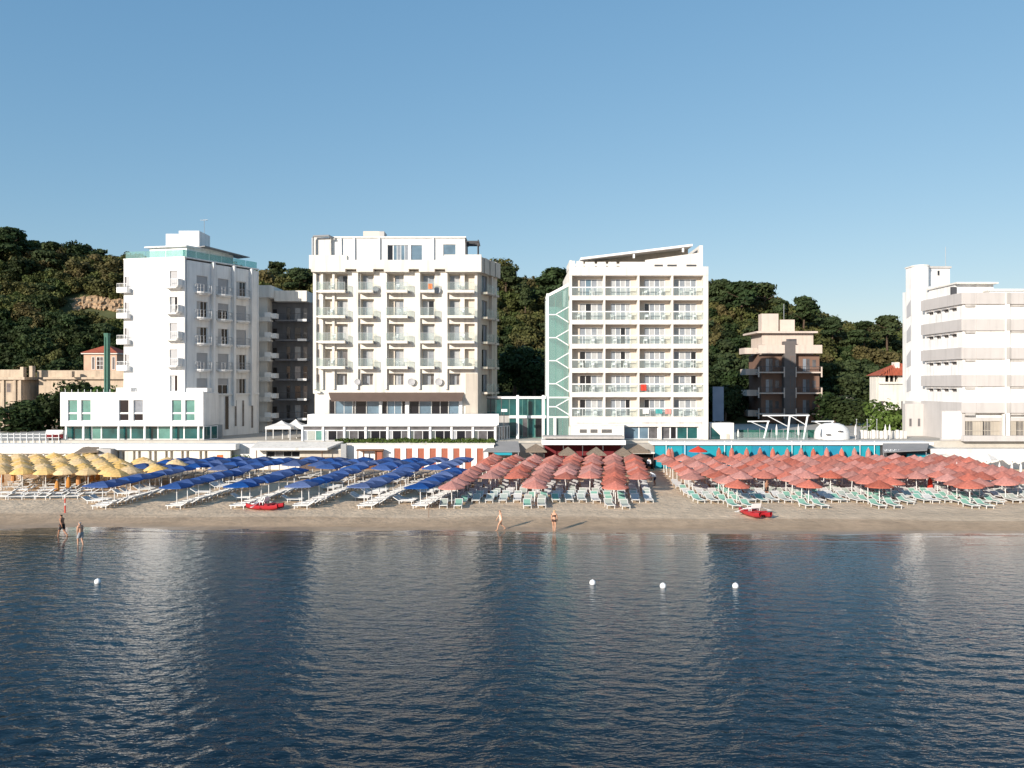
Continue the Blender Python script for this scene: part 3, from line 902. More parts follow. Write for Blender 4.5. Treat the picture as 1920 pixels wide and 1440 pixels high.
for k, zf in enumerate(rowz + [low]):
    for c, (a, b) in enumerate(bays):
        t = kinds[k, c]
        a2, b2, z0, z1 = doors[i]; i += 1
        if t == 's':
            s = MB()
            for n in range(14):
                zz = z0 + (z1-z0)*n/14
                s.fb(FS, a2, b2, -.22, -.16 + .015*(n % 2), zz, zz + (z1-z0)/14 - .015)
            s.build('shutter', SHUT, h1)
        elif t == 'h':
            s = MB()
            for n in range(6):
                zz = z1 - (z1-z0)*.4*(n+1)/6
                s.fb(FS, a2, b2, -.22, -.16 + .015*(n % 2), zz, zz + (z1-z0)*.4/6 - .012)
            s.build('shutter', SHUT, h1)
            window(h1, FS, a2, b2, z0, z0 + (z1-z0)*.6, -.2, [DARKP, DARKP], WHITE2)
        else:
            window(h1, FS, a2, b2, z0, z1, -.2, [CURT2, DARKP, DARKP], WHITE2, shares=[.4, .3, .3])
        if k < 4:
            # rounded balcony with a low wall and a rail
            bm = MB()
            pr = [(a-.2, 0)]
            for n in range(9):
                q_ = math.pi * n / 8
                pr.append(((a+b)/2 - math.cos(q_) * (b-a+.4)/2, .25 + .75 * math.sin(q_)))
            pr.append((b+.2, 0))
            for zz0, zz1, sh in ((-.22, 0, 1.0), (-.4, -.22, .82)):
                cx = (a+b)/2
                pl = [FS.pt(cx+(u-cx)*sh, d*sh, 0)[:2] for u, d in pr]
                bm.plan(pl, zf+zz0, zf+zz1)
            bo = bm.build('balcony', WHITE, h1)
            rl = MB()
            top = [FS.pt(u, d, zf + .98) for u, d in pr]
            rl.tube(top, .03, 5)
            rl.tube([FS.pt(u, d, zf+.5) for u, d in pr], .018, 4)
            for u, d in pr[1:-1]:
                rl.tube([FS.pt(u, d, zf), FS.pt(u, d, zf + .98)], .018, 4)
            rl.build('railing', METAL, bo)
        # pier that closes the bay towards the rear
        e = b + .42
        if k == 0:
            p = MB()
            p.poly(FS, [(e, T + 4.2), (e + .35, T + 4.2), (e + .35, ZTOP - .1), (e, ZTOP - .1)], 0.001, .55)
            p.build('pier', WHITE, h1)
for k, (a2, b2, z0, z1) in enumerate(fdoors):
    if k in (1, 4):
        window(h1, FF, a2, b2, z0, z1, -.22, [CURT2, DARKP], WHITE2)
    else:
        s = MB()
        for n in range(14):
            zz = z0 + (z1-z0)*n/14
            s.fb(FF, a2, b2, -.24, -.18 + .015*(n % 2), zz, zz + (z1-z0)/14 - .015)
        s.build('shutter', SHUT, h1)
    if k < 4:
        bm = MB()
        u0, u1 = fb0 - .1, fb1 + .75
        bm.poly(FF, [(u0, z0-.25), (u1-.35, z0-.25), (u1, z0 + .1), (u1, z0+1.0), (u1-.1, z0+1.0), (u1-.1, z0-.1), (u0, z0-.1)], .001, 1.1)
        bo = bm.build('balcony', WHITE, h1)
        r = MB().tube([FF.pt(u0, 1.05, z0 + .95), FF.pt(u1, 1.05, z0+.95)], .03, 5)
        for n in range(9):
            u = u0 + (u1-.1-u0)*n/8
            r.tube([FF.pt(u, 1.05, z0-.1), FF.pt(u, 1.05, z0+.95)], .02, 4)
        r.build('railing', WHITE2, bo)
# balconies turning the left corner
for z0 in [z + .1 for z in rowz]:
    bm = MB()
    bm.fb(FF, -.45, 1.15, .001, .9, z0-.32, z0-.1)
    bm.fb(FF, -.45, 1.15, .82, .9, z0-.1, z0+.42)
    bm.fb(FF, -.45, -.37, .001, .82, z0-.1, z0+.42)
    bm.fb(FF, 1.07, 1.15, .001, .82, z0-.1, z0+.3)
    bo = bm.build('balcony', WHITE, h1)
    r = MB().tube([FF.pt(-.42, .86, z0 + .92), FF.pt(1.12, .86, z0+.92)], .03, 5)
    for n in range(8):
        u = -.4 + 1.5*n/7
        r.tube([FF.pt(u, .86, z0+.4), FF.pt(u, .86, z0+.92)], .02, 4)
    r.build('railing', WHITE2, bo)
    window(h1, FF, .1, .95, z0 - .05, z0 + 2.0, .05, [GREYPANE, CURT2], WHITE2)
# roof: set back storey, glass parapet, lift house, awning
rf = MB().plan([(A1[0]-.05, A1[1]), (B1[0]+.05, B1[1]-.08), (C1[0]+.1, C1[1]), (E1[0], E1[1])], ZTOP+.002, ZTOP + .16).build('roof', WHITE, h1)
def inset(p, cx, cy, s): return (cx + (p[0]-cx)*s, cy + (p[1]-cy)*s)
cx = (A1[0]+B1[0]+C1[0]+E1[0])/4; cy = (A1[1]+B1[1]+C1[1]+E1[1])/4
MB().plan([inset(p, cx, cy, .62) for p in (A1, B1, C1, E1)], ZTOP+.162, ZTOP + 1.9).build('roof_storey', WHITE, rf)
MB().plan([inset(p, cx, cy, .70) for p in (A1, B1, C1, E1)], ZTOP+1.9, ZTOP + 2.08).build('roof_slab', WHITE, rf)
D_ = 114
MB().box(PX(311, D_), PX(334, D_), D_, D_+4, ZTOP+2.081, PZ(438.5, D_)).build('lift_house', WHITE, rf)
MB().box(PX(338, D_), PX(376, D_), D_-.5, D_+3.6, ZTOP+2.081, PZ(434, D_)).build('lift_house', WHITE, rf)
aw = MB()
a0 = FS.pt(LS*.35, -1.6, ZTOP + 2.3); 
aw.poly(FS, [(LS*.30, ZTOP+2.15), (LS*.92, ZTOP+1.75), (LS*.92, ZTOP+1.83), (LS*.30, ZTOP+2.3)], -3.2, -.7)
aw.build('awning', GREYROOF, rf)
for nm, F, L_ in (('front', FF, LF), ('side', FS, LS)):
    for n in range(6 if nm == 'side' else 3):
        kk = 6 if nm == 'side' else 3
        lo, hi = L_*n/kk, L_*(n+1)/kk
        MB().fb(F, lo+.04, hi-.04, -.38, -.35, ZTOP+.17, ZTOP+1.15).build('glass_parapet', TERRG, rf)
ant = MB().tube([(PX(383, 116), 116, ZTOP+2), (PX(383, 116), 116, PZ(411, 116))], .035, 5)
ant.tube([(PX(376, 116), 116, PZ(413, 116)), (PX(389, 116), 116, PZ(412, 116))], .03, 4)
for dx in (377, 380, 386, 388):
    ant.tube([(PX(dx, 116), 115.8, PZ(412.5, 116)), (PX(dx, 116), 116.4, PZ(412.5, 116))], .02, 4)
ant.build('antenna', METAL, rf)

# podium in front of the tower
PD = 104.6
FP = Fr(0, PD)
pu = lambda x: PX(x, PD)
pz = lambda y: PZ(y, PD)
pod = thing('podium_building', 'low white podium with paired teal windows over a glazed ground floor', 'building', (pu(250), PD, T))
ops = []
pw = [(127, 145, TEALP), (152, 170, TEALP), (223, 241, DARKP), (250, 268, None), (322, 340, TEALP), (347, 365, TEALP)]
for a, b, mm in pw:
    ops.append((pu(a), pu(b), pz(789), pz(750)))
w = MB()
walls(w, FP, pu(113), pu(381), pz(799), pz(735.5), -.4, 0, ops)
w.build('upper_wall', WHITE, pod)
MB().box(pu(113)+.02, pu(381), PD+.401, PD+5.5, pz(799), pz(737)).build('upper_block', WHITE, pod)
for (a, b, mm), o in zip(pw, ops):
    zc = o[2] + (o[3]-o[2])*.36
    top = mm or CURT
    window(pod, FP, o[0], o[1], zc + .05, o[3], -.18, [top], WHITE2)
    window(pod, FP, o[0], o[1], o[2], zc - .05, -.18, [mm or DARKP], WHITE2)
    MB().fb(FP, o[0], o[1], -.3, -.1, zc-.05, zc+.05).build('window_bar', WHITE2, pod)
MB().box(pu(113), pu(381), PD+.1, PD+5.4, T-.02, T+.05).build('floor_slab', PAVE, pod)
MB().box(pu(130), pu(395), PD+4.2, PD+4.5, T+.05, pz(799)-.01).build('back_wall', GREYP, pod)
xsg = [122, 155, 172, 190, 221, 245, 270, 296, 320, 345, 371, 381]
for a, b in zip(xsg, xsg[1:]):
    window(pod, Fr(0, PD+1.0), PX(a, PD+1), PX(b, PD+1), T + .05, pz(799) - .01, 0, [TEALD if a != 172 and a != 296 else TEALP], WHITE2, fw=.08)
for x in (122, 155, 221, 270, 320, 371):
    MB().box(pu(x)-.1, pu(x)+.1, PD+.15, PD+.35, T+.051, pz(799)-.003).build('post', WHITE2, pod)
# return of the podium: glazed then plain shaded wall leading back
FR1 = Fr(pu(381), PD, 1.0, 2.2)
for n in range(2):
    window(pod, FR1, .1 + n*1.25, 1.3 + n*1.25, T+.05, pz(799)-.01, 0, [TEALD], WHITE2, fw=.08)
for x, y0, y1, ww in ((421, 742, 806, 8), (439, 750, 800, 5), (453, 750, 800, 5), (470, 752, 803, 5)):
    ua_, ub__ = ray_u(FS, x), ray_u(FS, x + ww)
    Dm = FS.pt(ua_, 0, 0)[1]
    window(h1, FS, ua_, ub__, PZ(y1, Dm), PZ(y0, Dm), .05, [DARKP] if ww > 5 else [GREYPANE], WHITE2, fw=.06)
MB().fb(FS, .2, LS - .1, .002, .25, PZ(738, 112) - .2, PZ(738, 112)).build('string_course', WHITE, h1)
# roof terrace rail of the podium
for x in range(120, 382, 12):
    MB().tube([(pu(x), PD+.3, pz(735)-.1), (pu(x), PD+.3, pz(735)+.35)], .03, 4).build('roof_spike', WHITE2, pod)
MB().box(pu(212), pu(240), PD+.8, PD+2.5, pz(735)+.001, pz(727)).build('roof_parapet', WHITE, pod)
MB().box(pu(345), pu(384), PD+.8, PD+2.5, pz(735)+.001, pz(727.5)).build('roof_parapet', WHITE, pod)
# green pylon
pyl = MB().box(PX(195, 111), PX(202, 111), 111, 111.7, T, PZ(628, 111))
po = pyl.build('pylon', GREENPY); tag(po, 'tall slender green pylon left of the white tower hotel', 'pylon')
MB().box(PX(194.5, 111), PX(202.5, 111), 110.95, 111.75, PZ(628, 111)+.001, PZ(628, 111)+.25).build('cap', GREENPY, po)
MB().box(PX(196, 111), PX(198, 111), 110.9, 110.99, T+4, PZ(632, 111)).build('rib', GREENPY, po)
# ------------------------------------------------------------------ centre hotel: cream, glass balconies, verandah
D2 = 107.0
F2 = Fr(0, D2)
u2 = lambda x: PX(x, D2)
z2 = lambda y: PZ(y, D2)
h2 = thing('cream_hotel', 'cream hotel with five columns of glass-railed balconies and rooftop penthouse', 'hotel', (u2(745), D2, T))
slab_y = [545.5, 592.5, 639.5, 687]
tops_y = [513, 560.5, 607, 654]
cols = [(608, 652), (676, 701), (728, 757), (790, 815), (841, 863), (871, 890)]
ops = []
for sy, ty in zip(slab_y, tops_y):
    for a, b in cols:
        ops.append((u2(a), u2(b), z2(sy), z2(ty)))
for a, b in ((630, 651), (677, 700), (728, 757), (791, 814), (842, 863)):
    ops.append((u2(a), u2(b), z2(722), z2(700)))
w = MB()
walls(w, F2, u2(587), u2(895), z2(738), z2(508), -.7, 0, ops)
w.build('front_wall', CREAM, h2)
cA, cB = (u2(895), D2), (PX(932, 113.4), 113.4)
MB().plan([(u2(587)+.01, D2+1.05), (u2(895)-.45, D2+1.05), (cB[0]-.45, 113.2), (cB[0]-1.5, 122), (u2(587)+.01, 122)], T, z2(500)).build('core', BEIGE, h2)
# inner wall with the balcony doors
doors = {0: (630, 650), 1: (678, 697.5), 2: (739, 755.5), 3: (792, 813), 4: (842.5, 861), 5: None}
io = []
for r, (sy, ty) in enumerate(zip(slab_y, tops_y)):
    for c in range(5):
        a, b = doors[c]
        io.append((u2(a), u2(b), z2(sy), z2(ty+2)))
for c in range(5):
    a, b = doors[c]
    io.append((u2(a), u2(b), z2(722), z2(701)))
w = MB()
walls(w, F2, u2(587)+.02, u2(895)-.3, z2(738), z2(508), -1.0, -.701, io)
w.build('inner_wall', PINKW, h2)
open_ = {(0, 0): [CURT2, DARKP], (0, 3): [CURT, CURT], (1, 3): [CURT2, DARKP], (3, 0): [CURT, GREYPANE]}
k = 0
for r in range(5):
    for c in range(5):
        a, b, z0, z1 = io[k]; k += 1
        ms = open_.get((r, c)) or ([CURT, CURT2] if (r + c) % 3 else [CURT2, CURT])
        if r == 4: ms = [CURT2, CURT, GREYPANE]
        window(h2, F2, a, b, z0 + .01, z1 - .01, -.86, ms, METAL, fw=.07)
# balconies
bx = [(601, 650), (675, 702), (726, 766), (790, 816), (840, 890)]
for r, sy in enumerate(slab_y):
    for c, (a, b) in enumerate(bx):
        zf = z2(sy)
        ua, ub = u2(a), u2(b)
        bo = MB().fb(F2, ua, ub, .002, 1.25, zf - .36, zf).build('balcony', CREAM, h2)
        rail = MB().fb(F2, ua + .03, ub - .03, 1.19, 1.21, zf + .05, zf + 1.02)
        rail.build('front_glass', RAILG, bo)
        MB().fb(F2, ua + .02, ua + .04, .05, 1.18, zf + .05, zf + 1.02).build('side_glass', RAILG, bo)
        MB().fb(F2, ub - .04, ub - .02, .05, 1.18, zf + .05, zf + 1.02).build('side_glass', RAILG, bo)
        hr = MB().fb(F2, ua, ub, 1.18, 1.22, zf + 1.022, zf + 1.06)
        n = max(2, int((ub - ua) / 1.1))
        for q_ in range(n + 1):
            x = ua + .02 + (ub - ua - .08) * q_ / n
            hr.fb(F2, x, x + .035, 1.215, 1.24, zf, zf + 1.02)
        hr.build('handrail', METAL, bo)
        # box gutter at the right end
        if c < 4:
            MB().fb(F2, ub + .01, ub + .35, .002, .55, zf - .38, zf - .03).build('gutter_box', GREYP, bo)
# narrow window strip on the left corner with glass screens
for r, (sy, ty) in enumerate(zip(slab_y + [734], tops_y + [701])):
    window(h2, F2, u2(594.5), u2(600), z2(sy), z2(ty), .04, [GREYPANE], CREAM2, fw=.06)
    MB().fb(F2, u2(594), u2(601), .45, .47, z2(sy), z2(sy) + 1.2).build('glass_screen', RAILG, h2)
    MB().fb(F2, u2(593), u2(602), .045, .5, z2(sy) - .22, z2(sy) - .01).build('ledge', CREAM, h2)
# vertical pilasters that throw shade on the bays
for x in (588, 602.5, 624, 668, 722, 784, 835):
    MB().fb(F2, u2(x), u2(x) + (.30 if x != 588 else .42), .002, .34, z2(730), z2(512)).build('pilaster', CREAM, h2)
# satellite dishes and small units
def dish(name, parent, F, u, d, z, r):
    m = MB()
    n = 12
    ring = []
    for rr, dd in ((r, .18*r), (r*.6, .06*r), (0.01, 0)):
        ring.append([F.pt(u + rr*math.cos(6.283*k/n), d + dd, z + rr*math.sin(6.283*k/n)) for k in range(n)])
    b = len(m.v)
    for q_ in ring: m.v += q_
    for i in range(2):
        for k in range(n):
            m.f.append((b+i*n+k, b+i*n+(k+1) % n, b+(i+1)*n+(k+1) % n, b+(i+1)*n+k))
    m.tube([F.pt(u, d-.02, z), F.pt(u, d - .3, z - .1)], .03, 5)
    m.tube([F.pt(u, d+.02, z - r*.9), F.pt(u, d+.45, z)], .015, 4)
    o = m.build(name, SHUT)
    return o
for i, (x, y, r, lab) in enumerate([(705, 543, .42, 'grey satellite dish beside the top balcony of second column, cream hotel'),
                                   (820, 545, .46, 'square-looking grey dish beside the top balcony of fourth column'),
                                   (772, 716, .5, 'pale satellite dish low on the cream wall, middle column'),
                                   (823, 716, .5, 'pale satellite dish low on the cream wall, fourth column'),
                                   (671, 716, .42, 'small pale dish low on the cream wall, second column')]):
    o = dish('satellite_dish', None, F2, u2(x), .35, z2(y), r)
    tag(o, lab, 'dish', 'satellite dishes on the cream hotel')
# right side of the hotel, its shade put into the colour by beige
FS2 = Fr(cA[0], cA[1], cB[0]-cA[0], cB[1]-cA[1])
LS2 = math.hypot(cB[0]-cA[0], cB[1]-cA[1])
sops = []
for sy, ty in zip(slab_y + [735], tops_y + [702]):
    sops.append((1.5, 3.4, z2(sy), z2(ty)))
w = MB()
walls(w, FS2, .0, LS2, z2(776), z2(508), -.4, 0, sops)
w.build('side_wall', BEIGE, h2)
for r, (a, b, z0, z1) in enumerate(sops):
    window(h2, FS2, a, b, z0, z1, -.2, [DARKP, CURT], DARKMET)
    bo = MB().fb(FS2, a - .2, b + .5, .002, .9, z0 - .3, z0 - .02).build('balcony', BEIGE, h2)
    MB().fb(FS2, a - .15, b + .45, .84, .87, z0, z0 + 1.05).build('front_glass', RAILG, bo)
    MB().fb(FS2, b + 1.5, b + 2.6, .002, .7, z0 - .3, z0 - .02).build('ledge', BEIGE, h2)
    MB().fb(FS2, b + 1.55, b + 2.55, .64, .67, z0, z0 + 1.05).build('glass_screen', RAILG, h2)
MB().fb(FS2, 4.0, 4.35, .002, .45, z2(776), z2(512)).build('pilaster', BEIGE, h2)
# parapet: high ends, lower middle, tabs hanging over the bays
par = MB()
for a, b, y in ((583, 653, 480.5), (653, 834, 489.5), (834, 903, 479.5)):
    par.fb(F2, u2(a), u2(b), -.3, 1.0, z2(506), z2(y))
for a, b in ((587, 650), (671, 702), (722, 768), (787, 816), (836, 903)):
    par.fb(F2, u2(a), u2(b), -.29, .995, z2(511.5), z2(506))
par.build('parapet', CREAM, h2)
sp = MB()
n = 7
for k in range(n):
    sp.fb(FS2, .02 + LS2*k/n, LS2*(k+1)/n - .08, -.3, .55 + .12 * (k % 2), z2(511), z2(482) )
sp.build('side_parapet', BEIGE, h2)
MB().plan([(u2(587), D2+.3), (u2(895), D2+.3), (cB[0], 113.3), (cB[0]-1.5, 122), (u2(587), 122)], z2(508)+.01, z2(500)).build('roof', PAVE, h2)
# penthouse
DP = 110.5
FPH = Fr(0, DP)
up = lambda x: PX(x, DP); zp = lambda y: PZ(y, DP)
pops = [(up(726.5), up(737), zp(489), zp(459)), (up(737), up(766), zp(489), zp(459)), (up(770.5), up(792), zp(489), zp(459)), (up(831), up(855), zp(480), zp(458))]
w = MB(); walls(w, FPH, up(622), up(872), z2(500), zp(446), -.3, 0, pops)
ph = w.build('penthouse_wall', WHITE, h2)
MB().box(up(589), up(622), DP-.6, DP+6, z2(500), zp(446.5)).build('penthouse_block', CREAM2, ph)
MB().box(up(622)+.01, up(872), DP+.5, DP+7, z2(500), zp(447)).build('penthouse_block', CREAM2, ph)
MB().box(up(621), up(874), DP-.25, DP+7.2, zp(446), zp(444)).build('penthouse_roof', WHITE2, ph)
for (a, b, z0, z1), ms in zip(pops, ([DARKP], [BLUEP, CURT, BLUEP, CURT], [BLUEP], [BLUEP])):
    window(h2, FPH, a, b, z0, z1, -.12, ms, WHITE2)
for x in (712, 813, 640, 665):
    MB().box(up(x)-.08, up(x)+.08, DP-.28, DP-.01, z2(500), zp(447)).build('downpipe' if x > 700 else 'post', WHITE2, ph)
MB().box(PX(681, 114), PX(712, 114), 114, 117, zp(444), PZ(433.5, 114)).build('chimney', PINKW, ph)
MB().box(PX(712, 114), PX(721, 114), 113.7, 116, zp(444), PZ(434.5, 114)).build('chimney', GREYP, ph)
MB().tube([(up(590.5), DP-1.2, z2(490)), (up(590.5), DP-1.2, zp(449)), (up(592), DP-1.2, zp(446)), (up(620), DP-1.2, zp(445)), (up(626), DP-.4, zp(447))], .16, 8).build('duct', METAL, ph)
pg = MB()
for x in (874, 896):
    for dy in (0, 3): pg.box(PX(x, DP)-.06, PX(x, DP)+.06, DP-.5+dy, DP-.38+dy, z2(500), zp(455))
for k in range(6):
    pg.box(up(872), up(899), DP-.7+k*.7, DP-.55+k*.7, zp(455), zp(453))
for x in (873, 897): pg.box(up(x)-.06, up(x)+.06, DP-.9, DP+3.4, zp(453)-.002, zp(453)+.12)
pg.build('pergola', DARKMET, ph)
# awning and the glazed floor behind the roof terrace
aw = MB()
za, zb = z2(737), PZ(752.5, 105.4)
aw.hexa([(u2(616), D2-.001, za), (u2(870), D2-.001, za), (PX(866, 105.4), 105.4, zb), (PX(621, 105.4), 105.4, zb),
         (u2(616), D2-.001, za+.08), (u2(870), D2-.001, za+.08), (PX(866, 105.4), 105.4, zb+.08), (PX(621, 105.4), 105.4, zb+.08)])
aw.build('awning', DARKBRN, h2)
gx = [(617, 628, DARKP), (628, 661, BLUEP), (661, 666, GREYPANE), (666, 687, DARKP), (687, 711, BLUEP), (716, 726, DARKP), (726, 753, BLUEP), (753, 760, DARKP),
      (767, 786, DARKP), (786, 809, BLUEP), (809, 841, DARKP), (841, 861, BLUEP)]
lo = MB()
walls(lo, F2, u2(590), u2(873), T + .01, z2(738), -.4, -.05, [(u2(a)+.001, u2(b), z2(777), z2(749)) for a, b, _ in gx])
lo.build('ground_wall', CREAM, h2)
for a, b, mm in gx:
    window(h2, F2, u2(a)+.01, u2(b)-.01, z2(777), z2(749), -.2, [mm] if b - a < 26 else [mm, mm], WHITE2, fw=.06)
for a, b in ((711, 716), (760, 767), (861, 867)):
    MB().fb(F2, u2(a), u2(b), -.04, .2, z2(777), z2(751)).build('pillar', WHITE, h2)
MB().plan([(u2(873), D2 - .3), (u2(896), D2 - .1), (PX(899, 111), 111), (u2(873), 111)], T, z2(700)).build('corner_wall', BEIGE, h2)  # beige puts the shade of this angled wall into its colour

# verandah in front
D2v = 104.0
FV = Fr(0, D2v)
uv = lambda x: PX(x, D2v); zv = lambda y: PZ(y, D2v)
ver = thing('verandah', 'white glazed verandah along the foot of the cream hotel', 'verandah', (uv(745), D2v, T))
MB().box(uv(577), uv(935), D2v - .15, D2v + 2.6, zv(797), zv(777)).build('parapet', WHITE2, ver)
MB().box(uv(566), uv(932), D2v - .35, D2v + 2.55, zv(799), zv(797) - .001).build('canopy', WHITE2, ver)
MB().box(uv(567), uv(930), D2v + 2.4, D2v + 2.55, T, zv(799) - .001).build('back_wall', GREYP, ver)
px_ = [567, 606, 646, 686, 727, 767, 807, 847, 887, 929]
for x in px_:
    MB().box(uv(x) - .11, uv(x) + .11, D2v - .12, D2v + .1, T, zv(799) - .002).build('post', WHITE2, ver)
for i, (a, b) in enumerate(zip(px_, px_[1:])):
    zt = zv(807)
    w0 = window(ver, FV, uv(a) + .13, uv(b) - .13, zt, zv(799) - .003, -.02, [GREYPANE], WHITE2, fw=.06)
    if i == 0:
        ms = [CURT, RAILG, TEALP]
    else:
        ms = [[RAILG, DARKP, DARKP], [CURT2, DARKP, GREYPANE], [RAILG, GREYPANE, DARKP]][i % 3]
    window(ver, FV, uv(a) + .13, uv(b) - .13, T + .02, zt - .002, -.02, ms, WHITE2, fw=.06, shares=[.2, .45, .35])
FVR = Fr(uv(930), D2v, 1.0, 1.5)
for k in range(5):
    window(ver, FVR, .15 + k * .62, .72 + k * .62, T + .02, zv(800), 0, [GREYPANE], WHITE2, fw=.06)
hb = MB()
# hedge along the terrace edge
hedge = thing('hedge', 'low clipped green hedge along the edge of the verandah terrace', 'hedge', (uv(780), 102.7, T - .2))
hm = crown_mesh('leaves', [(PX(x, 102.7), 102.7, T + .02 + .06 * math.sin(x), .55, .36) for x in range(636, 930, 7)], 5200, .13, HEDGE, 31)
ho = bpy.data.objects.new('leaves', hm); COL.objects.link(ho); adopt(ho, hedge)
MB().box(PX(640, 102.7), PX(928, 102.7), 102.4, 103.0, T - .4, T - .05).build('planter', CONC, hedge)

# white cabin wall below with brick red doors
cab = thing('changing_cabins', 'white cabin wall with a row of brick-red doors behind blue umbrellas', 'cabins', (PX(785, 101.4), 101.4, 0))
DC = 101.4
FC = Fr(0, DC)
dx = [(739 + 22.15*k, 751 + 22.15*k) for k in range(9)]
dx[-1] = (916.5, 924)
zc1 = PZ(840.5, DC); zct = PZ(833.5, DC)
w = MB()
walls(w, FC, PX(650, DC), PX(926, DC), 0.1, zct, -.3, 0, [(PX(a, DC), PX(b, DC), .15, zc1) for a, b in dx])
w.build('wall', WHITE2, cab)
MB().box(PX(648, DC), PX(928, DC), DC - .12, 104.2, zct, zct + .14).build('roof', CREAM2, cab)
for a, b in dx:
    d = MB().fb(FC, PX(a, DC), PX(b, DC), -.2, -.1, .16, zc1 - .01)
    for k in range(1, 4):
        x = PX(a, DC) + (PX(b, DC) - PX(a, DC)) * k / 4
        d.fb(FC, x - .008, x + .008, -.1, -.09, .2, zc1 - .05)
    do = d.build('door', BRICKRED, cab)
    MB().fb(FC, PX(b, DC) - .12, PX(b, DC) - .08, -.1, -.05, 1.1, 1.25).build('handle', METAL, do)
# wooden kiosk against the cabins
k = thing('wooden_kiosk', 'small brown wooden kiosk at the left end of the cabin wall', 'kiosk', (PX(690, 100.6), 100.6, 0))
kd = 100.6
for x in (671, 682, 704, 717):
    MB().box(PX(x, kd)-.06, PX(x, kd)+.06, kd-.06, kd+.06, 0, PZ(845, kd)-.001).build('post', WOOD, k)
MB().box(PX(669, kd), PX(719, kd), kd-.4, kd+.6, PZ(845, kd), PZ(842.5, kd)).build('roof', WOOD, k)
MB().box(PX(704, kd), PX(716, kd), kd+.07, kd+.14, 0.1, PZ(846, kd)).build('door', BRICKRED, k)
MB().box(PX(672, kd), PX(703, kd), kd+.07, kd+.14, 0.1, 1.0).build('counter', WOOD, k)

# ------------------------------------------------------------------ right-centre hotel with loggias and glass stair
D3 = 106.0
F3 = Fr(0, D3)
u3 = lambda x: PX(x, D3); z3 = lambda y: PZ(y, D3)
h3 = thing('loggia_hotel', 'warm white hotel with a grid of deep loggias and slanted roof canopy', 'hotel', (u3(1198), D3, T))
RB = -1.25
piers = [(1067.5, 1072.5), (1131.5, 1135), (1195.5, 1199), (1259, 1262.5), (1319, 1328)]
slabs = [(500, 516.5), (554, 562.5), (599.5, 608), (644.5, 653.5), (690, 699), (735.5, 744.5), (781, 800)]
for i, (a, b) in enumerate(piers):
    MB().fb(F3, u3(a), u3(b), RB, -.001, z3(800), z3(516.4)).build('pier', CREAM2, h3)
for i, (a, b) in enumerate(slabs):
    MB().fb(F3, u3(1067.5), u3(1328), RB - .01, .012 if i else .03, z3(b), z3(a)).build('floor_slab' if 0 < i < 6 else 'parapet', CREAM2, h3)
MB().box(u3(1068), u3(1328), D3 - RB + .25, 120, T, z3(503)).build('core', CREAM2, h3)
MB().fb(F3, u3(1326.5), u3(1328.2), -14, RB - .02, T, z3(501)).build('side_wall', CREAM2, h3)
MB().fb(F3, u3(1310), u3(1327.9), RB, 0, T, z3(800)).build('pier', CREAM2, h3)
bayx = [(1087, 1130.5), (1145, 1182), (1208, 1247), (1263.5, 1306)]
D3b = D3 - RB
ops = []
for r in range(6):
    zt, zb = z3(slabs[r][1]), z3(slabs[r+1][0])
    for a, b in bayx:
        ops.append((PX(a, D3b), PX(b, D3b), zb, zt - .32))
w = MB()
walls(w, F3, u3(1067.5), u3(1328), z3(800), z3(516), RB - .24, RB, ops)
w.build('back_wall', PINKW, h3)
dark = {(1, 0): 1, (1, 2): 0, (2, 1): 2, (3, 0): 0, (3, 1): 2, (3, 3): 3, (4, 0): 0, (4, 3): 3, (5, 0): 0, (5, 1): 3, (5, 2): 0}
k = 0
for r in range(6):
    for c in range(4):
        a, b, z0, z1 = ops[k]; k += 1
        n = 4
        ms = [(CURT, CURT2)[(r * 3 + c * 5 + q_) % 2] for q_ in range(n)]
        if (r, c) in dark: ms[dark[r, c]] = DARKP
        if (r, c) == (4, 0): ms[1] = DARKP
        if (r, c) == (0, 0): ms[1] = BLUEP
        window(h3, F3, a, b, z0 + .01, z1, RB - .1, ms, WHITE2, fw=.07)
for r in range(6):
    zf = z3(slabs[r+1][0])
    for c in range(4):
        a, b = u3(piers[c][1]), u3(piers[c+1][0])
        ro = MB().fb(F3, a + .002, b - .002, -.1, -.03, zf + 1.02, zf + 1.16)
        ro = ro.build('railing', WHITE2, h3)
        MB().fb(F3, a + .02, b - .02, -.075, -.055, zf + .05, zf + 1.0).build('glass', RAILG, ro)
        pm = MB()
        for q_ in (1, 2):
            x = a + (b - a) * q_ / 3
            pm.fb(F3, x - .02, x + .02, -.085, -.045, zf, zf + 1.02)
        pm.build('post', WHITE2, ro)
for x0, x1 in ((1081, 1129), (1140, 1190), (1203, 1255), (1267, 1316)):
    MB().fb(F3, u3(x0), u3(x1), .013, .06, z3(793.5), z3(792)).build('light_strip', GREYP, h3)
# roof works
cr = MB()
zr0 = z3(500)
mer = [(1072.5, 1078, 489), (1081, 1094, 489.5), (1097, 1115, 491), (1120, 1136, 491), (1141, 1156, 491), (1162, 1210, 491)]
DR = D3 + .25
for a, b, y in mer:
    cr.box(PX(a, DR), PX(b, DR), DR, DR + .3, zr0, PZ(y, DR))
cr.box(PX(1068, DR), PX(1072.5, DR), DR, DR + 6, zr0, PZ(488, DR))
for a, b in zip(mer, mer[1:]):
    cr.box(PX(a[1], DR), PX(b[0], DR), DR + .02, DR + .28, PZ(498.5, DR), PZ(494.5, DR))
cr.build('roof_parapet', CREAM2, h3)
gb = MB()
gb.poly(Fr(0, DR), [(PX(1210, DR), zr0), (PX(1311, DR), zr0), (PX(1311, DR), PZ(474, DR)), (PX(1210, DR), PZ(487.5, DR))], -.3, 0)
gb.build('roof_gable', CREAM2, h3)
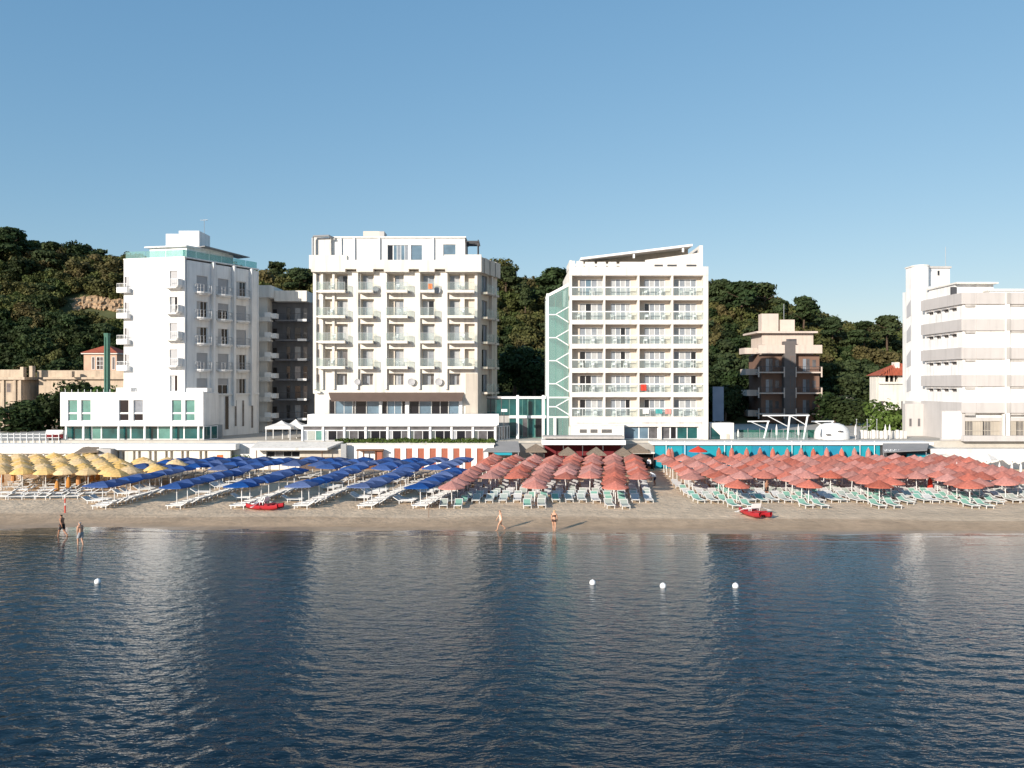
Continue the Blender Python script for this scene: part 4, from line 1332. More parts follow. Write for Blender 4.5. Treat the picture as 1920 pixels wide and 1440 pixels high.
MB().box(PX(1311, DR), PX(1317.5, DR), DR - .1, DR + 8, zr0, PZ(460.5, DR)).build('roof_pier', CREAM2, h3)
for x0, x1 in ((1227, 1243), (1251, 1269), (1287, 1306)):
    MB().fb(Fr(0, DR), PX(x0, DR), PX(x1, DR), -.02, .012, z3(499.2), z3(495.5)).build('vent_slot', DARKMET, h3)
so = MB()
a0, a1 = (PX(1088, DR), PZ(484, DR)), (PX(1297, DR), PZ(458.5, DR))
so.poly(Fr(0, DR), [(a0[0], a0[1] - .28), (a1[0], a1[1] - .28), (a1[0], a1[1]), (a0[0], a0[1])], -8.5, .5)
so.build('roof_canopy', WHITE2, h3)
MB().poly(Fr(0, DR), [(a0[0], zr0), (a1[0], zr0), (a1[0], a1[1] - .3), (a0[0], a0[1] - .3)], -7.5, -2.2).build('plant_room', BEIGE, h3)
for x in (1188, 1280):
    zt_ = a0[1] + (a1[1] - a0[1]) * (x - 1088) / 209.
    MB().box(PX(x, DR) - .12, PX(x, DR) + .12, DR - .3, DR - .05, zt_ - .9, zt_ - .29).build('bracket', WHITE2, h3)
# ground floor and annex
gx = [(1171, 1199), (1199, 1235), (1241, 1258), (1258, 1270), (1270, 1310)]
for (a, b), ms in zip(gx, ([BLUEP], [BLUEP, GREYPANE], [GREYPANE], [DARKP], [TEALD, TEALD])):
    window(h3, F3, u3(a), u3(b), T + .02, z3(800) - .002, -.5, ms, WHITE2, fw=.08)
MB().fb(F3, u3(1235), u3(1241), -.6, -.1, T, z3(800) - .001).build('pillar', CREAM2, h3)
MB().fb(F3, u3(1068), u3(1171), -.9, -.5, T, z3(800) - .001).build('ground_wall', CREAM2, h3)
an = thing('annex_box', 'small white flat annex with dark vents in front of the loggia hotel', 'annex', (PX(1120, 104), 104.3, T))
DA = 104.3
FA = Fr(0, DA)
MB().box(PX(1071, DA), PX(1170, DA), DA, DA + 1.5, T, PZ(797, DA)).build('wall', CREAM2, an)
for a, b in ((1087, 1100), (1107, 1120), (1128, 1147)):
    v = MB()
    for q_ in range(4):
        v.fb(FA, PX(a, DA), PX(b, DA), .003, .05, PZ(811.5, DA) + q_ * .12, PZ(811.5, DA) + q_ * .12 + .09)
    v.build('vent', DARKMET, an)
MB().box(PX(1070, DA), PX(1171.5, DA), DA - .1, DA + 1.5, PZ(797, DA) + .001, PZ(795.5, DA)).build('roof', WHITE2, an)

# glass stair tower
DT = 108.0
FT = Fr(0, DT)
ut = lambda x: PX(x, DT); zt = lambda y: PZ(y, DT)
st = thing('glass_stair_tower', 'slant-topped teal glass stair tower with white zigzag flights', 'stair tower', (ut(1047), DT, T))
def slant(x): return 552.5 - (x - 1025) * (552.5 - 530) / 43.
fr = MB()
fr.fb(FT, ut(1024.5), ut(1029), -.25, .05, T, zt(slant(1029)))
fr.poly(FT, [(ut(1024.5), zt(slant(1024.5)) - .4), (ut(1067.3), zt(slant(1067.3)) - .4), (ut(1067.3), zt(slant(1067.3))), (ut(1024.5), zt(slant(1024.5)))], -4.0, .06)
fr.fb(FT, ut(1024.5), ut(1028), -4.0, -3.75, T, zt(slant(1026)) - .05)
for y in (744, 781):
    fr.fb(FT, ut(1029), ut(1067.3), -.2, .055, zt(y + 2.5), zt(y))
fr.build('frame', WHITE2, st)
xs_ = [1029, 1042, 1055, 1067.3]
for a, b in zip(xs_, xs_[1:]):
    MB().poly(FT, [(ut(a) + .02, T), (ut(b) - .02, T), (ut(b) - .02, zt(slant(b)) - .42), (ut(a) + .02, zt(slant(a)) - .42)], -.04, -.01).build('glass_panel', TOWERG, st)
    MB().fb(FT, ut(b) - .03, ut(b) + .03, -.06, .0, T, zt(slant(b)) - .45).build('mullion', TEALP, st)
MB().fb(FT, ut(1025), ut(1026), -3.7, -.26, T, zt(556)).build('glass_panel', TOWERG, st)
MB().fb(FT, ut(1029), ut(1067.3), -4.0, -3.9, T, zt(570)).build('rear_wall', mat('pale_teal_wall', (.42, .60, .57)), st)
for k in range(6):
    yn = 589 + 43.2 * k
    if yn > 800: break
    s = MB()
    s.poly(FT, [(ut(1029), zt(yn + 1.8)), (ut(1043), zt(yn + 1.8)), (ut(1043), zt(yn)), (ut(1029), zt(yn))], -3.4, .03)
    s.poly(FT, [(ut(1043), zt(yn + 1.8)), (ut(1067), zt(yn + 16.8)), (ut(1067), zt(yn + 15)), (ut(1043), zt(yn))], -1.6, .03)
    s.build('stair_flight', WHITE2, st)
    s = MB()
    s.poly(FT, [(ut(1043), zt(yn + .8)), (ut(1067), zt(yn - 13.2)), (ut(1067), zt(yn - 15)), (ut(1043), zt(yn - 1))], -1.7, .028)
    s.build('stair_flight', WHITE2, st)

# glazed link between the two hotels
DL = 110.0
FLk = Fr(0, DL)
ul = lambda x: PX(x, DL); zl = lambda y: PZ(y, DL)
lk = thing('glazed_link', 'two storey teal glazed link bridging the cream and loggia hotels', 'link building', (ul(980), DL, T))
for y0, y1 in ((743.5, 747.5), (779, 784)):
    MB().box(ul(940 if y0 < 760 else 955), ul(1068), DL - .25, DL + 2.5, zl(y1), zl(y0)).build('white_beam', WHITE2, lk)
gxs = [899, 920, 940, 955, 969, 990, 1003, 1017, 1030, 1067]
for i, (a, b) in enumerate(zip(gxs, gxs[1:])):
    window(lk, FLk, ul(a), ul(b), zl(779), zl(747.5), 0, [[TEALD, TEALP, TEALD][i % 3]] if b - a < 16 else [TEALD, TEALD], DARKMET if i < 3 else TEALP, fw=.06)
for i, (a, b) in enumerate(zip(gxs[3:], gxs[4:])):
    window(lk, FLk, ul(a), ul(b), T, zl(784), 0, [[TEALD, DARKP][i % 2]] if b - a < 16 else [TEALD, GREYPANE], TEALP, fw=.06)
MB().box(ul(897), ul(1068), DL + .1, DL + 3, T, zl(748)).build('core', GREYP, lk)
MB().box(ul(897), ul(940), DL - .2, DL + 2.5, zl(747), zl(743)).build('dark_beam', GREYP, lk)
for x in (970.5, 1018.5):
    MB().box(PX(x - 2.5, 107.5), PX(x + 2.5, 107.5), 107.4, 107.75, T, PZ(741, 107.5)).build('column', WHITE2, lk)
MB().box(PX(1038, 107.5), PX(1043, 107.5), 107.6, 107.9, T, PZ(784, 107.5)).build('column', WHITE2, lk)
# ------------------------------------------------------------------ grey flats between the tower and the cream hotel
DG = 124.0
ug = lambda x, D=DG: PX(x, D)
zg = lambda y, D=DG: PZ(y, D)
gf = thing('grey_flats', 'grey apartment block with stacked white-ended balconies in deep shade', 'apartment block', (ug(530), DG, T))
FG = Fr(0, DG)
FGi = Fr(0, DG + 2.2)
lev = [598, 635, 672, 709.5, 747, 784]           # balcony parapet tops of the right stack
MB().box(ug(480), ug(501), DG, DG + 12, T, zg(559)).build('left_wing', CREAM2, gf)
MB().box(ug(501), ug(583), DG + 2.6, DG + 12, T, zg(564)).build('core', FLATS, gf)
MB().box(ug(480), ug(512), DG - 1.2, DG + 8, zg(559), zg(536.5)).build('parapet', CREAM2, gf)
MB().box(ug(512), ug(573), DG + .6, DG + 10, zg(564), zg(544)).build('parapet', CREAM2, gf)
for i, y in enumerate(lev):
    z0 = zg(y + 2)
    # left balcony with solid white front
    bo = MB().box(ug(480), ug(512), DG - 1.2, DG - .002, z0 - .3, z0 - .1).build('balcony', CREAM2, gf)
    MB().box(ug(480), ug(511.5), DG - 1.2, DG - 1.08, z0 - .1, z0 + .4).build('parapet_wall', CREAM2, bo)
    MB().box(ug(500.5), ug(512), DG - 1.19, DG - .9, z0 + .4, z0 + 1.1).build('corner_panel', WHITE2, bo)
    MB().box(ug(512), ug(521), DG - .9, DG + .6, z0 + .2, z0 + .95).build('end_panel', WHITE2, bo)
    # right balcony: slab, dark rail and a white end panel
    zb = zg(y)
    bo = MB().box(ug(514), ug(574), DG + .3, DG + 2.59, zb - .32, zb - .1).build('balcony', FLATS, gf)
    MB().box(ug(557), ug(574), DG + .2, DG + .3, zb - .34, zb + .02).build('end_panel', WHITE2, bo)
    rl = MB()
    rl.box(ug(522), ug(574), DG + .33, DG + .37, zb + .85, zb + .92)
    for n in range(19):
        x = ug(522) + (ug(574) - ug(522)) * n / 18
        rl.box(x - .012, x + .012, DG + .34, DG + .36, zb - .1, zb + .85)
    rl.build('railing', DARKMET, bo)
    Fq = Fr(0, DG + 2.59)
    for a, b, mm in ((528, 536, DARKP), (544, 556, [CURT, DARKP, BLUEP][i % 3]), (560, 569, DARKP if i % 2 else GREYPANE)):
        window(gf, Fq, ug(a), ug(b), zb - .1, zb + 2.0, .03, [mm], FLATS)
    window(gf, FG, ug(502, DG), ug(511), zb - .3, zb + 1.8, -2.5, [DARKP], FLATS)

# ------------------------------------------------------------------ right hospital-like building with grey bands
rb = thing('banded_building', 'large white building with grey horizontal bands and rounded stair tower', 'building', (PX(1840, 106), 106, T))
Xl = PX(1805, 104.0)              # the corner
yl0, yl1 = 104.0, 113.5
FLs = Fr(Xl, yl1, 0, -1)          # face looking left (u runs towards the sea); n = (uy,-ux) = (-1, 0)
LLs = yl1 - yl0
DB = 104.0
FBf = Fr(0, DB)
ub_ = lambda x: PX(x, DB); zb_ = lambda y: PZ(y, DB)
bands = [(549, 570.5), (598.5, 620), (651.5, 673), (703, 724.5), (754.5, 774)]
ztop = zb_(549)
MB().box(Xl + .3, 130, yl0 + .5, 113.45, T, ztop - .02).build('core', WHITE, rb)
# recessed white storeys with windows on the left face
wo = []
for (b0, b1), (c0, c1) in zip(bands, bands[1:]):
    for n in range(4):
        u = 1.0 + n * 1.95
        wo.append((u, u + 1.25, zb_(b1 + 11), zb_(b1 + 4.5)))
w = MB()
walls(w, FLs, 0, LLs, zb_(755), ztop, -.29, 0, wo)
w.build('left_wall', WHITE, rb)
for a, b, z0, z1 in wo:
    window(rb, FLs, a, b, z0, z1, -.12, [GREYPANE, DARKP], GREYB, fw=.06)
    MB().fb(FLs, a - .1, b + .1, .001, .35, z1, z1 + .12).build('hood', GREYB, rb)
for i, (b0, b1) in enumerate(bands):
    MB().fb(FLs, -.6, LLs + .25, .002, .3, zb_(b1), zb_(b0)).build('band', GREYB, rb)
# front: first bay flush, then a pier and a set back second bay
segs = [(1805, 1827, .0), (1830, 1881, .9), (1890, 1990, .1)]
w = MB()
w.fb(FBf, ub_(1805) + .01, ub_(1990), -.49, -.01, T + 4.0, ztop - .01)
w.fb(FBf, ub_(1828), ub_(1882), -.009, .1, T + 4.0, ztop - .3)
w.fb(FBf, ub_(1882), ub_(1889), -.009, .55, T, ztop - .02)
w.build('front_wall', WHITE, rb)
for i, (b0, b1) in enumerate(bands):
    for a, b, d, d0 in ((1804, 1827.9, .30, -.005), (1828, 1882, .38, .101), (1890, 1990, .3, -.005)):
        MB().fb(FBf, ub_(a), ub_(b), d0, d, zb_(b1), zb_(b0)).build('band', GREYB, rb)
    MB().fb(FBf, ub_(1882.2), ub_(1889.8), .551, .62, zb_(b1), zb_(b0)).build('band', GREYP, rb)
    # grey strips put in as the shade beneath the band
    MB().fb(FBf, ub_(1809), ub_(1827), .0, .22, zb_(b1) - .34, zb_(b1) - .02).build('shade_strip', GREYP, rb)
    MB().fb(FBf, ub_(1890), ub_(1990), -.004, .12, zb_(b1) - .3, zb_(b1) - .02).build('shade_strip', GREYP, rb)
    if i < 4:
        for a, b in ((1836, 1876), (1893, 1935)):
            for q_ in range(3):
                x = ub_(a) + (ub_(b) - ub_(a)) * (q_ + 1) / 4
                d0 = 0 if a > 1880 else .1
                MB().fb(FBf, x - .02, x + .02, d0, d0 + .02, zb_(bands[i+1][0]) + .1, zb_(b1) - .4).build('joint', CREAM2, rb)
# roof edge and set back top storey
MB().box(PX(1742, 113), PX(1850, 108), 106.5, 113, ztop + .001, PZ(536, 108)).build('roof_storey', WHITE, rb)
MB().box(PX(1737, 113.3), PX(1852, 108), 105.6, 113.3, PZ(536, 108), PZ(533, 108)).build('roof_slab', CREAM2, rb)
MB().box(PX(1852, 106), 130, 105.5, 124, ztop + .002, PZ(543, 106)).build('roof_storey', WHITE2, rb)
MB().poly(Fr(0, 105.2), [(PX(1852, 105.2), PZ(545, 105.2)), (130, PZ(545, 105.2)), (130, PZ(541, 105.2)), (PX(1858, 105.2), PZ(541.5, 105.2))], -18, 0).build('roof_slab', CREAM2, rb)
MB().box(PX(1770, 108), PX(1780, 108), 106.2, 106.45, ztop, PZ(541, 108)).build('roof_vent', DARKMET, rb)
# ground storey
MB().fb(FLs, -.5, LLs, -.28, .31, T, zb_(774) - .001).build('ground_wall', GREYB, rb)
MB().fb(FBf, ub_(1766), ub_(1806), -.5, -.05, T, zb_(770)).build('ground_wall', GREYB, rb)
MB().fb(FBf, ub_(1767), ub_(1803), -.049, .05, T + .2, zb_(772)).build('white_panel', WHITE, rb)
MB().fb(FBf, ub_(1806), ub_(1990), -.5, -.1, T, zb_(783)).build('ground_wall', GREYB, rb)
for a, b in ((1808, 1842), (1842, 1875), (1886, 1905), (1905, 1935)):
    g = MB()
    n = 12
    for q_ in range(n + 1):
        x = ub_(a) + (ub_(b) - ub_(a)) * q_ / n
        g.fb(FBf, x - .02, x + .02, .12, .16, T + .1, zb_(789))
    for zz in (T + .1, T + 1.3, zb_(789) - .05):
        g.fb(FBf, ub_(a), ub_(b), .11, .17, zz, zz + .05)
    g.build('grille', BEIGE, rb)
    window(rb, FBf, ub_(a), ub_(b), T + .1, zb_(789), -.02, [GREYPANE, BEIGE], BEIGE)
for x in (1878, 1882):
    MB().fb(FBf, ub_(x), ub_(x + 3), .02, .4, T, zb_(776)).build('pillar', CREAM2, rb)
MB().fb(FBf, ub_(1800), ub_(1990), .2, .9, T - .02, T + .7).build('plinth', GREYB, rb)
# stair tower with rounded front
tw_ = MB()
cx_, cy_ = 59.65, 116.4
r_ = 1.2
pl = []
for n in range(13):
    a = math.pi * n / 12
    pl.append((cx_ - r_ * math.cos(a), cy_ - r_ * math.sin(a)))
pl += [(cx_ + r_, cy_ + 1.8), (cx_ - r_, cy_ + 1.8)]
tw_.plan(pl, PZ(752, 116), PZ(500, 116))
tw_.build('stair_tower', WHITE, rb)
tw_ = MB(); tw_.plan([(cx_ + (x - cx_) * 1.06, cy_ + (y - cy_) * 1.04) for x, y in pl], T, PZ(752, 116) - .001); tw_.build('stair_tower_base', GREYB, rb)
tw_ = MB(); tw_.plan([(cx_ + (x - cx_) * 1.08, cy_ + (y - cy_) * 1.06) for x, y in pl], PZ(500, 116) + .001, PZ(497.5, 116)); tw_.build('stair_tower_roof', CREAM2, rb)
MB().box(cx_ + r_ - .02, PX(1774, 118), 117, 122, T, PZ(503, 117)).build('lift_shaft', WHITE, rb)
MB().box(cx_ + r_ + .2, PX(1776, 118), 116.8, 122.2, PZ(503, 117), PZ(499.5, 117)).build('lift_roof', GREYP, rb)
window(rb, Fr(0, 117), PX(1757, 117), PX(1762, 117), PZ(517, 117), PZ(507, 117), .05, [DARKP], GREYP)
MB().box(cx_ + r_ - .1, Xl + .5, 113.4, 121, T, PZ(540, 115)).build('connecting_wall', WHITE, rb)
for i in range(4):
    y0 = 561 + i * 47
    s = MB()
    s.poly(Fr(cx_ - r_ - .01, cy_ + 1.8, 0, -1), [(.35, PZ(y0 + 34, 116)), (1.6, PZ(y0 + 30, 116)), (1.6, PZ(y0, 116)), (.35, PZ(y0 + 12, 116))], .0, .04)
    s.build('slit_window', SHUT, rb)
for k, x in enumerate((1704, 1720, 1734, 1748)):
    window(rb, Fr(0, 113.3), PX(x, 113.3), PX(x + 6, 113.3), PZ(800, 113.3), PZ(784, 113.3), .03, [GREYPANE], GREYB)
MB().box(PX(1697, 113.4), PX(1767, 113.4), 113.35, 114.2, T, PZ(757, 113.4)).build('ground_block', GREYB, rb)
am = MB().tube([(PX(1773, 118), 118, PZ(500, 118)), (PX(1773, 118), 118, PZ(463, 118))], .04, 5)
am.tube([(PX(1776, 118), 118, PZ(530, 118)), (PX(1776, 118), 118, PZ(507, 118))], .03, 5)
for y in (509, 512, 516):
    am.tube([(PX(1770, 118), 118, PZ(y, 118)), (PX(1781, 118), 118, PZ(y, 118))], .02, 4)
am.build('antenna', METAL, rb)

# ------------------------------------------------------------------ brown block behind, cream villa, old villa
DW = 148.0
uw = lambda x: PX(x, DW); zw = lambda y: PZ(y, DW)
FW = Fr(0, DW)
bb = thing('brown_block', 'brown apartment block with white top floor, half in shadow', 'apartment block', (uw(1475), DW, T))
XW = PX(1404, 157)
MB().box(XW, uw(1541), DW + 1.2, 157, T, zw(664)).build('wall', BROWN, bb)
MB().box(XW + .3, uw(1531), DW + 1.6, 156.5, zw(664) + .001, zw(624)).build('top_floor', BLOCKTOP, bb)
MB().box(PX(1393, 157.4), uw(1536), DW + .6, 157.4, zw(624), zw(620.5)).build('roof', BLOCKTOP, bb)
MB().box(PX(1422, 154), uw(1464) + .9, 152, 154, zw(620), PZ(589, 153)).build('lift_house', BLOCKTOP, bb)
MB().box(uw(1468) + .9, uw(1496) + .9, 152.2, 154, zw(620), PZ(600, 153)).build('lift_house', BLOCKTOP, bb)
MB().tube([(uw(1487), DW + 5, zw(600)), (uw(1487), DW + 5, zw(565))], .06, 5).build('antenna', METAL, bb)
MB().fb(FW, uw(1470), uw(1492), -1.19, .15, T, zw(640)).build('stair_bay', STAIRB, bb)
for i in range(5):
    window(bb, FW, uw(1481), uw(1489), zw(690 + 38*i), zw(668 + 38*i), .16, [CURT], BROWN)
for i, (yb, mm) in enumerate(((660, BLOCKTOP), (697, None), (736, None), (775, None))):
    for a, b in ((1421, 1471), (1491, 1541)):
        z0 = zw(yb)
        bo = MB().fb(FW, uw(a), uw(b), -1.19, .2, z0 - .25, z0).build('balcony', BLOCKTOP, bb)
        if i == 0:
            MB().fb(FW, uw(a) + .01, uw(b) - .01, .05, .2, z0 + .001, z0 + 1.3).build('parapet_wall', BLOCKTOP, bo)
        else:
            r = MB()
            r.fb(FW, uw(a), uw(b), .12, .18, z0 + .95, z0 + 1.03)
            for n in range(16):
                x = uw(a) + (uw(b) - uw(a)) * n / 15
                r.fb(FW, x - .015, x + .015, .13, .17, z0, z0 + .95)
            r.build('railing', DARKMET, bo)
            for e in (a, b - 2):
                MB().fb(FW, uw(e), uw(e + 2), .02, .25, z0 - 1.0, z0 + .9).build('end_panel', BLOCKTOP, bo)
            window(bb, Fr(0, DW + 1.2), uw(a + 18), uw(a + 32), z0, z0 + 2.5, .03, [CURT, GREYPANE], BROWN)
            window(bb, Fr(0, DW + 1.2), uw(a + 36), uw(a + 44), z0 + .8, z0 + 2.3, .03, [GREYPANE], BROWN)
window(bb, Fr(0, DW + 1.6), uw(1479), uw(1500), zw(650), zw(634), .03, [GREYPANE], BLOCKTOP)
window(bb, Fr(0, DW + 1.6), uw(1425), uw(1440), zw(655), zw(645), .03, [GREYPANE], BLOCKTOP)
for i, y in enumerate((664, 703, 742, 780)):
    D = 152.5
    MB().box(PX(1386 + i * 2, D + 1.8), XW - .002, D - 1.8, D + 1.8, PZ(y, D), PZ(y - 11, D)).build('side_balcony', BLOCKTOP, bb)

DV = 136.0
uvv = lambda x: PX(x, DV); zvv = lambda y: PZ(y, DV)
FVv = Fr(0, DV)
cv = thing('cream_villa', 'cream villa with hipped terracotta roof beside the banded building', 'villa', (uvv(1670), DV, T))
w = MB(); walls(w, FVv, PX(1630, DV + 3.5), uvv(1740), T, zvv(704), -.4, 0, [(uvv(1660), uvv(1684), zvv(716), zvv(704)), (uvv(1651), uvv(1657), zvv(770), zvv(752)), (uvv(1690), uvv(1696), zvv(770), zvv(752))])
w.build('wall', CREAM, cv)
MB().box((PX(1630, DV + 3.5) + .05), uvv(1740), DV + .9, DV + 3.5, T, zvv(704)).build('core', CREAM, cv)
MB().fb(FVv, uvv(1660), uvv(1684), -.85, -.8, zvv(716), zvv(704)).build('loggia_back', BLACKI, cv)
for x in (1667, 1676):
    MB().fb(FVv, uvv(x), uvv(x + 2), -.3, -.05, zvv(716), zvv(704)).build('column', CREAM, cv)
MB().fb(FVv, PX(1630, DV + 3.5), uvv(1740), .002, .35, zvv(720), zvv(717.5)).build('cornice', CREAM2, cv)
for a in (1651, 1690):
    window(cv, FVv, uvv(a), uvv(a + 6), zvv(770), zvv(752), -.1, [GREYPANE], BROWN)
rf = MB()
e0, e1, yy0, yy1 = PX(1623, DV + 4), uvv(1745), DV - .9, DV + 4
ze, zr = zvv(704) + .002, zvv(681)
ym = (yy0 + yy1) / 2
rx0, rx1 = e0 + 4.0, e1
n = 14
rf.v = [(e0, yy0, ze), (e1, yy0, ze), (e1, yy1, ze), (e0, yy1, ze), (rx0, ym, zr), (rx1, ym, zr)]
rf.f = [(0, 1, 5, 4), (0, 4, 3), (3, 4, 5, 2), (1, 2, 5), (0, 3, 2, 1)]
ro = rf.build('roof', TILE, cv)
MB().box(uvv(1680), uvv(1690), DV + .6, DV + 1.6, zvv(702), zvv(679)).build('chimney', CREAM, ro)
tl = MB()
for k in range(22):
    x = e0 + .4 + k * .5
    tl.tube([(x, yy0, ze + .05), (max(x, rx0 if x > rx0 else x), ym - max(0, (rx0 - x)) * .9, zr - max(0, (rx0 - x)) * .33 + .03)], .07, 4)
tl.build('tile_row', TILE, ro)

DO = 138.0
uo = lambda x, D=DO: PX(x, D); zo = lambda y, D=DO: PZ(y, D)
FO = Fr(0, DO)
ov = thing('old_villa', 'old ochre villa with long terrace wall and small red-roofed turret', 'villa', (uo(120), DO, T))
MB().box(uo(-60), uo(42), DO, DO + 8, T, zo(712)).build('wall', VILLA, ov)
MB().box(uo(-60), uo(49), DO - .5, DO + 8, zo(712) + .001, zo(707)).build('cornice', VILLA, ov)
MB().box(uo(-60), uo(42), DO + .2, DO + .6, zo(707) + .001, zo(693)).build('parapet', VILLA, ov)
MB().box(uo(60), uo(236), DO + 2, DO + 10, T, zo(711)).build('wall', VILLA, ov)
MB().box(uo(72), uo(236), DO + 1.4, DO + 10, zo(711) + .001, zo(707)).build('cornice', VILLA, ov)
MB().box(uo(55), uo(236), DO + 2.2, DO + 2.6, zo(707) + .001, zo(694)).build('parapet', VILLA, ov)
for x, y in ((37, 688), (54, 686), (128, 696)):
    MB().box(uo(x), uo(x + 6), DO + .1, DO + 1.0, zo(707), zo(y)).build('finial', VILLA, ov)
for x in (-20, 5, 27, 37):
    MB().fb(FO, uo(x), uo(x + 4), .002, .25, T, zo(712)).build('pilaster', VILLA, ov)
for x in (-8, 12):
    window(ov, FO, uo(x), uo(x + 9), zo(736), zo(718), .03, [GREYPANE], VILLA)
MB().box(uo(157, DO + 4), uo(219, DO + 4), DO + 4, DO + 9, zo(711, DO + 4), zo(664, DO + 4)).build('turret', PINKV, ov)
MB().box(uo(154, DO + 4), uo(222, DO + 4), DO + 3.6, DO + 9.4, zo(664, DO + 4) + .001, zo(661.5, DO + 4)).build('turret_cornice', CREAM2, ov)
rf = MB()
a, b, ya, yb_, ze, zr = uo(153.5, DO + 4), uo(223, DO + 4), DO + 3.4, DO + 9.6, zo(661.5, DO + 4) + .002, zo(645, DO + 4)
mx_, my_ = (a + b) / 2, (ya + yb_) / 2
rf.v = [(a, ya, ze), (b, ya, ze), (b, yb_, ze), (a, yb_, ze), (mx_, my_, zr)]
rf.f = [(0, 1, 4), (1, 2, 4), (2, 3, 4), (3, 0, 4), (3, 2, 1, 0)]
rf.build('roof', TILE, ov)
for x0, x1 in ((172, 178), (181, 194), (210, 216)):
    window(ov, Fr(0, DO + 4), uo(x0, DO + 4), uo(x1, DO + 4), zo(693, DO + 4), zo(669, DO + 4), .04, [GREYPANE if x1 - x0 < 8 else DARKP, GREYPANE][:1 if x1 - x0 < 8 else 2], WHITE2, rows=3 if x1 - x0 > 8 else 1)
# small houses far behind
for i, (x0, x1, y0, y1, D, lab) in enumerate([(1548, 1600, 726, 760, 160, 'small half-hidden house with red roof right of the brown block'),
                                             (1352, 1392, 730, 790, 156, 'small ruddy house between loggia hotel and brown block')]):
    hs = thing('small_house', lab, 'house', (PX((x0 + x1) / 2, D), D, T))
    Fh = Fr(0, D)
    MB().box(PX(x0, D), PX(x1, D), D, D + 6, T, PZ(y0 + 12, D)).build('wall', CREAM if i == 0 else PINKV, hs)
    rf = MB()
    a, b, ze, zr = PX(x0 - 3, D), PX(x1 + 3, D), PZ(y0 + 12, D) + .002, PZ(y0, D)
    rf.v = [(a, D - .5, ze), (b, D - .5, ze), (b, D + 6.5, ze), (a, D + 6.5, ze), (a + 1.5, D + 3, zr), (b - 1.5, D + 3, zr)]
    rf.f = [(0, 1, 5, 4), (0, 4, 3), (3, 4, 5, 2), (1, 2, 5), (3, 2, 1, 0)]
    rf.build('roof', TILE, hs)
    for x in (x0 + 8, x0 + 24):
        window(hs, Fh, PX(x, D), PX(x + 7, D), PZ(y0 + 30, D), PZ(y0 + 18, D), .03, [GREYPANE], CREAM2)
bl = MB().box(PX(1337, 116), PX(1357, 116), 116, 116.3, T + 2, PZ(725, 116)).build('notice_panel', mat('pale_blue_panel', (.22, .27, .36), var=.1), None)
tag(bl, 'pale blue panel standing just right of the loggia hotel', 'panel')
MB().box(PX(1340, 116), PX(1342, 116), 116.31, 116.5, T, PZ(730, 116)).build('post', METAL, bl)
MB().box(PX(1352, 116), PX(1354, 116), 116.31, 116.5, T, PZ(730, 116)).build('post', METAL, bl)

# ------------------------------------------------------------------ turquoise beach wall with pool deck above
DTq = 101.8
FTq = Fr(0, DTq)
uq = lambda x: PX(x, DTq); zq = lambda y: PZ(y, DTq)
tq = thing('turquoise_wall', 'long turquoise panelled wall under the white pool deck', 'wall', (uq(1480), DTq, 0))
xq = [1228, 1247, 1280, 1312, 1345, 1378, 1410, 1443, 1476, 1510, 1544, 1578, 1612, 1650]
for i, (a, b) in enumerate(zip(xq, xq[1:])):
    MB().fb(FTq, uq(a) + .015, uq(b) - .015, -.15, -.02 * (i % 2), .05, zq(834.5)).build('panel', TURQ if i % 4 != 2 else TURQ2, tq)
MB().box(uq(1228), uq(1742), DTq + .16, DTq + .4, 0.05, zq(834.6)).build('backing', DARKMET, tq)
MB().box(uq(1222), uq(1748), DTq - .35, DTq + 2.45, zq(834), zq(829)).build('deck_edge', WHITE2, tq)
MB().box(uq(1228), uq(1745), DTq - .1, DTq + 2.4, zq(834.6) + .01, zq(834) - .002).build('shadow_gap', DARKMET, tq)  # solid dark strip put in as the shadow under the deck edge
for x in (1248, 1283, 1357, 1370, 1483, 1500, 1610, 1637):
    tq_p = MB().tube([(uq(x), DTq - .4, 0.05), (uq(x), DTq - .4, zq(826))], .04, 6)
    tq_p.build('post', WHITE2, tq)
# grey awning at the right end
ga = thing('grey_awning_stand', 'grey awning stand with white lettering at the right end of turquoise wall', 'stand', (uq(1695), 100, 0))
za, zb2 = PZ(833, 100.8), PZ(849, 99.2)
aw = MB()
aw.hexa([(PX(1655, 99.2), 99.2, zb2), (PX(1738, 99.2), 99.2, zb2 + .25), (PX(1742, 101.3), 101.3, za), (PX(1655, 101.3), 101.3, za),
         (PX(1655, 99.2), 99.2, zb2 + .1), (PX(1738, 99.2), 99.2, zb2 + .35), (PX(1742, 101.3), 101.3, za + .1), (PX(1655, 101.3), 101.3, za + .1)])
awo = aw.build('awning', GREYROOF, ga)
lt = MB()
nrm = Vector((0, za - zb2, 0))
for k in range(9):
    x = PX(1659 + k * 3.9, 99.4)
    y0_, y1_ = 99.32, 99.75
    f0 = (y0_ - 99.2) / 2.1; f1 = (y1_ - 99.2) / 2.1
    zz0, zz1 = zb2 + .115 + (za - zb2) * f0 + .02, zb2 + .115 + (za - zb2) * f1 + .02
    wdt = .055
    lt.quad((x, y0_, zz0), (x + wdt, y0_, zz0), (x + wdt, y1_, zz1), (x, y1_, zz1))
    if k % 2 == 0:
        lt.quad((x + wdt, y0_, zz0 + .001), (x + .17, y0_, zz0 + .001), (x + .17, y0_ + .1, zz0 + .08), (x + wdt, y0_ + .1, zz0 + .08))
    else:
        lt.quad((x + wdt, y1_ - .1, zz1 - .07), (x + .17, y1_ - .1, zz1 - .07), (x + .17, y1_, zz1 + .001), (x + wdt, y1_, zz1 + .001))
lt.build('lettering', WHITE2, awo)
MB().box(PX(1702, 101), PX(1742, 101), 101.0, 101.3, .05, PZ(851, 101)).build('panel', TURQ, ga)
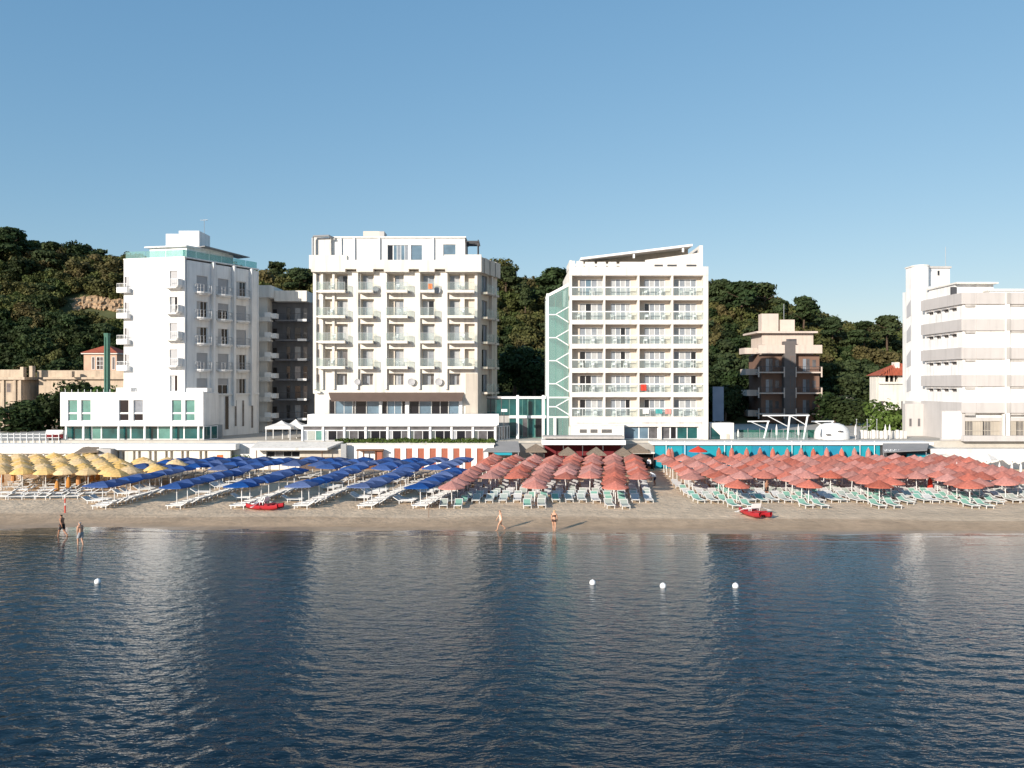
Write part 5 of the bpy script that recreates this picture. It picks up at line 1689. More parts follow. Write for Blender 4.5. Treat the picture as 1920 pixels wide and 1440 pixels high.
for x in (1657, 1737):
    MB().tube([(PX(x, 99.3), 99.35, .05), (PX(x, 99.3), 99.35, zb2 + .1)], .05, 6).build('post', METAL, ga)
tag(MB().box(PX(1745, 101.6), 200, 101.6, 104.2, 0, PZ(842, 101.6)).build('terrace_wall', CREAM2), 'long pale wall behind the white shade sails at far right', 'wall')
sh = MB().box(PX(1740, 101), PX(1768, 101), 99.8, 101.55, .05, PZ(856, 101)).build('beach_shed', mat('maroon_shed', (.12, .035, .03)), None)
tag(sh, 'small maroon shed with pale flat roof behind the last salmon umbrellas', 'shed')
MB().box(PX(1738, 101), PX(1772, 101), 99.6, 101.5, PZ(856, 101) + .001, PZ(852, 101)).build('roof', CREAM2, sh)

# pool deck furniture: tilted frames, dome, netting, masts
ddk = 106.5
ud = lambda x: PX(x, ddk); zd = lambda y: PZ(y, ddk)
for i, (xa, xb, xf, yt, lab, D) in enumerate([(1428, 1519, 1516, 779, 'largest white tilted shade frame on the pool deck', 106.0), (1400, 1444, 1442, 790, 'white shade frame at the left of pool deck netting', 108.5), (1519, 1565, 1563, 790, 'white shade frame left of the white dome', 109.0)]):
    f = MB()
    fu = lambda x: PX(x, D); fz = lambda y: PZ(y, D)
    f.tube([(fu(xa), D - .5, fz(yt)), (fu(xb), D + .3, fz(yt))], .09, 6)
    f.tube([(fu(xf), D + .3, fz(yt)), (fu(xf - 8), D + .3, T)], .12, 6)
    if i == 0:
        f.tube([(fu(1481), D, fz(yt)), (fu(1476), D, T)], .12, 6)
        f.tube([(fu(1436), D - .5, fz(yt)), (fu(1476), D, fz(799))], .06, 6)
        f.tube([(fu(1481), D, fz(yt)), (fu(1514), D + .3, fz(798))], .06, 6)
    else:
        f.tube([(fu(xa + 5), D - .5, fz(yt)), (fu(xf - 4), D + .3, fz(yt + 14))], .06, 6)
    o = f.build('shade_frame', WHITE2, None)
    tag(o, lab, 'shade frame')
dm = MB()
r0 = (ud(1600) - ud(1536)) / 2
dm.lathe([(r0, -.01), (r0, .3), (r0 * .97, .9), (r0 * .86, 1.45), (r0 * .66, 1.85), (r0 * .4, 2.08), (0.02, 2.15)], 22, ((ud(1568)), ddk + 1.5, T))
do = dm.build('pool_dome', WHITE, None, True)
tag(do, 'white domed shelter on the pool deck', 'dome')
for x, y in ((1572, 809), (1550, 815)):
    o = MB()
    o.lathe([(.35, 0), (.36, .1), (0.02, .14)], 10, (ud(x), ddk + 1.5 - r0 * .92, zd(y)))
    o.build('porthole', DARKMET, do)
def net(x0, x1, y0, y1, D, lab):
    o = thing('netting_fence', lab, 'fence', (PX(x0, D), D, T))
    a = MB().box(PX(x0, D), PX(x1, D), D, D + .03, T, PZ(y0, D)).build('netting', mat('green_netting', (.02, .10, .08), rough=.8, var=.3, scale=3), o)
    n = int((x1 - x0) / 22)
    for k in range(n + 1):
        x = PX(x0 + (x1 - x0) * k / n, D)
        MB().tube([(x, D - .05, T), (x, D - .05, PZ(y0, D) + .2)], .04, 5).build('post', METAL, o)
net(1380, 1535, 806, 828, 110.0, 'dark green netting fence behind the white shade frames')
# glass balustrade along the deck and parasols folded on it
bs = thing('glass_balustrade', 'low pale glass balustrade along the pool deck edge', 'balustrade', (uq(1450), DTq + .3, zq(829)))
for k in range(14):
    a = uq(1385) + k * (uq(1535) - uq(1385)) / 14
    MB().box(a + .03, a + (uq(1535) - uq(1385)) / 14 - .03, 105.4, 105.42, T, T + 1.0).build('glass_panel', RAILG, bs)
def folded(name, lab, x, yb, yt, D, matl, w=.16, cat='umbrella', grp=None, zb=None):
    z0 = PZ(yb, D) if zb is None else zb
    h = PZ(yt, D) - z0
    o = local_thing(name, lab, cat, (PX(x, D), D, z0), grp)
    MB().lathe([(.03, 0), (.03, h * .28), (w, h * .3), (w * 1.05, h * .42), (w * .8, h * .82), (w * .35, h * .97), (.03, h)], 8).build('folded_canopy', matl, o)
    MB().tube([(0, 0, 0), (0, 0, h + .12)], .025, 5).build('pole', POLE, o)
    return o
for x, lab in ((1384, 'first'), (1456, 'second'), (1497, 'third'), (1536, 'fourth'), (1604, 'fifth'), (1660, 'sixth'), (1668, 'last')):
    folded('folded_parasol', f'{lab} white folded parasol along the pool deck, counted from the hotel', x, 828, 797 if x != 1384 else 806, 106.0, WHITEF, .14, grp='white folded parasols on the pool deck', zb=T)
# fence right of the dome
fe = thing('picket_fence', 'pale fence of white posts right of the pool dome', 'fence', (PX(1650, 108), 108, T))
for k in range(12):
    x = PX(1612 + k * 7.5, 108)
    MB().box(x, x + .42, 108, 108.1, T, PZ(806 + (k % 3), 108)).build('panel', CREAM2, fe)
for k, x in enumerate((1606, 1626, 1644)):
    o = MB().tube([(PX(x, 107), 107, T), (PX(x, 107), 107, PZ(788, 107))], .05, 6).build('flag_mast', METAL, None)
    tag(o, ['first', 'second', 'third'][k] + ' thin metal mast right of the white dome, counted from it', 'mast')
    MB().lathe([(.02, 0), (.09, .05), (.09, .15), (.01, .2)], 8, (PX(x, 107), 107, PZ(788, 107))).build('cap', METAL, o)
# small block right of loggia hotel
sb = MB().box(PX(1331, 107), PX(1376, 107), 107, 109, T, PZ(793, 107)).build('pool_house', CREAM2, None)
tag(sb, 'small pale pool house with diagonal stair wall beside loggia hotel', 'pool house')
MB().poly(Fr(0, 106.99), [(PX(1333, 107), T), (PX(1350, 107), T), (PX(1350, 107), PZ(816, 107)), (PX(1333, 107), PZ(800, 107))], 0, .03).build('stair_glass', TEALD, sb)
MB().box(PX(1362, 107), PX(1367, 107), 106.9, 106.99, T, PZ(814, 107)).build('door', BEIGE, sb)

# ------------------------------------------------------------------ beach bar between the salmon blocks
ba = thing('beach_bar', 'beach bar with white canopy and dark red interior below annex', 'bar', (PX(1090, 100.5), 100.5, 0))
DBr = 100.5
MB().box(PX(1016, DBr), PX(1172, DBr), DBr - .6, DBr + 2.3, PZ(833.5, DBr), PZ(825, DBr)).build('canopy', WHITE2, ba)
MB().box(PX(1020, DBr), PX(1168, DBr), DBr + 2.0, DBr + 2.2, .1, PZ(834, DBr)).build('back_wall', DARKRED, ba)
MB().box(PX(1018, DBr), PX(1170, DBr), DBr - .4, DBr + 2.25, PZ(822, DBr), PZ(818, DBr)).build('roof_deck', GREYP, ba)
MB().box(PX(1060, DBr), PX(1150, DBr), DBr + .5, DBr + 1.0, .1, 1.2).build('counter', WOOD, ba)
for x in (1020, 1056, 1092, 1130, 1168):
    MB().tube([(PX(x, DBr), DBr - .4, .1), (PX(x, DBr), DBr - .4, PZ(833, DBr))], .06, 6).build('post', DARKMET, ba)
def thatch_umbrella(x, y_ap, D, w, lab):
    o = local_thing('thatched_umbrella', lab, 'umbrella', (PX(x, D), D, .15), 'brown square umbrellas of the beach bar')
    h = PZ(y_ap, D) - .15
    m = MB()
    m.lathe([(w * .72, h - 1.0), (w * .7, h - .85), (w * .36, h - .42), (.05, h)], 4, a0=math.pi / 4)
    m.build('canopy', THATCH, o)
    MB().tube([(0, 0, 0), (0, 0, h - .05)], .05, 6).build('pole', WOOD, o)
for i, (x, y, w) in enumerate([(1005, 832, 2.6), (1065, 838, 2.3), (1118, 838, 2.3), (1168, 839, 2.3), (1197, 833, 2.6)]):
    thatch_umbrella(x, y, 99.0 if i in (1, 2, 3) else 100.8, w, f"{['leftmost', 'second', 'middle', 'fourth', 'rightmost'][i]} brown square umbrella in front of the beach bar")
bd = MB().box(PX(1178, 100.2), PX(1226, 100.2), 99.6, 101.2, PZ(850, 100.2), PZ(847.5, 100.2)).build('bar_shelf_roof', CREAM2, None)
tag(bd, 'flat pale roof of the dark bar corner beside turquoise wall', 'roof shelter')
for x in (1180, 1224):
    MB().tube([(PX(x, 100.2), 99.7, .1), (PX(x, 100.2), 99.7, PZ(850, 100.2))], .05, 6).build('post', DARKMET, bd)
MB().box(PX(1180, 101), PX(1226, 101), 101.2, 101.4, .1, PZ(850.5, 101)).build('back_panel', BLACKI, bd)
# grey tent left of the bar with turquoise trim
gt = MB()
gt.hexa([(PX(905, 100.5), 100.5, PZ(848, 100.5)), (PX(975, 100.5), 100.5, PZ(848, 100.5)), (PX(972, 103), 103, PZ(829, 103)), (PX(930, 103), 103, PZ(829, 103)),
         (PX(905, 100.5), 100.5, PZ(846.5, 100.5)), (PX(975, 100.5), 100.5, PZ(846.5, 100.5)), (PX(972, 103), 103, PZ(827, 103)), (PX(930, 103), 103, PZ(827, 103))])
go_ = gt.build('grey_tent', GREYROOF, None)
tag(go_, 'sloping grey tent roof between the cabins and the beach bar', 'tent')
MB().box(PX(926, 100.5), PX(960, 100.5), 100.2, 100.48, PZ(853, 100.5), PZ(848.5, 100.5)).build('turquoise_trim', TURQ, go_)
for x in (907, 972):
    MB().tube([(PX(x, 100.5), 100.6, .1), (PX(x, 100.5), 100.6, PZ(848, 100.5))], .05, 6).build('post', METAL, go_)

# ------------------------------------------------------------------ beach hut, left cabins
DH = 100.6
uh = lambda x: PX(x, DH); zh = lambda y: PZ(y, DH)
FH = Fr(0, DH)
bh = thing('beach_hut', 'white beach hut with long cream awning behind the blue umbrellas', 'hut', (uh(560), DH, 0))
w = MB(); walls(w, FH, uh(475), uh(648), .1, zh(842), -.3, 0, [(uh(499), uh(562), zh(857), zh(846))])
w.build('wall', CREAM2, bh)
MB().box(uh(476), uh(648), DH + .9, DH + 1.4, .1, zh(842)).build('back_wall', GREYP, bh)
MB().fb(FH, uh(563), uh(640), .002, .15, zh(857), zh(843)).build('side_panel', BEIGE, bh)
MB().fb(FH, uh(562), uh(648), .002, .2, .1, zh(857.5)).build('dark_counter', DARKBRN, bh)
MB().fb(FH, uh(497), uh(563), .002, .35, zh(859), zh(857.2)).build('counter', WHITE2, bh)
window(bh, FH, uh(499) + .01, uh(562) - .01, zh(857), zh(846), -.2, [DARKP, GREYPANE, DARKP, DARKP], METAL)
aw = MB()
aw.hexa([(PX(469, 99), 99.0, PZ(844.5, 99)), (PX(614, 99), 99.0, PZ(844.5, 99)), (uh(640), DH + 1.2, zh(831.5)), (uh(478), DH + 1.2, zh(831.5)),
         (PX(469, 99), 99.0, PZ(840, 99)), (PX(614, 99), 99.0, PZ(840, 99)), (uh(640), DH + 1.2, zh(829)), (uh(478), DH + 1.2, zh(829))])
aw.build('awning', CREAM2, bh)
for x in (481, 604):
    MB().tube([(PX(x, 99.1), 99.1, .1), (PX(x, 99.1), 99.1, PZ(844, 99.1))], .06, 6).build('post', WOOD, bh)
MB().box(uh(640), uh(650), DH - .3, DH + .2, .1, zh(832)).build('corner_post', METAL, bh)
hs = thing('shrub', 'dark round shrub between the left cabins and the beach hut', 'shrub', (PX(451, 100.5), 100.5, .1))
sm = crown_mesh('leaves', [(PX(x, 100.5), 100.6, 1.1 + .12 * math.sin(x), .8, .85) for x in (439, 449, 459)], 900, .16, GARDEN, 17)
so_ = bpy.data.objects.new('leaves', sm); COL.objects.link(so_); adopt(so_, hs)
MB().tube([(PX(451, 100.5), 100.6, .1), (PX(451, 100.5), 100.6, 1.0)], .12, 6).build('stem', BARK, hs)

DLc = 100.8
ul_ = lambda x: PX(x, DLc); zl_ = lambda y: PZ(y, DLc)
FLc = Fr(0, DLc)
lc = thing('beach_cabins', 'row of cream cabins with narrow dark gaps under a white flat roof', 'cabins', (ul_(320), DLc, 0))
gaps = []
for k in range(6):
    x = 219 + 30.2 * k + (k > 4) * 4
    gaps += [(x, x + 5), (x + 9.5, x + 15)]
w = MB()
walls(w, FLc, ul_(216), ul_(432), .1, zl_(843), -.5, 0, [(ul_(a), ul_(b), .15, zl_(846)) for a, b in gaps])
w.build('wall', CREAM, lc)
MB().box(ul_(216), ul_(432), DLc + .9, DLc + 1.15, .1, zl_(843)).build('back_wall', BEIGE, lc)
MB().box(ul_(212), ul_(444), DLc - .5, DLc + 1.15, zl_(843) + .001, zl_(832)).build('roof', WHITE2, lc)
MB().fb(FLc, ul_(407), ul_(418), .002, .06, .15, zl_(853)).build('door', mat('orange_door_paint', (.55, .14, .03)), lc)
for a, b in gaps:
    MB().fb(FLc, ul_(a) + .03, ul_(b) - .03, -.45, -.38, .16, zl_(847)).build('door', BEIGE, lc)
lt_ = thing('left_pavilion', 'long low cream pavilion behind yellow umbrellas at far left', 'pavilion', (PX(80, 101), 101, 0))
MB().box(PX(-200, 101), PX(165, 101), 100.6, 101.9, .1, PZ(849, 101)).build('wall', CREAM, lt_)
MB().box(PX(-200, 101), PX(150, 101), 100.0, 101.9, PZ(849, 101) + .001, PZ(846, 101)).build('roof_edge', WHITE2, lt_)
MB().box(PX(-200, 101), PX(160, 101), 100.9, 101.9, PZ(846, 101), PZ(838, 101)).build('roof_deck', CREAM2, lt_)
for x in (40, 80, 120):
    MB().box(PX(x, 100), PX(x + 3, 100), 100.0, 100.2, .1, PZ(849, 100)).build('post', CREAM2, lt_)
st_ = thing('straw_hut', 'brown straw-roofed hut between the pavilion and the cream cabins', 'hut', (PX(190, 100), 100, 0))
rf = MB()
rf.hexa([(PX(140, 99), 98.8, PZ(851, 99)), (PX(186, 99), 98.8, PZ(848, 99)), (PX(186, 101), 101, PZ(840, 101)), (PX(157, 101), 101, PZ(840, 101)),
         (PX(140, 99), 98.8, PZ(849, 99)), (PX(186, 99), 98.8, PZ(846, 99)), (PX(186, 101), 101, PZ(838, 101)), (PX(157, 101), 101, PZ(838, 101))])
rf.build('roof', THATCH, st_)
MB().box(PX(186, 100), PX(212, 100), 99.4, 101, .1, PZ(841, 100)).build('side_wall', GREYP, st_)
MB().box(PX(150, 100), PX(186, 100), 100.5, 101, .1, PZ(847, 100)).build('wall', mat('straw_wall', (.30, .23, .10), var=.2, scale=4), st_)
for x in (142, 184):
    MB().tube([(PX(x, 99), 98.95, .1), (PX(x, 99), 98.95, PZ(850, 99))], .05, 6).build('post', WOOD, st_)
# left sun terrace: white rails, covered boat, loungers
tr = thing('terrace_rail', 'white railing with pointed posts on the left sun terrace', 'railing', (PX(40, 104), 104, T))
for k in range(11):
    x = PX(-10 + k * 12, 104)
    MB().tube([(x, 104, T - .3), (x, 104, T + 1.0)], .05, 5).build('post', WHITE2, tr)
for z in (T + .35, T + .8):
    MB().box(PX(-30, 104), PX(112, 104), 104.06, 104.1, z, z + .06).build('rail', WHITE2, tr)
cb = thing('covered_boat', 'white covered dinghy with dark red stripe on the left terrace', 'boat', (PX(107, 106), 106, T))
bm_ = MB()
prof = [(-1.0, .35, .25), (-.6, .62, .75), (.0, .7, .95), (.6, .62, .9), (1.05, .3, .55)]
hull, cover, strp = MB(), MB(), MB()
def loft(m, rings):
    n = len(rings[0]); b = len(m.v)
    for r in rings: m.v += r
    for i in range(len(rings) - 1):
        for k in range(n - 1):
            m.f.append((b+i*n+k, b+i*n+k+1, b+(i+1)*n+k+1, b+(i+1)*n+k))
    return m
cx0, cy0 = PX(103, 106), 106
rg = []
for k in range(9):
    t = k / 8; x = cx0 - 1.1 + 2.2 * t; w_ = .6 * math.sin(math.pi * min(1, .15 + t * .8))
    rg.append([(x, cy0 - w_, T + .75), (x, cy0 - w_ * .8, T + .3), (x, cy0, T + .12), (x, cy0 + w_ * .8, T + .3), (x, cy0 + w_, T + .75)])
loft(hull, rg); hull.build('hull', DARKRED, cb)
rg = [[(p[0][0], p[0][1] - .03, T + .75), (p[0][0], p[0][1] * .5 + cy0 * .5, T + 1.15), (p[0][0], cy0, T + 1.3), (p[0][0], p[4][1] * .5 + cy0 * .5, T + 1.15), (p[0][0], p[4][1] + .03, T + .75)] for p in rg]
loft(cover, rg); cover.build('cover', WHITEF, cb)
MB().box(cx0 - .6, cx0 - .5, cy0 - .4, cy0 + .4, T - .02, T + .4).box(cx0 + .5, cx0 + .6, cy0 - .4, cy0 + .4, T - .02, T + .4).build('cradle', WOOD, cb)
# white peaked canopies beside the tower hotel
pc = thing('peaked_canopy', 'pair of white peaked canopies on poles beside the cream hotel verandah', 'canopy', (PX(532, 105), 105, T))
for x0, x1, yp in ((497, 545, 789.5), (528, 570, 787)):
    m = MB()
    D = 104.8 if x0 < 510 else 106.5
    a, b = PX(x0, D), PX(x1, D)
    ze = PZ(800, D); zp_ = PZ(yp, D)
    cxx = (a + b) / 2
    hw = (b - a) / 2
    m.lathe([(hw * 1.41, ze - .35), (hw * 1.41, ze), (hw * .5, ze + (zp_ - ze) * .5), (.03, zp_)], 4, (cxx, D + hw, 0), math.pi / 4)
    m.build('canopy_roof', WHITEF, pc)
    for px__, py__ in ((a + .1, D + .1), (b - .1, D + .1), (a + .1, D + 2 * hw - .1), (b - .1, D + 2 * hw - .1)):
        MB().tube([(px__, py__, T), (px__, py__, ze)], .06, 6).build('pole', WHITE2, pc)
# ------------------------------------------------------------------ umbrellas
ORD = ['', 'first', 'second', 'third', 'fourth', 'fifth', 'sixth', 'seventh', 'eighth', 'ninth', 'tenth', 'eleventh', 'twelfth', 'thirteenth', 'fourteenth', 'fifteenth', 'sixteenth', 'seventeenth', 'eighteenth', 'nineteenth', 'twentieth']

def canopy(n, R, h_apex, h_rim, val, a0, seed, sag=.10, cap=True):
    q = random.Random(seed)
    m = MB()
    jig = [q.uniform(-.03, .03) for _ in range(n * 2)]
    # rims between ribs pull in
    def jg(k, r, z): return (jig[k] + (0 if k % 2 == 0 else -.035)) if r > .4 else 0
    pr = [(R * .99, h_rim - val), (R, h_rim), (R * .68, h_rim + (h_apex - h_rim) * (.40 - sag * .3)), (R * .34, h_rim + (h_apex - h_rim) * (.74 - sag * .3)), (.12, h_apex - .02)]
    m.lathe(pr, n * 2, a0=a0, jig=jg)
    m.lathe([(.20, h_apex - .09), (.16, h_apex - .01), (.01, h_apex + .06)], 8)
    return m
def square_canopy(R, h_apex, h_rim, val, seed):
    """flat square canopy with softly sagging sides"""
    q = random.Random(seed)
    m = MB()
    n = 16
    prof = [(1.0, h_rim - val), (1.0, h_rim), (.66, h_rim + (h_apex - h_rim) * .42), (.33, h_rim + (h_apex - h_rim) * .75), (.03, h_apex)]
    b = 0
    for s, z in prof:
        for k in range(n):
            t = k / n * 4
            e, f = int(t), t - int(t)
            cs = [(-1, -1), (1, -1), (1, 1), (-1, 1)]
            x = cs[e][0] + (cs[(e+1) % 4][0] - cs[e][0]) * f
            y = cs[e][1] + (cs[(e+1) % 4][1] - cs[e][1]) * f
            dr = -.05 * math.sin(math.pi * f) if s > .5 else 0
            m.v.append((x * R * s, y * R * s, z + (dr if z <= h_rim else dr * .6)))
    for i in range(len(prof) - 1):
        for k in range(n):
            m.f.append((i*n+k, i*n+(k+1) % n, (i+1)*n+(k+1) % n, (i+1)*n+k))
    return m
def pole_mb(h):
    m = MB()
    m.tube([(0, 0, 0), (0, 0, h)], .04, 6)
    m.lathe([(.16, 0), (.16, .05), (.05, .09)], 8)
    return m
def ribs_mb(n, R, h_apex, h_rim, a0):
    m = MB()
    for k in range(n):
        a = a0 + 2 * math.pi * k / n
        m.tube([(0, 0, h_apex - .1), (R * .97 * math.cos(a), R * .97 * math.sin(a), h_rim - .03)], .012, 3)
    return m
U_SAL = [(canopy(8, 1.22, 2.28, 1.76, .10, .1 * i, i).mesh('canopy', SALMON), pole_mb(2.15).mesh('pole', POLE), ribs_mb(8, 1.19, 2.26, 1.74, .1 * i).mesh('ribs', POLE)) for i in range(3)]
U_BLU = [(square_canopy(1.12, 2.26, 1.92, .10, i).mesh('canopy', BLUEF), pole_mb(2.2).mesh('pole', POLE), ribs_mb(4, 1.5, 2.24, 1.9, math.pi / 4).mesh('ribs', POLE)) for i in range(2)]
U_YEL = [(canopy(8, 1.22, 2.36, 1.80, .10, .12 * i, 20 + i, sag=-.4).mesh('canopy', YELLOW), pole_mb(2.2).mesh('pole', POLE), ribs_mb(8, 1.2, 2.28, 1.8, .12 * i).mesh('ribs', POLE)) for i in range(3)]
def umbrella(name, meshes, lab, grp, X, Y, rot=None, near=True):
    o = local_thing(name, lab, 'umbrella', (X, Y, beach_z(X, Y) - .02), grp)
    o.rotation_euler = (rnd.gauss(0, .035), rnd.gauss(0, .035), rnd.uniform(-.4, .4) if rot is None else rot + rnd.gauss(0, .06))
    s = rnd.uniform(.92, 1.05)
    o.scale = (s, s, rnd.uniform(.95, 1.04))
    c, p, r = meshes
    child_mesh('canopy', c, o)
    child_mesh('pole', p, o)
    if near: child_mesh('ribs', r, o)
    return o

BEDS = []      # (X, Y, rot, kind, label, group)
# salmon block left of the sandy walkway
for k in range(8):
    Xf = PX(1187 - 37 * k, 97.3)
    last = 11 if k in (1, 4, 7) else 8
    for i in range(last + 1):
        D = 97.3 - 2.42 * i + rnd.uniform(-.12, .12)
        X = Xf - (97.3 - D) * .122 + rnd.uniform(-.12, .12)
        n = last - i + 1
        umbrella('salmon_umbrella', rnd.choice(U_SAL), f'salmon beach umbrella, {ORD[n]} from the sea in {ORD[k+1]} column left of the walkway', 'salmon umbrellas left of the walkway', X, D, near=i > 4)
        if i >= 5:
            for sd in (-1, 1):
                BEDS.append((X + sd * .62 + rnd.uniform(-.08, .08), D - 1.0 + rnd.uniform(-.2, .2), math.pi / 2 + rnd.uniform(-.06, .06), 'pale' if rnd.random() < .45 else ('mint' if i > 8 else 'white'),
                             f'sun lounger {"left" if sd < 0 else "right"} of {ORD[n]} salmon umbrella from the sea, {ORD[k+1]} column left of walkway', 'loungers under the salmon umbrellas'))
    if last == 8:
        for r_ in range(2):
            for sd in (-1, 1):
                D = 75.0 - 2.0 * r_ + rnd.uniform(-.25, .25)
                BEDS.append((Xf - (97.3 - D) * .122 + sd * .62 + rnd.uniform(-.1, .1), D, math.pi / 2 + rnd.uniform(-.08, .08), rnd.choice(['white', 'pale', 'pale', 'mint']),
                             f'sun lounger in the open, {["inner", "front"][r_]} row, {"left" if sd < 0 else "right"} bed before {ORD[k+1]} column left of walkway', 'loungers in front of the salmon umbrellas'))
# salmon block right of the walkway
EXT = {1: 11, 4: 11, 7: 11, 8: 10, 11: 11, 12: 10}
for k in range(16):
    Xf = 18.5 + 2.36 * k
    sl = .035 + .17 * (max(0, k - 1) / 14.) ** 1.3
    last = EXT.get(k, 8)
    for i in range(last + 1):
        D = 97.5 - 2.42 * i + rnd.uniform(-.12, .12) - .02 * k
        X = Xf - (97.5 - D) * sl + rnd.uniform(-.12, .12)
        n = last - i + 1
        umbrella('salmon_umbrella', rnd.choice(U_SAL), f'salmon beach umbrella, {ORD[n]} from the sea in {ORD[k+1]} column right of the walkway', 'salmon umbrellas right of the walkway', X, D, near=i > 4)
        if i >= 5:
            for sd in (-1, 1):
                BEDS.append((X + sd * .62 + rnd.uniform(-.08, .08), D - 1.0 + rnd.uniform(-.2, .2), math.pi / 2 + .12 + rnd.uniform(-.06, .06), 'mint' if i > 8 or rnd.random() < .15 else ('pale' if rnd.random() < .6 else 'white'),
                             f'sun lounger {"left" if sd < 0 else "right"} of {ORD[n]} salmon umbrella from the sea, {ORD[k+1]} column right of walkway', 'loungers under the salmon umbrellas'))
    if last == 8:
        for r_ in range(2):
            for sd in (-1, 1):
                D = 75.0 - 2.0 * r_ + rnd.uniform(-.25, .25)
                BEDS.append((Xf - (97.5 - D) * sl + sd * .62 + rnd.uniform(-.1, .1), D, math.pi / 2 + .12 + rnd.uniform(-.08, .08), rnd.choice(['white', 'pale', 'pale', 'mint']),
                             f'sun lounger in the open, {["inner", "front"][r_]} row, {"left" if sd < 0 else "right"} bed before {ORD[k+1]} column right of walkway', 'loungers in front of the salmon umbrellas'))
for i, (x, y) in enumerate(((1886, 903), (1908, 900), (1932, 902))):
    D = GD(y, 2.0)
    umbrella('salmon_umbrella', U_SAL[i], f'salmon umbrella at the right picture edge, {ORD[i+1]} from the white-tent beach', 'salmon umbrellas at the right edge', PX(x, D), D)
# near blue columns
NB = [175, 315, 435, 548, 668, 772]
for k, x in enumerate(NB):
    X0 = PX(x, 69.5) + .6; sl = .09 + .022 * k
    for i in range(7 if k else 8):
        D = 69.8 + 1.95 * i + rnd.uniform(-.1, .1)
        X = X0 + (D - 69.5) * sl + rnd.uniform(-.1, .1)
        umbrella('blue_umbrella', rnd.choice(U_BLU), f'blue square umbrella, {ORD[i+1]} from the sea in {ORD[k+1]} near column from the left', 'blue umbrellas in the near columns', X, D, rot=-sl + rnd.uniform(-.05, .05))
    for j in range(16):
        D = 69.0 + .98 * j + rnd.uniform(-.1, .1)
        X = X0 + (D - 69.5) * sl
        BEDS.append((X + .55 + rnd.uniform(-.15, .15), D, -sl + rnd.uniform(-.06, .06), 'white', f'white sun lounger, {ORD[j+1]} from the sea under {ORD[k+1]} near blue column from the left', 'white loungers under the blue umbrellas'))
        if j > 2 and rnd.random() < .4:
            BEDS.append((X - 2.0 + rnd.uniform(-.2, .2), D, math.pi - sl + rnd.uniform(-.1, .1), 'white', f'white sun lounger left of {ORD[k+1]} near blue column, {ORD[j+1]} place from the sea', 'white loungers beside the blue columns'))
# far blue columns
for k in range(12):
    X0 = PX(352 + 47 * k, 93.5); sl = .12 + .008 * k
    for i in range(5):
        D = 93.6 - 2.0 * i + rnd.uniform(-.12, .12)
        X = X0 - (93.5 - D) * sl * 1.6 + rnd.uniform(-.12, .12)
        if (k in (5, 6) and i > 2): continue
        umbrella('blue_umbrella', rnd.choice(U_BLU), f'blue square umbrella, {ORD[i+1]} from the terrace in {ORD[k+1]} far column from the left', 'blue umbrellas in the far columns', X, D, rot=-sl + rnd.uniform(-.08, .08), near=False)
        BEDS.append((X + 1.2, D + .4, rnd.uniform(-.1, .1), 'white', f'white sun lounger right of {ORD[i+1]} umbrella from terrace, {ORD[k+1]} far blue column', 'white loungers under the far blue umbrellas'))
# yellow umbrellas in slanting rows
for j in range(-5, 13):
    Xn = PX(7, 81.5) + 2.2 * j
    Dn = 81.2 + (max(0, j - 6) * 1.35)
    cnt = 0
    for i in range(12):
        D = Dn + 1.62 * i
        if D > 98.0: break
        X = Xn - 1.06 * i
        px = 960 + X * KF / D
        if px < -25 or px > 335: continue
        if px > 205 and D > 93.5: continue
        cnt += 1
        umbrella('yellow_umbrella', rnd.choice(U_YEL), f'straw yellow umbrella, {ORD[cnt]} from the sea in {ORD[j+6]} slanting row from the left', 'yellow umbrellas in slanting rows', X + rnd.uniform(-.1, .1), D + rnd.uniform(-.1, .1), near=i < 2)
for i, (x, y) in enumerate(((216, 887), (224, 876))):
    D = GD(y, 2.25)
    umbrella('yellow_umbrella', U_YEL[i], f'lone yellow umbrella by the first blue column, {["nearer", "farther"][i]} of two', 'lone yellow umbrellas', PX(x, D), D)
# folded yellow umbrellas
for i, (x, yb, yt) in enumerate([(3, 911, 883), (25, 908, 880), (107, 925, 901), (128.5, 919, 894), (147, 915, 890), (164, 910, 887), (173, 908, 888), (183, 905, 880)]):
    D = GD(yb + 3, .15)
    folded('folded_umbrella', f'folded orange-yellow umbrella, {ORD[i+1]} from the left picture edge', x, yb + 3, yt, D, ORANGEF, .23, grp='folded yellow umbrellas', zb=.12)
# folded salmon umbrellas against the turquoise wall
fx = [1254, 1259, 1348, 1372, 1400, 1425, 1449, 1476, 1502, 1525, 1550, 1578, 1602, 1628]
for i, x in enumerate(fx):
    folded('folded_umbrella', f'folded salmon umbrella against the turquoise wall, {ORD[i+1]} from the walkway', x, 0, 840 + rnd.uniform(-1, 1), 100.3 + .2 * (i % 2), SALMON, .38, grp='folded salmon umbrellas along the turquoise wall', zb=.12)
for i, (x, yb, yt) in enumerate([(1744, 924, 896), (1838, 922, 893), (1884, 921, 896)]):
    D = GD(yb, .15)
    folded('folded_umbrella', f'folded bright red umbrella among the right loungers, {ORD[i+1]} from the left', x, yb, yt, D, REDF, .26, grp='folded red umbrellas on the right', zb=.12)
ru = local_thing('red_umbrella', 'red and white umbrella at the back of the right salmon block', 'umbrella', (PX(1309, 98.8), 98.8, .15))
canopy(8, 1.15, 3.1, 2.55, .1, 0, 4).build('canopy', REDF, ru)
pole_mb(3.0).build('pole', POLE, ru)
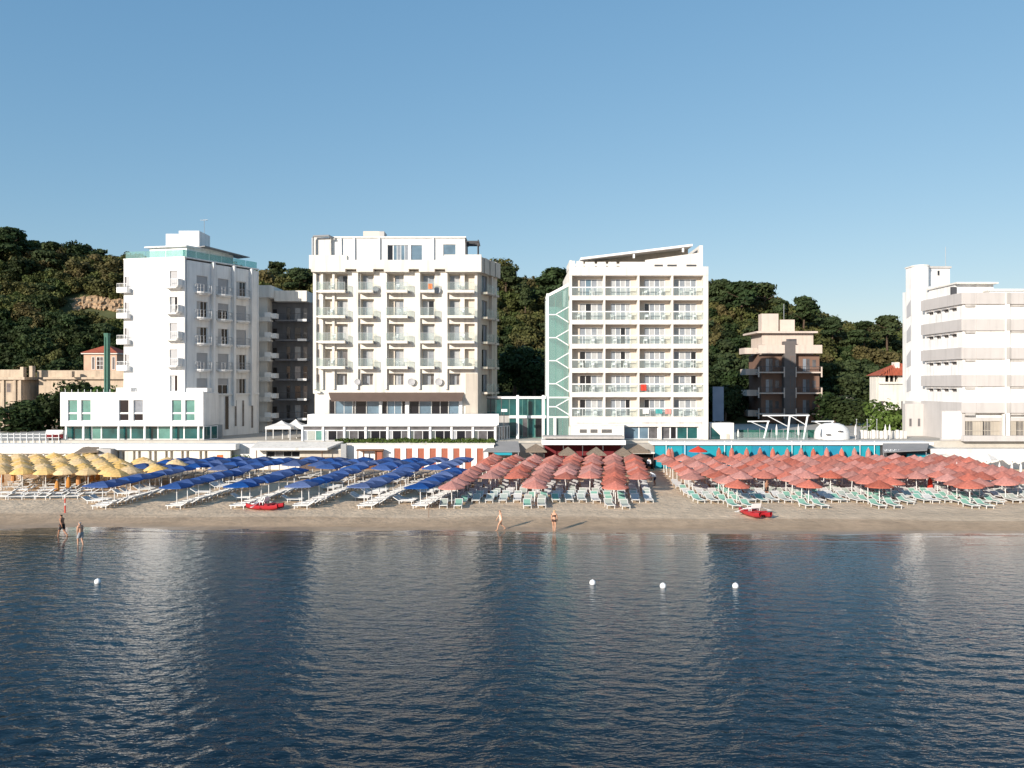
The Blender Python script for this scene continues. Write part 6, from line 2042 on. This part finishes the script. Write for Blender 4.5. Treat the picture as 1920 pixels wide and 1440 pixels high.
# shade sails / white tents of the neighbouring beach
for i, x in enumerate((1800, 1826, 1850, 1874, 1898, 1922)):
    D = 97.5 + .8 * (i % 2)
    o = local_thing('white_tent_umbrella', f'white peaked shade by the right pale wall, {ORD[i+1]} from the left', 'umbrella', (PX(x, D), D, .15), 'white peaked shades at the right')
    m = MB(); m.lathe([(1.25, 1.55), (1.2, 1.7), (.5, 2.1), (.02, 2.45)], 4, a0=math.pi / 4 + .3 * (i % 3))
    m.build('canopy', WHITEF, o); pole_mb(2.4).build('pole', POLE, o)
for i, x in enumerate((1780, 1818, 1860, 1883, 1900, 1915)):
    D = 88 + 1.6 * (i % 3)
    o = folded('folded_parasol', f'beige folded parasol beyond the salmon block, {ORD[i+1]} from the left', x + 14, 0, 868, D, WHITEF, .15, grp='beige folded parasols at the right', zb=.12)

# ------------------------------------------------------------------ sun loungers
def bed_meshes(cm):
    f = MB()
    L, Wd, H = 1.95, .66, .34
    for s in (-1, 1):
        f.box(-L/2, L/2 - .55, s*Wd/2 - .03, s*Wd/2 + .03, H - .05, H + .02)
        f.hexa([(L/2-.57, s*Wd/2-.03, H-.05), (L/2-.57, s*Wd/2+.03, H-.05), (L/2-.03, s*Wd/2+.03, H+.27), (L/2-.03, s*Wd/2-.03, H+.27),
                (L/2-.57, s*Wd/2-.03, H+.02), (L/2-.57, s*Wd/2+.03, H+.02), (L/2-.03, s*Wd/2+.03, H+.34), (L/2-.03, s*Wd/2-.03, H+.34)])
        for x in (-L/2 + .18, L/2 - .62):
            f.box(x - .03, x + .03, s*Wd/2 - .025, s*Wd/2 + .025, 0, H - .05)
    f.box(-L/2, -L/2 + .06, -Wd/2, Wd/2, H - .045, H + .015)
    f.box(L/2 - .09, L/2 - .03, -Wd/2, Wd/2, H + .25, H + .33)
    c = MB()
    w = Wd/2 - .035
    pts = [(-L/2 + .06, H), (-L/4, H - .03), (L/2 - .62, H - .01), (L/2 - .56, H + .01), (L/2 - .08, H + .30)]
    for x, z in pts:
        c.v += [(x, -w, z), (x, w, z)]
    for i in range(4):
        c.f.append((2*i, 2*i+1, 2*i+3, 2*i+2))
    return f.mesh('frame', BEDW), c.mesh('canvas', cm)
BM = {'white': bed_meshes(BEDC), 'mint': bed_meshes(BEDG), 'pale': bed_meshes(BEDG2)}
# loungers of the yellow area
for r in range(7):
    for c in range(9):
        D = 75.0 + 2.15 * r + rnd.uniform(-.3, .3)
        px = 8 + c * (26 - r) + r * 6 + rnd.uniform(-5, 5)
        if rnd.random() < .22: continue
        if px > 200 - r * 4: continue
        BEDS.append((PX(px, D), D, .1 + rnd.uniform(-.25, .25), 'white', f'white sun lounger, {ORD[c+1]} place in {ORD[r+1]} row of the yellow section', 'white loungers of the yellow section'))
def bed_rank(b):
    X, Y = b[0], b[1]
    px = 960 + X * KF / Y
    pen = 0 if -20 < px < 1940 else 200
    return Y + pen + (14 if 'far' in b[4] else 0)
BEDS.sort(key=bed_rank)
for X, Y, rz, kd, lab, grp in BEDS[:298]:
    o = local_thing('sun_lounger', lab, 'sun lounger', (X, Y, beach_z(X, Y) - .02), grp, rz)
    fm, cm = BM[kd]
    child_mesh('frame', fm, o); child_mesh('canvas', cm, o)
rest = BEDS[298:]
if rest:
    m = MB()
    for X, Y, rz, kd, lab, grp in rest:
        c, s = math.cos(rz), math.sin(rz)
        z = beach_z(X, Y) - .02
        for me in BM[kd]:
            b = len(m.v)
            m.v += [(X + v.co.x * c - v.co.y * s, Y + v.co.x * s + v.co.y * c, z + v.co.z) for v in me.vertices]
            m.f += [tuple(b + i for i in p.vertices) for p in me.polygons]
    tag(m.build('lounger_rows', BEDC), 'further white sun loungers in the shade under the back umbrellas', 'sun loungers', kind='stuff')

# ------------------------------------------------------------------ balcony furniture
def chair_mesh():
    m = MB()
    m.box(-.24, .24, -.24, .24, .40, .44)
    m.hexa([(-.24, .2, .44), (.24, .2, .44), (.24, .26, .44), (-.24, .26, .44), (-.22, .30, .88), (.22, .30, .88), (.22, .34, .88), (-.22, .34, .88)])
    for sx in (-1, 1):
        m.box(sx*.24 - .02, sx*.24 + .02, -.22, .26, .62, .66)
        for sy in (-1, 1):
            m.box(sx*.22 - .02, sx*.22 + .02, sy*.22 - .02, sy*.22 + .02, 0, .40)
        m.box(sx*.24 - .015, sx*.24 + .015, -.22, -.18, .44, .62)
    return m.mesh('balcony_chair', WHITE2)
CH = chair_mesh()
FN = ['top', 'second', 'third', 'fourth', 'fifth', 'lowest']
BN = ['first', 'second', 'third', 'fourth']
for r in range(6):
    for c in range(4):
        a, b = PX(piers[c][1], D3), PX(piers[c+1][0], D3)
        zf = PZ(slabs[r+1][0], D3)
        for q_ in range(2):
            if rnd.random() < .25: continue
            o = bpy.data.objects.new('balcony_chair', CH); COL.objects.link(o)
            o.location = (a + (b - a) * (.25 + .45 * q_) + rnd.uniform(-.3, .3), D3 + .58 + rnd.uniform(-.1, .1), zf)
            o.rotation_euler = (0, 0, rnd.uniform(-.9, .9))
            tag(o, f'white chair at the {"left" if q_ == 0 else "right"} of the {FN[r]} row loggia, {BN[c]} bay from glass stairs', 'chair', 'chairs on the loggias')
for r in range(4):
    for c in (0, 2, 4):
        a, b = bx[c]
        o = bpy.data.objects.new('balcony_chair', CH); COL.objects.link(o)
        o.location = (PX(a, D2) + (PX(b, D2) - PX(a, D2)) * rnd.uniform(.35, .7), D2 - .6, z2(slab_y[r]))
        o.rotation_euler = (0, 0, rnd.uniform(-.9, .9))
        tag(o, f'white chair on the {FN[r]} row balcony, {ORD[c+1]} column of the cream hotel', 'chair', 'chairs on the cream hotel balconies')
# towels hung on rails
def towel(x, yt, w, h, D, mt, lab):
    m = MB()
    a = PX(x, D)
    n = 5
    for i in range(n + 1):
        u = i / n
        for z in (0, -h * .5, -h):
            m.v.append((a + w * u, D - .12 - .03 * math.sin(u * 9 + z * 3), PZ(yt, D) + z))
    for i in range(n):
        for j in range(2):
            b0 = i*3 + j
            m.f.append((b0, b0+3, b0+4, b0+1))
    # fold over the rail
    k = len(m.v)
    m.v += [(a, D + .05, PZ(yt, D) - .25), (a + w, D + .05, PZ(yt, D) - .25), (a, D - .12, PZ(yt, D)), (a + w, D - .12, PZ(yt, D))]
    m.f.append((k, k+1, k+3, k+2))
    tag(m.build('beach_towel', mt), lab, 'towel')
towel(1201, 720.5, .75, .85, 105.95, REDF, 'red towel on the fifth row loggia rail, third bay')
towel(1205, 766, .8, .7, 105.95, WHITEF, 'white towel on the lowest loggia rail, third bay')
towel(1229, 767, .9, .6, 105.95, mat('teal_towel', (.06, .30, .30)), 'teal towel on the lowest loggia rail, third bay')
towel(1247, 766, .75, .7, 105.95, mat('pink_towel', (.55, .25, .22)), 'pink towel at the right of the lowest rail, third bay')
towel(803, 532, .55, .7, 105.7, mat('orange_towel', (.62, .20, .08)), 'orange towel on the top balcony, fourth column of cream hotel')
# pool deck lamp spot
for x, lab in ((1196, 'left'),):
    pass
cam_ = thing('floodlight', 'white floodlight on a short dark mast at the verandah corner', 'lamp', (PX(945, 103.8), 103.8, T))
MB().tube([(PX(945, 103.8), 103.8, T - .1), (PX(945, 103.8), 103.8, PZ(772, 103.8))], .05, 6).build('mast', DARKMET, cam_)
MB().box(PX(940, 103.8), PX(951, 103.8), 103.5, 103.9, PZ(772, 103.8), PZ(767, 103.8)).build('lamp_head', WHITE2, cam_)

# ------------------------------------------------------------------ shore: rescue boats, marker pole, buoys
def moscone(x, y, rz, lab):
    """red twin-hulled beach rescue boat with white seats and oars"""
    D = GD(y, .2)
    X = PX(x, D)
    o = local_thing('rescue_boat', lab, 'boat', (X, D, beach_z(X, D) - .02), 'red twin-hulled rescue boats', rz)
    for s in (-1, 1):
        m = MB()
        rg = []
        for k in range(11):
            t = k / 10
            xx = -1.5 + 3.0 * t
            w_ = .22 * min(1, math.sin(math.pi * (.06 + .88 * t)) ** .5 + .02)
            up_ = .14 * (abs(2 * t - 1) ** 3)
            rg.append([(xx, s*.5 - w_, .42 + up_), (xx, s*.5 - w_ * .95, .22 + up_), (xx, s*.5, .02 + up_), (xx, s*.5 + w_ * .95, .22 + up_), (xx, s*.5 + w_, .42 + up_), (xx, s*.5, .46 + up_), (xx, s*.5 - w_, .42 + up_)])
        loft(m, rg)
        m.build('hull', REDB, o, True)
    for xx in (-.55, .5):
        MB().box(xx - .16, xx + .16, -.72, .72, .47, .53).build('crossbeam', REDB, o)
    s = MB().box(-.35, .05, -.42, .42, .68, .74)
    s.hexa([(.05, -.42, .70), (.1, -.42, .70), (.1, .42, .70), (.05, .42, .70), (.2, -.42, 1.1), (.25, -.42, 1.1), (.25, .42, 1.1), (.2, .42, 1.1)])
    for a_ in (-.3, .0):
        for b_ in (-.38, .38): s.box(a_ - .02, a_ + .02, b_ - .02, b_ + .02, .47, .68)
    s.build('seat', WHITE2, o)
    MB().box(-1.05, -.75, -.5, .5, .50, .56).build('deck_board', WHITE2, o)
    for sd in (-1, 1):
        m = MB().tube([(-.2, sd * .55, .75), (-.3, sd * 1.5, .45)], .022, 5)
        m.box(-.42, -.2, sd * 1.5 - .16, sd * 1.5 + .16, .42, .45)
        m.build('oar', POLE, o)
    return o
moscone(497, 955, -.25, 'red twin-hulled rescue boat on the sand below the blue umbrellas')
moscone(1416, 968, -1.3, 'red twin-hulled rescue boat on the sand below the salmon umbrellas')
D = GD(962, .15)
mk = thing('marker_pole', 'thin red marker pole at the water side of the yellow section', 'pole', (PX(122, D), D, .1))
MB().tube([(PX(122, D), D, .0), (PX(122, D), D, PZ(932, D))], .035, 6).build('pole', POLE, mk)
MB().lathe([(.055, .0), (.055, .65), (.03, .7)], 8, (PX(122, D), D, .1)).build('red_band', REDF, mk)
MB().lathe([(.05, .0), (.05, .35), (.03, .4)], 8, (PX(122, D), D, 1.0)).build('red_band', REDF, mk)
D = GD(972, .1)
sp_ = thing('sand_stake', 'thin stake in the sand left of the walking woman', 'pole', (PX(804, D), D, .05))
MB().tube([(PX(804, D), D, .0), (PX(804, D), D, 1.3)], .02, 5).build('pole', WOOD, sp_)
MB().tube([(PX(804, D) - .12, D, 1.25), (PX(804, D) + .12, D, 1.25)], .02, 5).build('cross_piece', WOOD, sp_)
for i, (x, y) in enumerate(((183, 1090), (1111, 1092), (1243, 1098), (1379, 1098))):
    D = GD(y, .1)
    o = local_thing('buoy', ['lone white buoy afloat at the left', 'white buoy nearest the cream hotel reflection, left of the three', 'middle of the three white buoys afloat', 'rightmost of the three white buoys afloat'][i], 'buoy', (PX(x, D), D, 0), 'white marker buoys')
    m = MB(); n = 12
    m.lathe([(.17 * math.sin(math.pi * k / n) + .001, .08 - .17 * math.cos(math.pi * k / n)) for k in range(n + 1)], 16)
    m.build('float', BUOY, o, True)
    m = MB(); m.lathe([(.03, .235), (.03, .265), (.01, .27)], 8); m.build('lug', BUOY, o)

# ------------------------------------------------------------------ people
SKIN = mat('skin', (.52, .29, .19), rough=.6)
SKIN2 = mat('tanned_skin', (.36, .18, .11), rough=.6)
HAIRD = mat('dark_hair', (.03, .018, .012), rough=.7)
HAIRG = mat('grey_hair', (.42, .39, .36), rough=.8)
HAIRF = mat('fair_hair', (.50, .36, .20), rough=.7)
SWIMB = mat('black_swimwear', (.02, .018, .022), rough=.8)
SWIMBR = mat('dark_swimsuit', (.06, .035, .03), rough=.8)
SWIMW = mat('pale_swimsuit', (.62, .52, .44), rough=.8)
SWIMG = mat('grey_shorts', (.30, .31, .33), rough=.85)
SHIRT = mat('white_shirt', (.75, .76, .78), rough=.9)
NAVY = mat('navy_shorts', (.015, .02, .05), rough=.9)
EYE = mat('eye_dark', (.02, .015, .01), rough=.3)

def person_skeleton(stride, arm, lean=0.0, girth=1.0, bend=0.0):
    """joints in local space, facing +x, feet at z = 0"""
    V, E, R = [], [], []
    def add(p, r, prev=None):
        V.append(Vector(p)); R.append(r * girth if r > .06 else r)
        if prev is not None: E.append((prev, len(V) - 1))
        return len(V) - 1
    pel = add((0, 0, .93), .135)
    wa = add((.015, 0, 1.08), .118, pel)
    ch = add((.03 + lean * .3 + bend * .25, 0, 1.27 - bend * .12), .142, wa)
    up = add((.03 + lean * .45 + bend * .42, 0, 1.40 - bend * .22), .105, ch)
    nk = add((.05 + lean * .6 + bend * .55, 0, 1.49 - bend * .28), .055, up)
    h1_ = add((.075 + lean * .7 + bend * .65, 0, 1.575 - bend * .34), .082, nk)
    h2_ = add((.08 + lean * .75 + bend * .72, 0, 1.665 - bend * .37), .092, h1_)
    feet, hands = [], []
    for s in (-1, 1):
        f = stride * s
        hip = add((0, s * .085, .87), .105, pel)
        if f > 0:
            kn = (.10 + .16 * f, s * .095, .49); an = (.04 + .36 * f, s * .09, .085 + .01 * f)
        else:
            kn = (.03 + .10 * f, s * .095, .48); an = (.52 * f, s * .09, .085 - .10 * f)
        th = add(((kn[0]) * .45, s * .095, .69), .088, hip)
        k_ = add(kn, .060, th)
        cf = add(((kn[0] * .6 + an[0] * .4) - .015, s * .093, kn[2] * .62 + an[2] * .38), .056, k_)
        a_ = add(an, .036, cf)
        hl = add((an[0] + .05, s * .092, an[2] - .045), .036, a_)
        to = add((an[0] + .17, s * .10, an[2] - .055 if f >= 0 else an[2] - .085), .028, hl)
        sh = add((V[up].x, s * .165, V[up].z - .01), .062, up)
        g = -arm * s
        el = add((V[up].x + .16 * g + .02 + bend * .12, s * .215, V[up].z - .28), .044, sh)
        wr = add((V[up].x + .34 * g + .08 + bend * .25, s * .20, V[up].z - .50 + abs(g) * .05), .030, el)
        pa = add((V[wr].x + .03 * g + .02, s * .195, V[wr].z - .075), .033, wr)
        hands.append((V[wr].copy(), V[pa].copy(), s))
    return V, E, R, hands, V[h2_].copy(), V[h1_].copy()

def make_people(specs):
    tmp = []
    for sp in specs:
        V, E, R, hands, head, jaw = person_skeleton(*sp['pose'])
        me = bpy.data.meshes.new('body')
        me.from_pydata([tuple(v) for v in V], E, [])
        o = bpy.data.objects.new('body_tmp', me)
        COL.objects.link(o)
        md = o.modifiers.new('Skin', 'SKIN'); md.use_smooth_shade = True
        if not me.skin_vertices: continue
        for i, r in enumerate(R):
            me.skin_vertices[0].data[i].radius = (r, r * (1.0 if r < .1 else .82)) if False else (r, r)
            me.skin_vertices[0].data[i].use_root = (i == 0)
        sb_ = o.modifiers.new('Sub', 'SUBSURF'); sb_.levels = 2; sb_.render_levels = 2
        tmp.append((sp, o, hands, head, jaw))
    bpy.context.view_layer.update()
    dg = bpy.context.evaluated_depsgraph_get()
    for sp, o, hands, head, jaw in tmp:
        me = bpy.data.meshes.new_from_object(o.evaluated_get(dg))
        bm = bmesh.new(); bm.from_mesh(me)
        # a flatter trunk, broader across than deep
        for v in bm.verts:
            if .80 < v.co.z < 1.45 and abs(v.co.y) < .2:
                pass
        # fingers: five tapered tubes per hand, curled a little
        extra = MB()
        for wr, pa, s in hands:
            d = (pa - wr).normalized()
            for k in range(4):
                b = pa + d * .02 + Vector(((k - 1.5) * .017, 0, 0))
                ln = (.062, .072, .068, .052)[k]
                extra.tube([tuple(b), tuple(b + d * ln * .5 + Vector((0, -s * .006, 0))), tuple(b + d * ln + Vector((0, -s * .022, 0)))], .010, 5, .007)
            b = pa - d * .02 + Vector((.026, 0, 0))
            extra.tube([tuple(b), tuple(b + d * .035 + Vector((.02, -s * .01, 0))), tuple(b + d * .06 + Vector((.024, -s * .02, 0)))], .011, 5, .008)
        # nose and ears
        extra.hexa([tuple(head + Vector(p)) for p in ((.082, -.014, -.045), (.112, -.008, -.04), (.112, .008, -.04), (.082, .014, -.045), (.082, -.008, .005), (.09, -.004, .005), (.09, .004, .005), (.082, .008, .005))])
        for s in (-1, 1):
            extra.hexa([tuple(head + Vector((x, s * y, z))) for x, y, z in ((-.02, .082, -.04), (.015, .082, -.04), (.015, .10, -.04), (-.02, .10, -.04), (-.025, .082, .02), (.01, .082, .02), (.005, .108, .02), (-.03, .108, .02))])
        base = [bm.verts.new(v) for v in extra.v]
        for f in extra.f:
            try: bm.faces.new([base[i] for i in f])
            except ValueError: pass
        bm.normal_update()
        out = bpy.data.meshes.new('person')
        bm.to_mesh(out)
        out.materials.append(sp['skin'])
        out.polygons.foreach_set('use_smooth', [True] * len(out.polygons))
        D, X = sp['D'], sp['X']
        p = bpy.data.objects.new('person', out)
        COL.objects.link(p)
        p.location = (X, D, sp.get('z', 0)); p.rotation_euler = (0, 0, sp['rz']); s = sp['h'] / 1.75
        p.scale = (s, s, s)
        tag(p, sp['label'], 'person')
        # clothing: faces of the body pushed out a little
        def cloth(name, test, off, mt):
            nb = bmesh.new(); nb.from_mesh(me); nb.normal_update()
            kill = [f for f in nb.faces if not test(f.calc_center_median())]
            bmesh.ops.delete(nb, geom=kill, context='FACES')
            for v in nb.verts: v.co += v.normal * off
            c = bpy.data.meshes.new(name); nb.to_mesh(c); nb.free()
            c.materials.append(mt)
            c.polygons.foreach_set('use_smooth', [True] * len(c.polygons))
            q = bpy.data.objects.new(name, c); COL.objects.link(q); q.parent = p
        for name, test, off, mt in sp['clothes']:
            cloth(name, test, off, mt)
        hx, hz = head.x, head.z
        cloth('hair', lambda c: c.z > hz - .02 and (c.x < hx + .045 or c.z > hz + .055) or (c.x < hx - .03 and c.z > hz - .085 and abs(c.y) < .11 and c.z > jaw.z - .05), sp.get('hairoff', .014), sp['hair'])
        for s_ in (-1, 1):
            ey = MB().lathe([(.011, -.006), (.011, .006), (.001, .008)], 6, tuple(head + Vector((.083, s_ * .033, .0))))
            eo = ey.build('eye', EYE); eo.parent = p
        ml = MB().box(head.x + .078, head.x + .092, -.022, .022, head.z - .068, head.z - .060)
        mo = ml.build('mouth', DARKRED); mo.parent = p
        bm.free()
        bpy.data.objects.remove(o, do_unlink=True)

brief = lambda c: .80 < c.z < .99 and abs(c.y) < .20
shorts = lambda c: .60 < c.z < 1.0 and abs(c.y) < .19
suit = lambda c: .80 < c.z < 1.34 and abs(c.y) < .155
top = lambda c: 1.20 < c.z < 1.31 and abs(c.y) < .15
shirt = lambda c: .98 < c.z < 1.46 or (abs(c.y) > .15 and 1.15 < c.z < 1.46)
Dp = [GD(1006, 0), GD(1022, 0), GD(993, .05), GD(996, .05)]
make_people([
    dict(pose=(.75, .8, .05, 1.08), skin=SKIN2, hair=HAIRD, X=PX(117, Dp[0]), D=Dp[0], z=-.08, rz=math.radians(165), h=1.72, clothes=[('swim_trunks', shorts, .012, SWIMB)],
         label='dark-haired walker in black trunks striding through the shallows at left'),
    dict(pose=(.3, .3, .02, 1.2), skin=SKIN, hair=HAIRG, X=PX(151, Dp[1]), D=Dp[1], z=-.12, rz=math.radians(150), h=1.76, clothes=[('swim_shorts', shorts, .014, SWIMG)],
         label='heavier grey-haired person in grey shorts wading nearest the camera'),
    dict(pose=(.8, .5, .02, .92), skin=SKIN, hair=HAIRD, X=PX(939, Dp[2]), D=Dp[2], z=-.02, rz=math.radians(195), h=1.6, clothes=[('swimsuit', suit, .008, SWIMW)],
         label='slim dark-haired walker in pale swimsuit at the middle of the shoreline'),
    dict(pose=(.28, .3, .0, 1.02), skin=SKIN, hair=HAIRF, X=PX(1039, Dp[3]), D=Dp[3], z=-.03, rz=math.radians(75), h=1.72, clothes=[('bikini_bottom', brief, .010, SWIMBR), ('bikini_top', top, .010, SWIMBR)],
         label='fair-haired walker in dark bikini right of the middle of the shoreline'),
    dict(pose=(.2, .2, .0, 1.12, .55), skin=SKIN2, hair=HAIRD, X=PX(1228, 84.5), D=84.5, z=.18, rz=math.radians(185), h=1.76, clothes=[('shirt', shirt, .02, SHIRT), ('shorts', shorts, .014, NAVY)],
         label='attendant in white shirt and navy shorts bending over on the walkway'),
    dict(pose=(.1, .1, .0, 1.05), skin=SKIN2, hair=HAIRD, X=PX(1437, 76), D=76.0, z=.18, rz=math.radians(-60), h=1.72, clothes=[('swim_trunks', shorts, .012, SWIMB)],
         label='person in black trunks standing in umbrella shade behind the right boat'),
    dict(pose=(.3, .3, .0, 1.0), skin=SKIN, hair=HAIRF, X=PX(632, 97.5), D=97.5, z=.18, rz=math.radians(-80), h=1.68, clothes=[('swimsuit', suit, .01, SWIMW)],
         label='person in pale swimsuit standing by the dark counter of the beach hut'),
    dict(pose=(.15, .2, .0, 1.1), skin=SKIN2, hair=HAIRD, X=PX(1217, 98.6), D=98.6, z=.18, rz=math.radians(-100), h=1.74, clothes=[('shirt', shirt, .02, SHIRT), ('shorts', shorts, .014, NAVY)],
         label='person in white shirt standing in the dark bar corner by the walkway'),
])
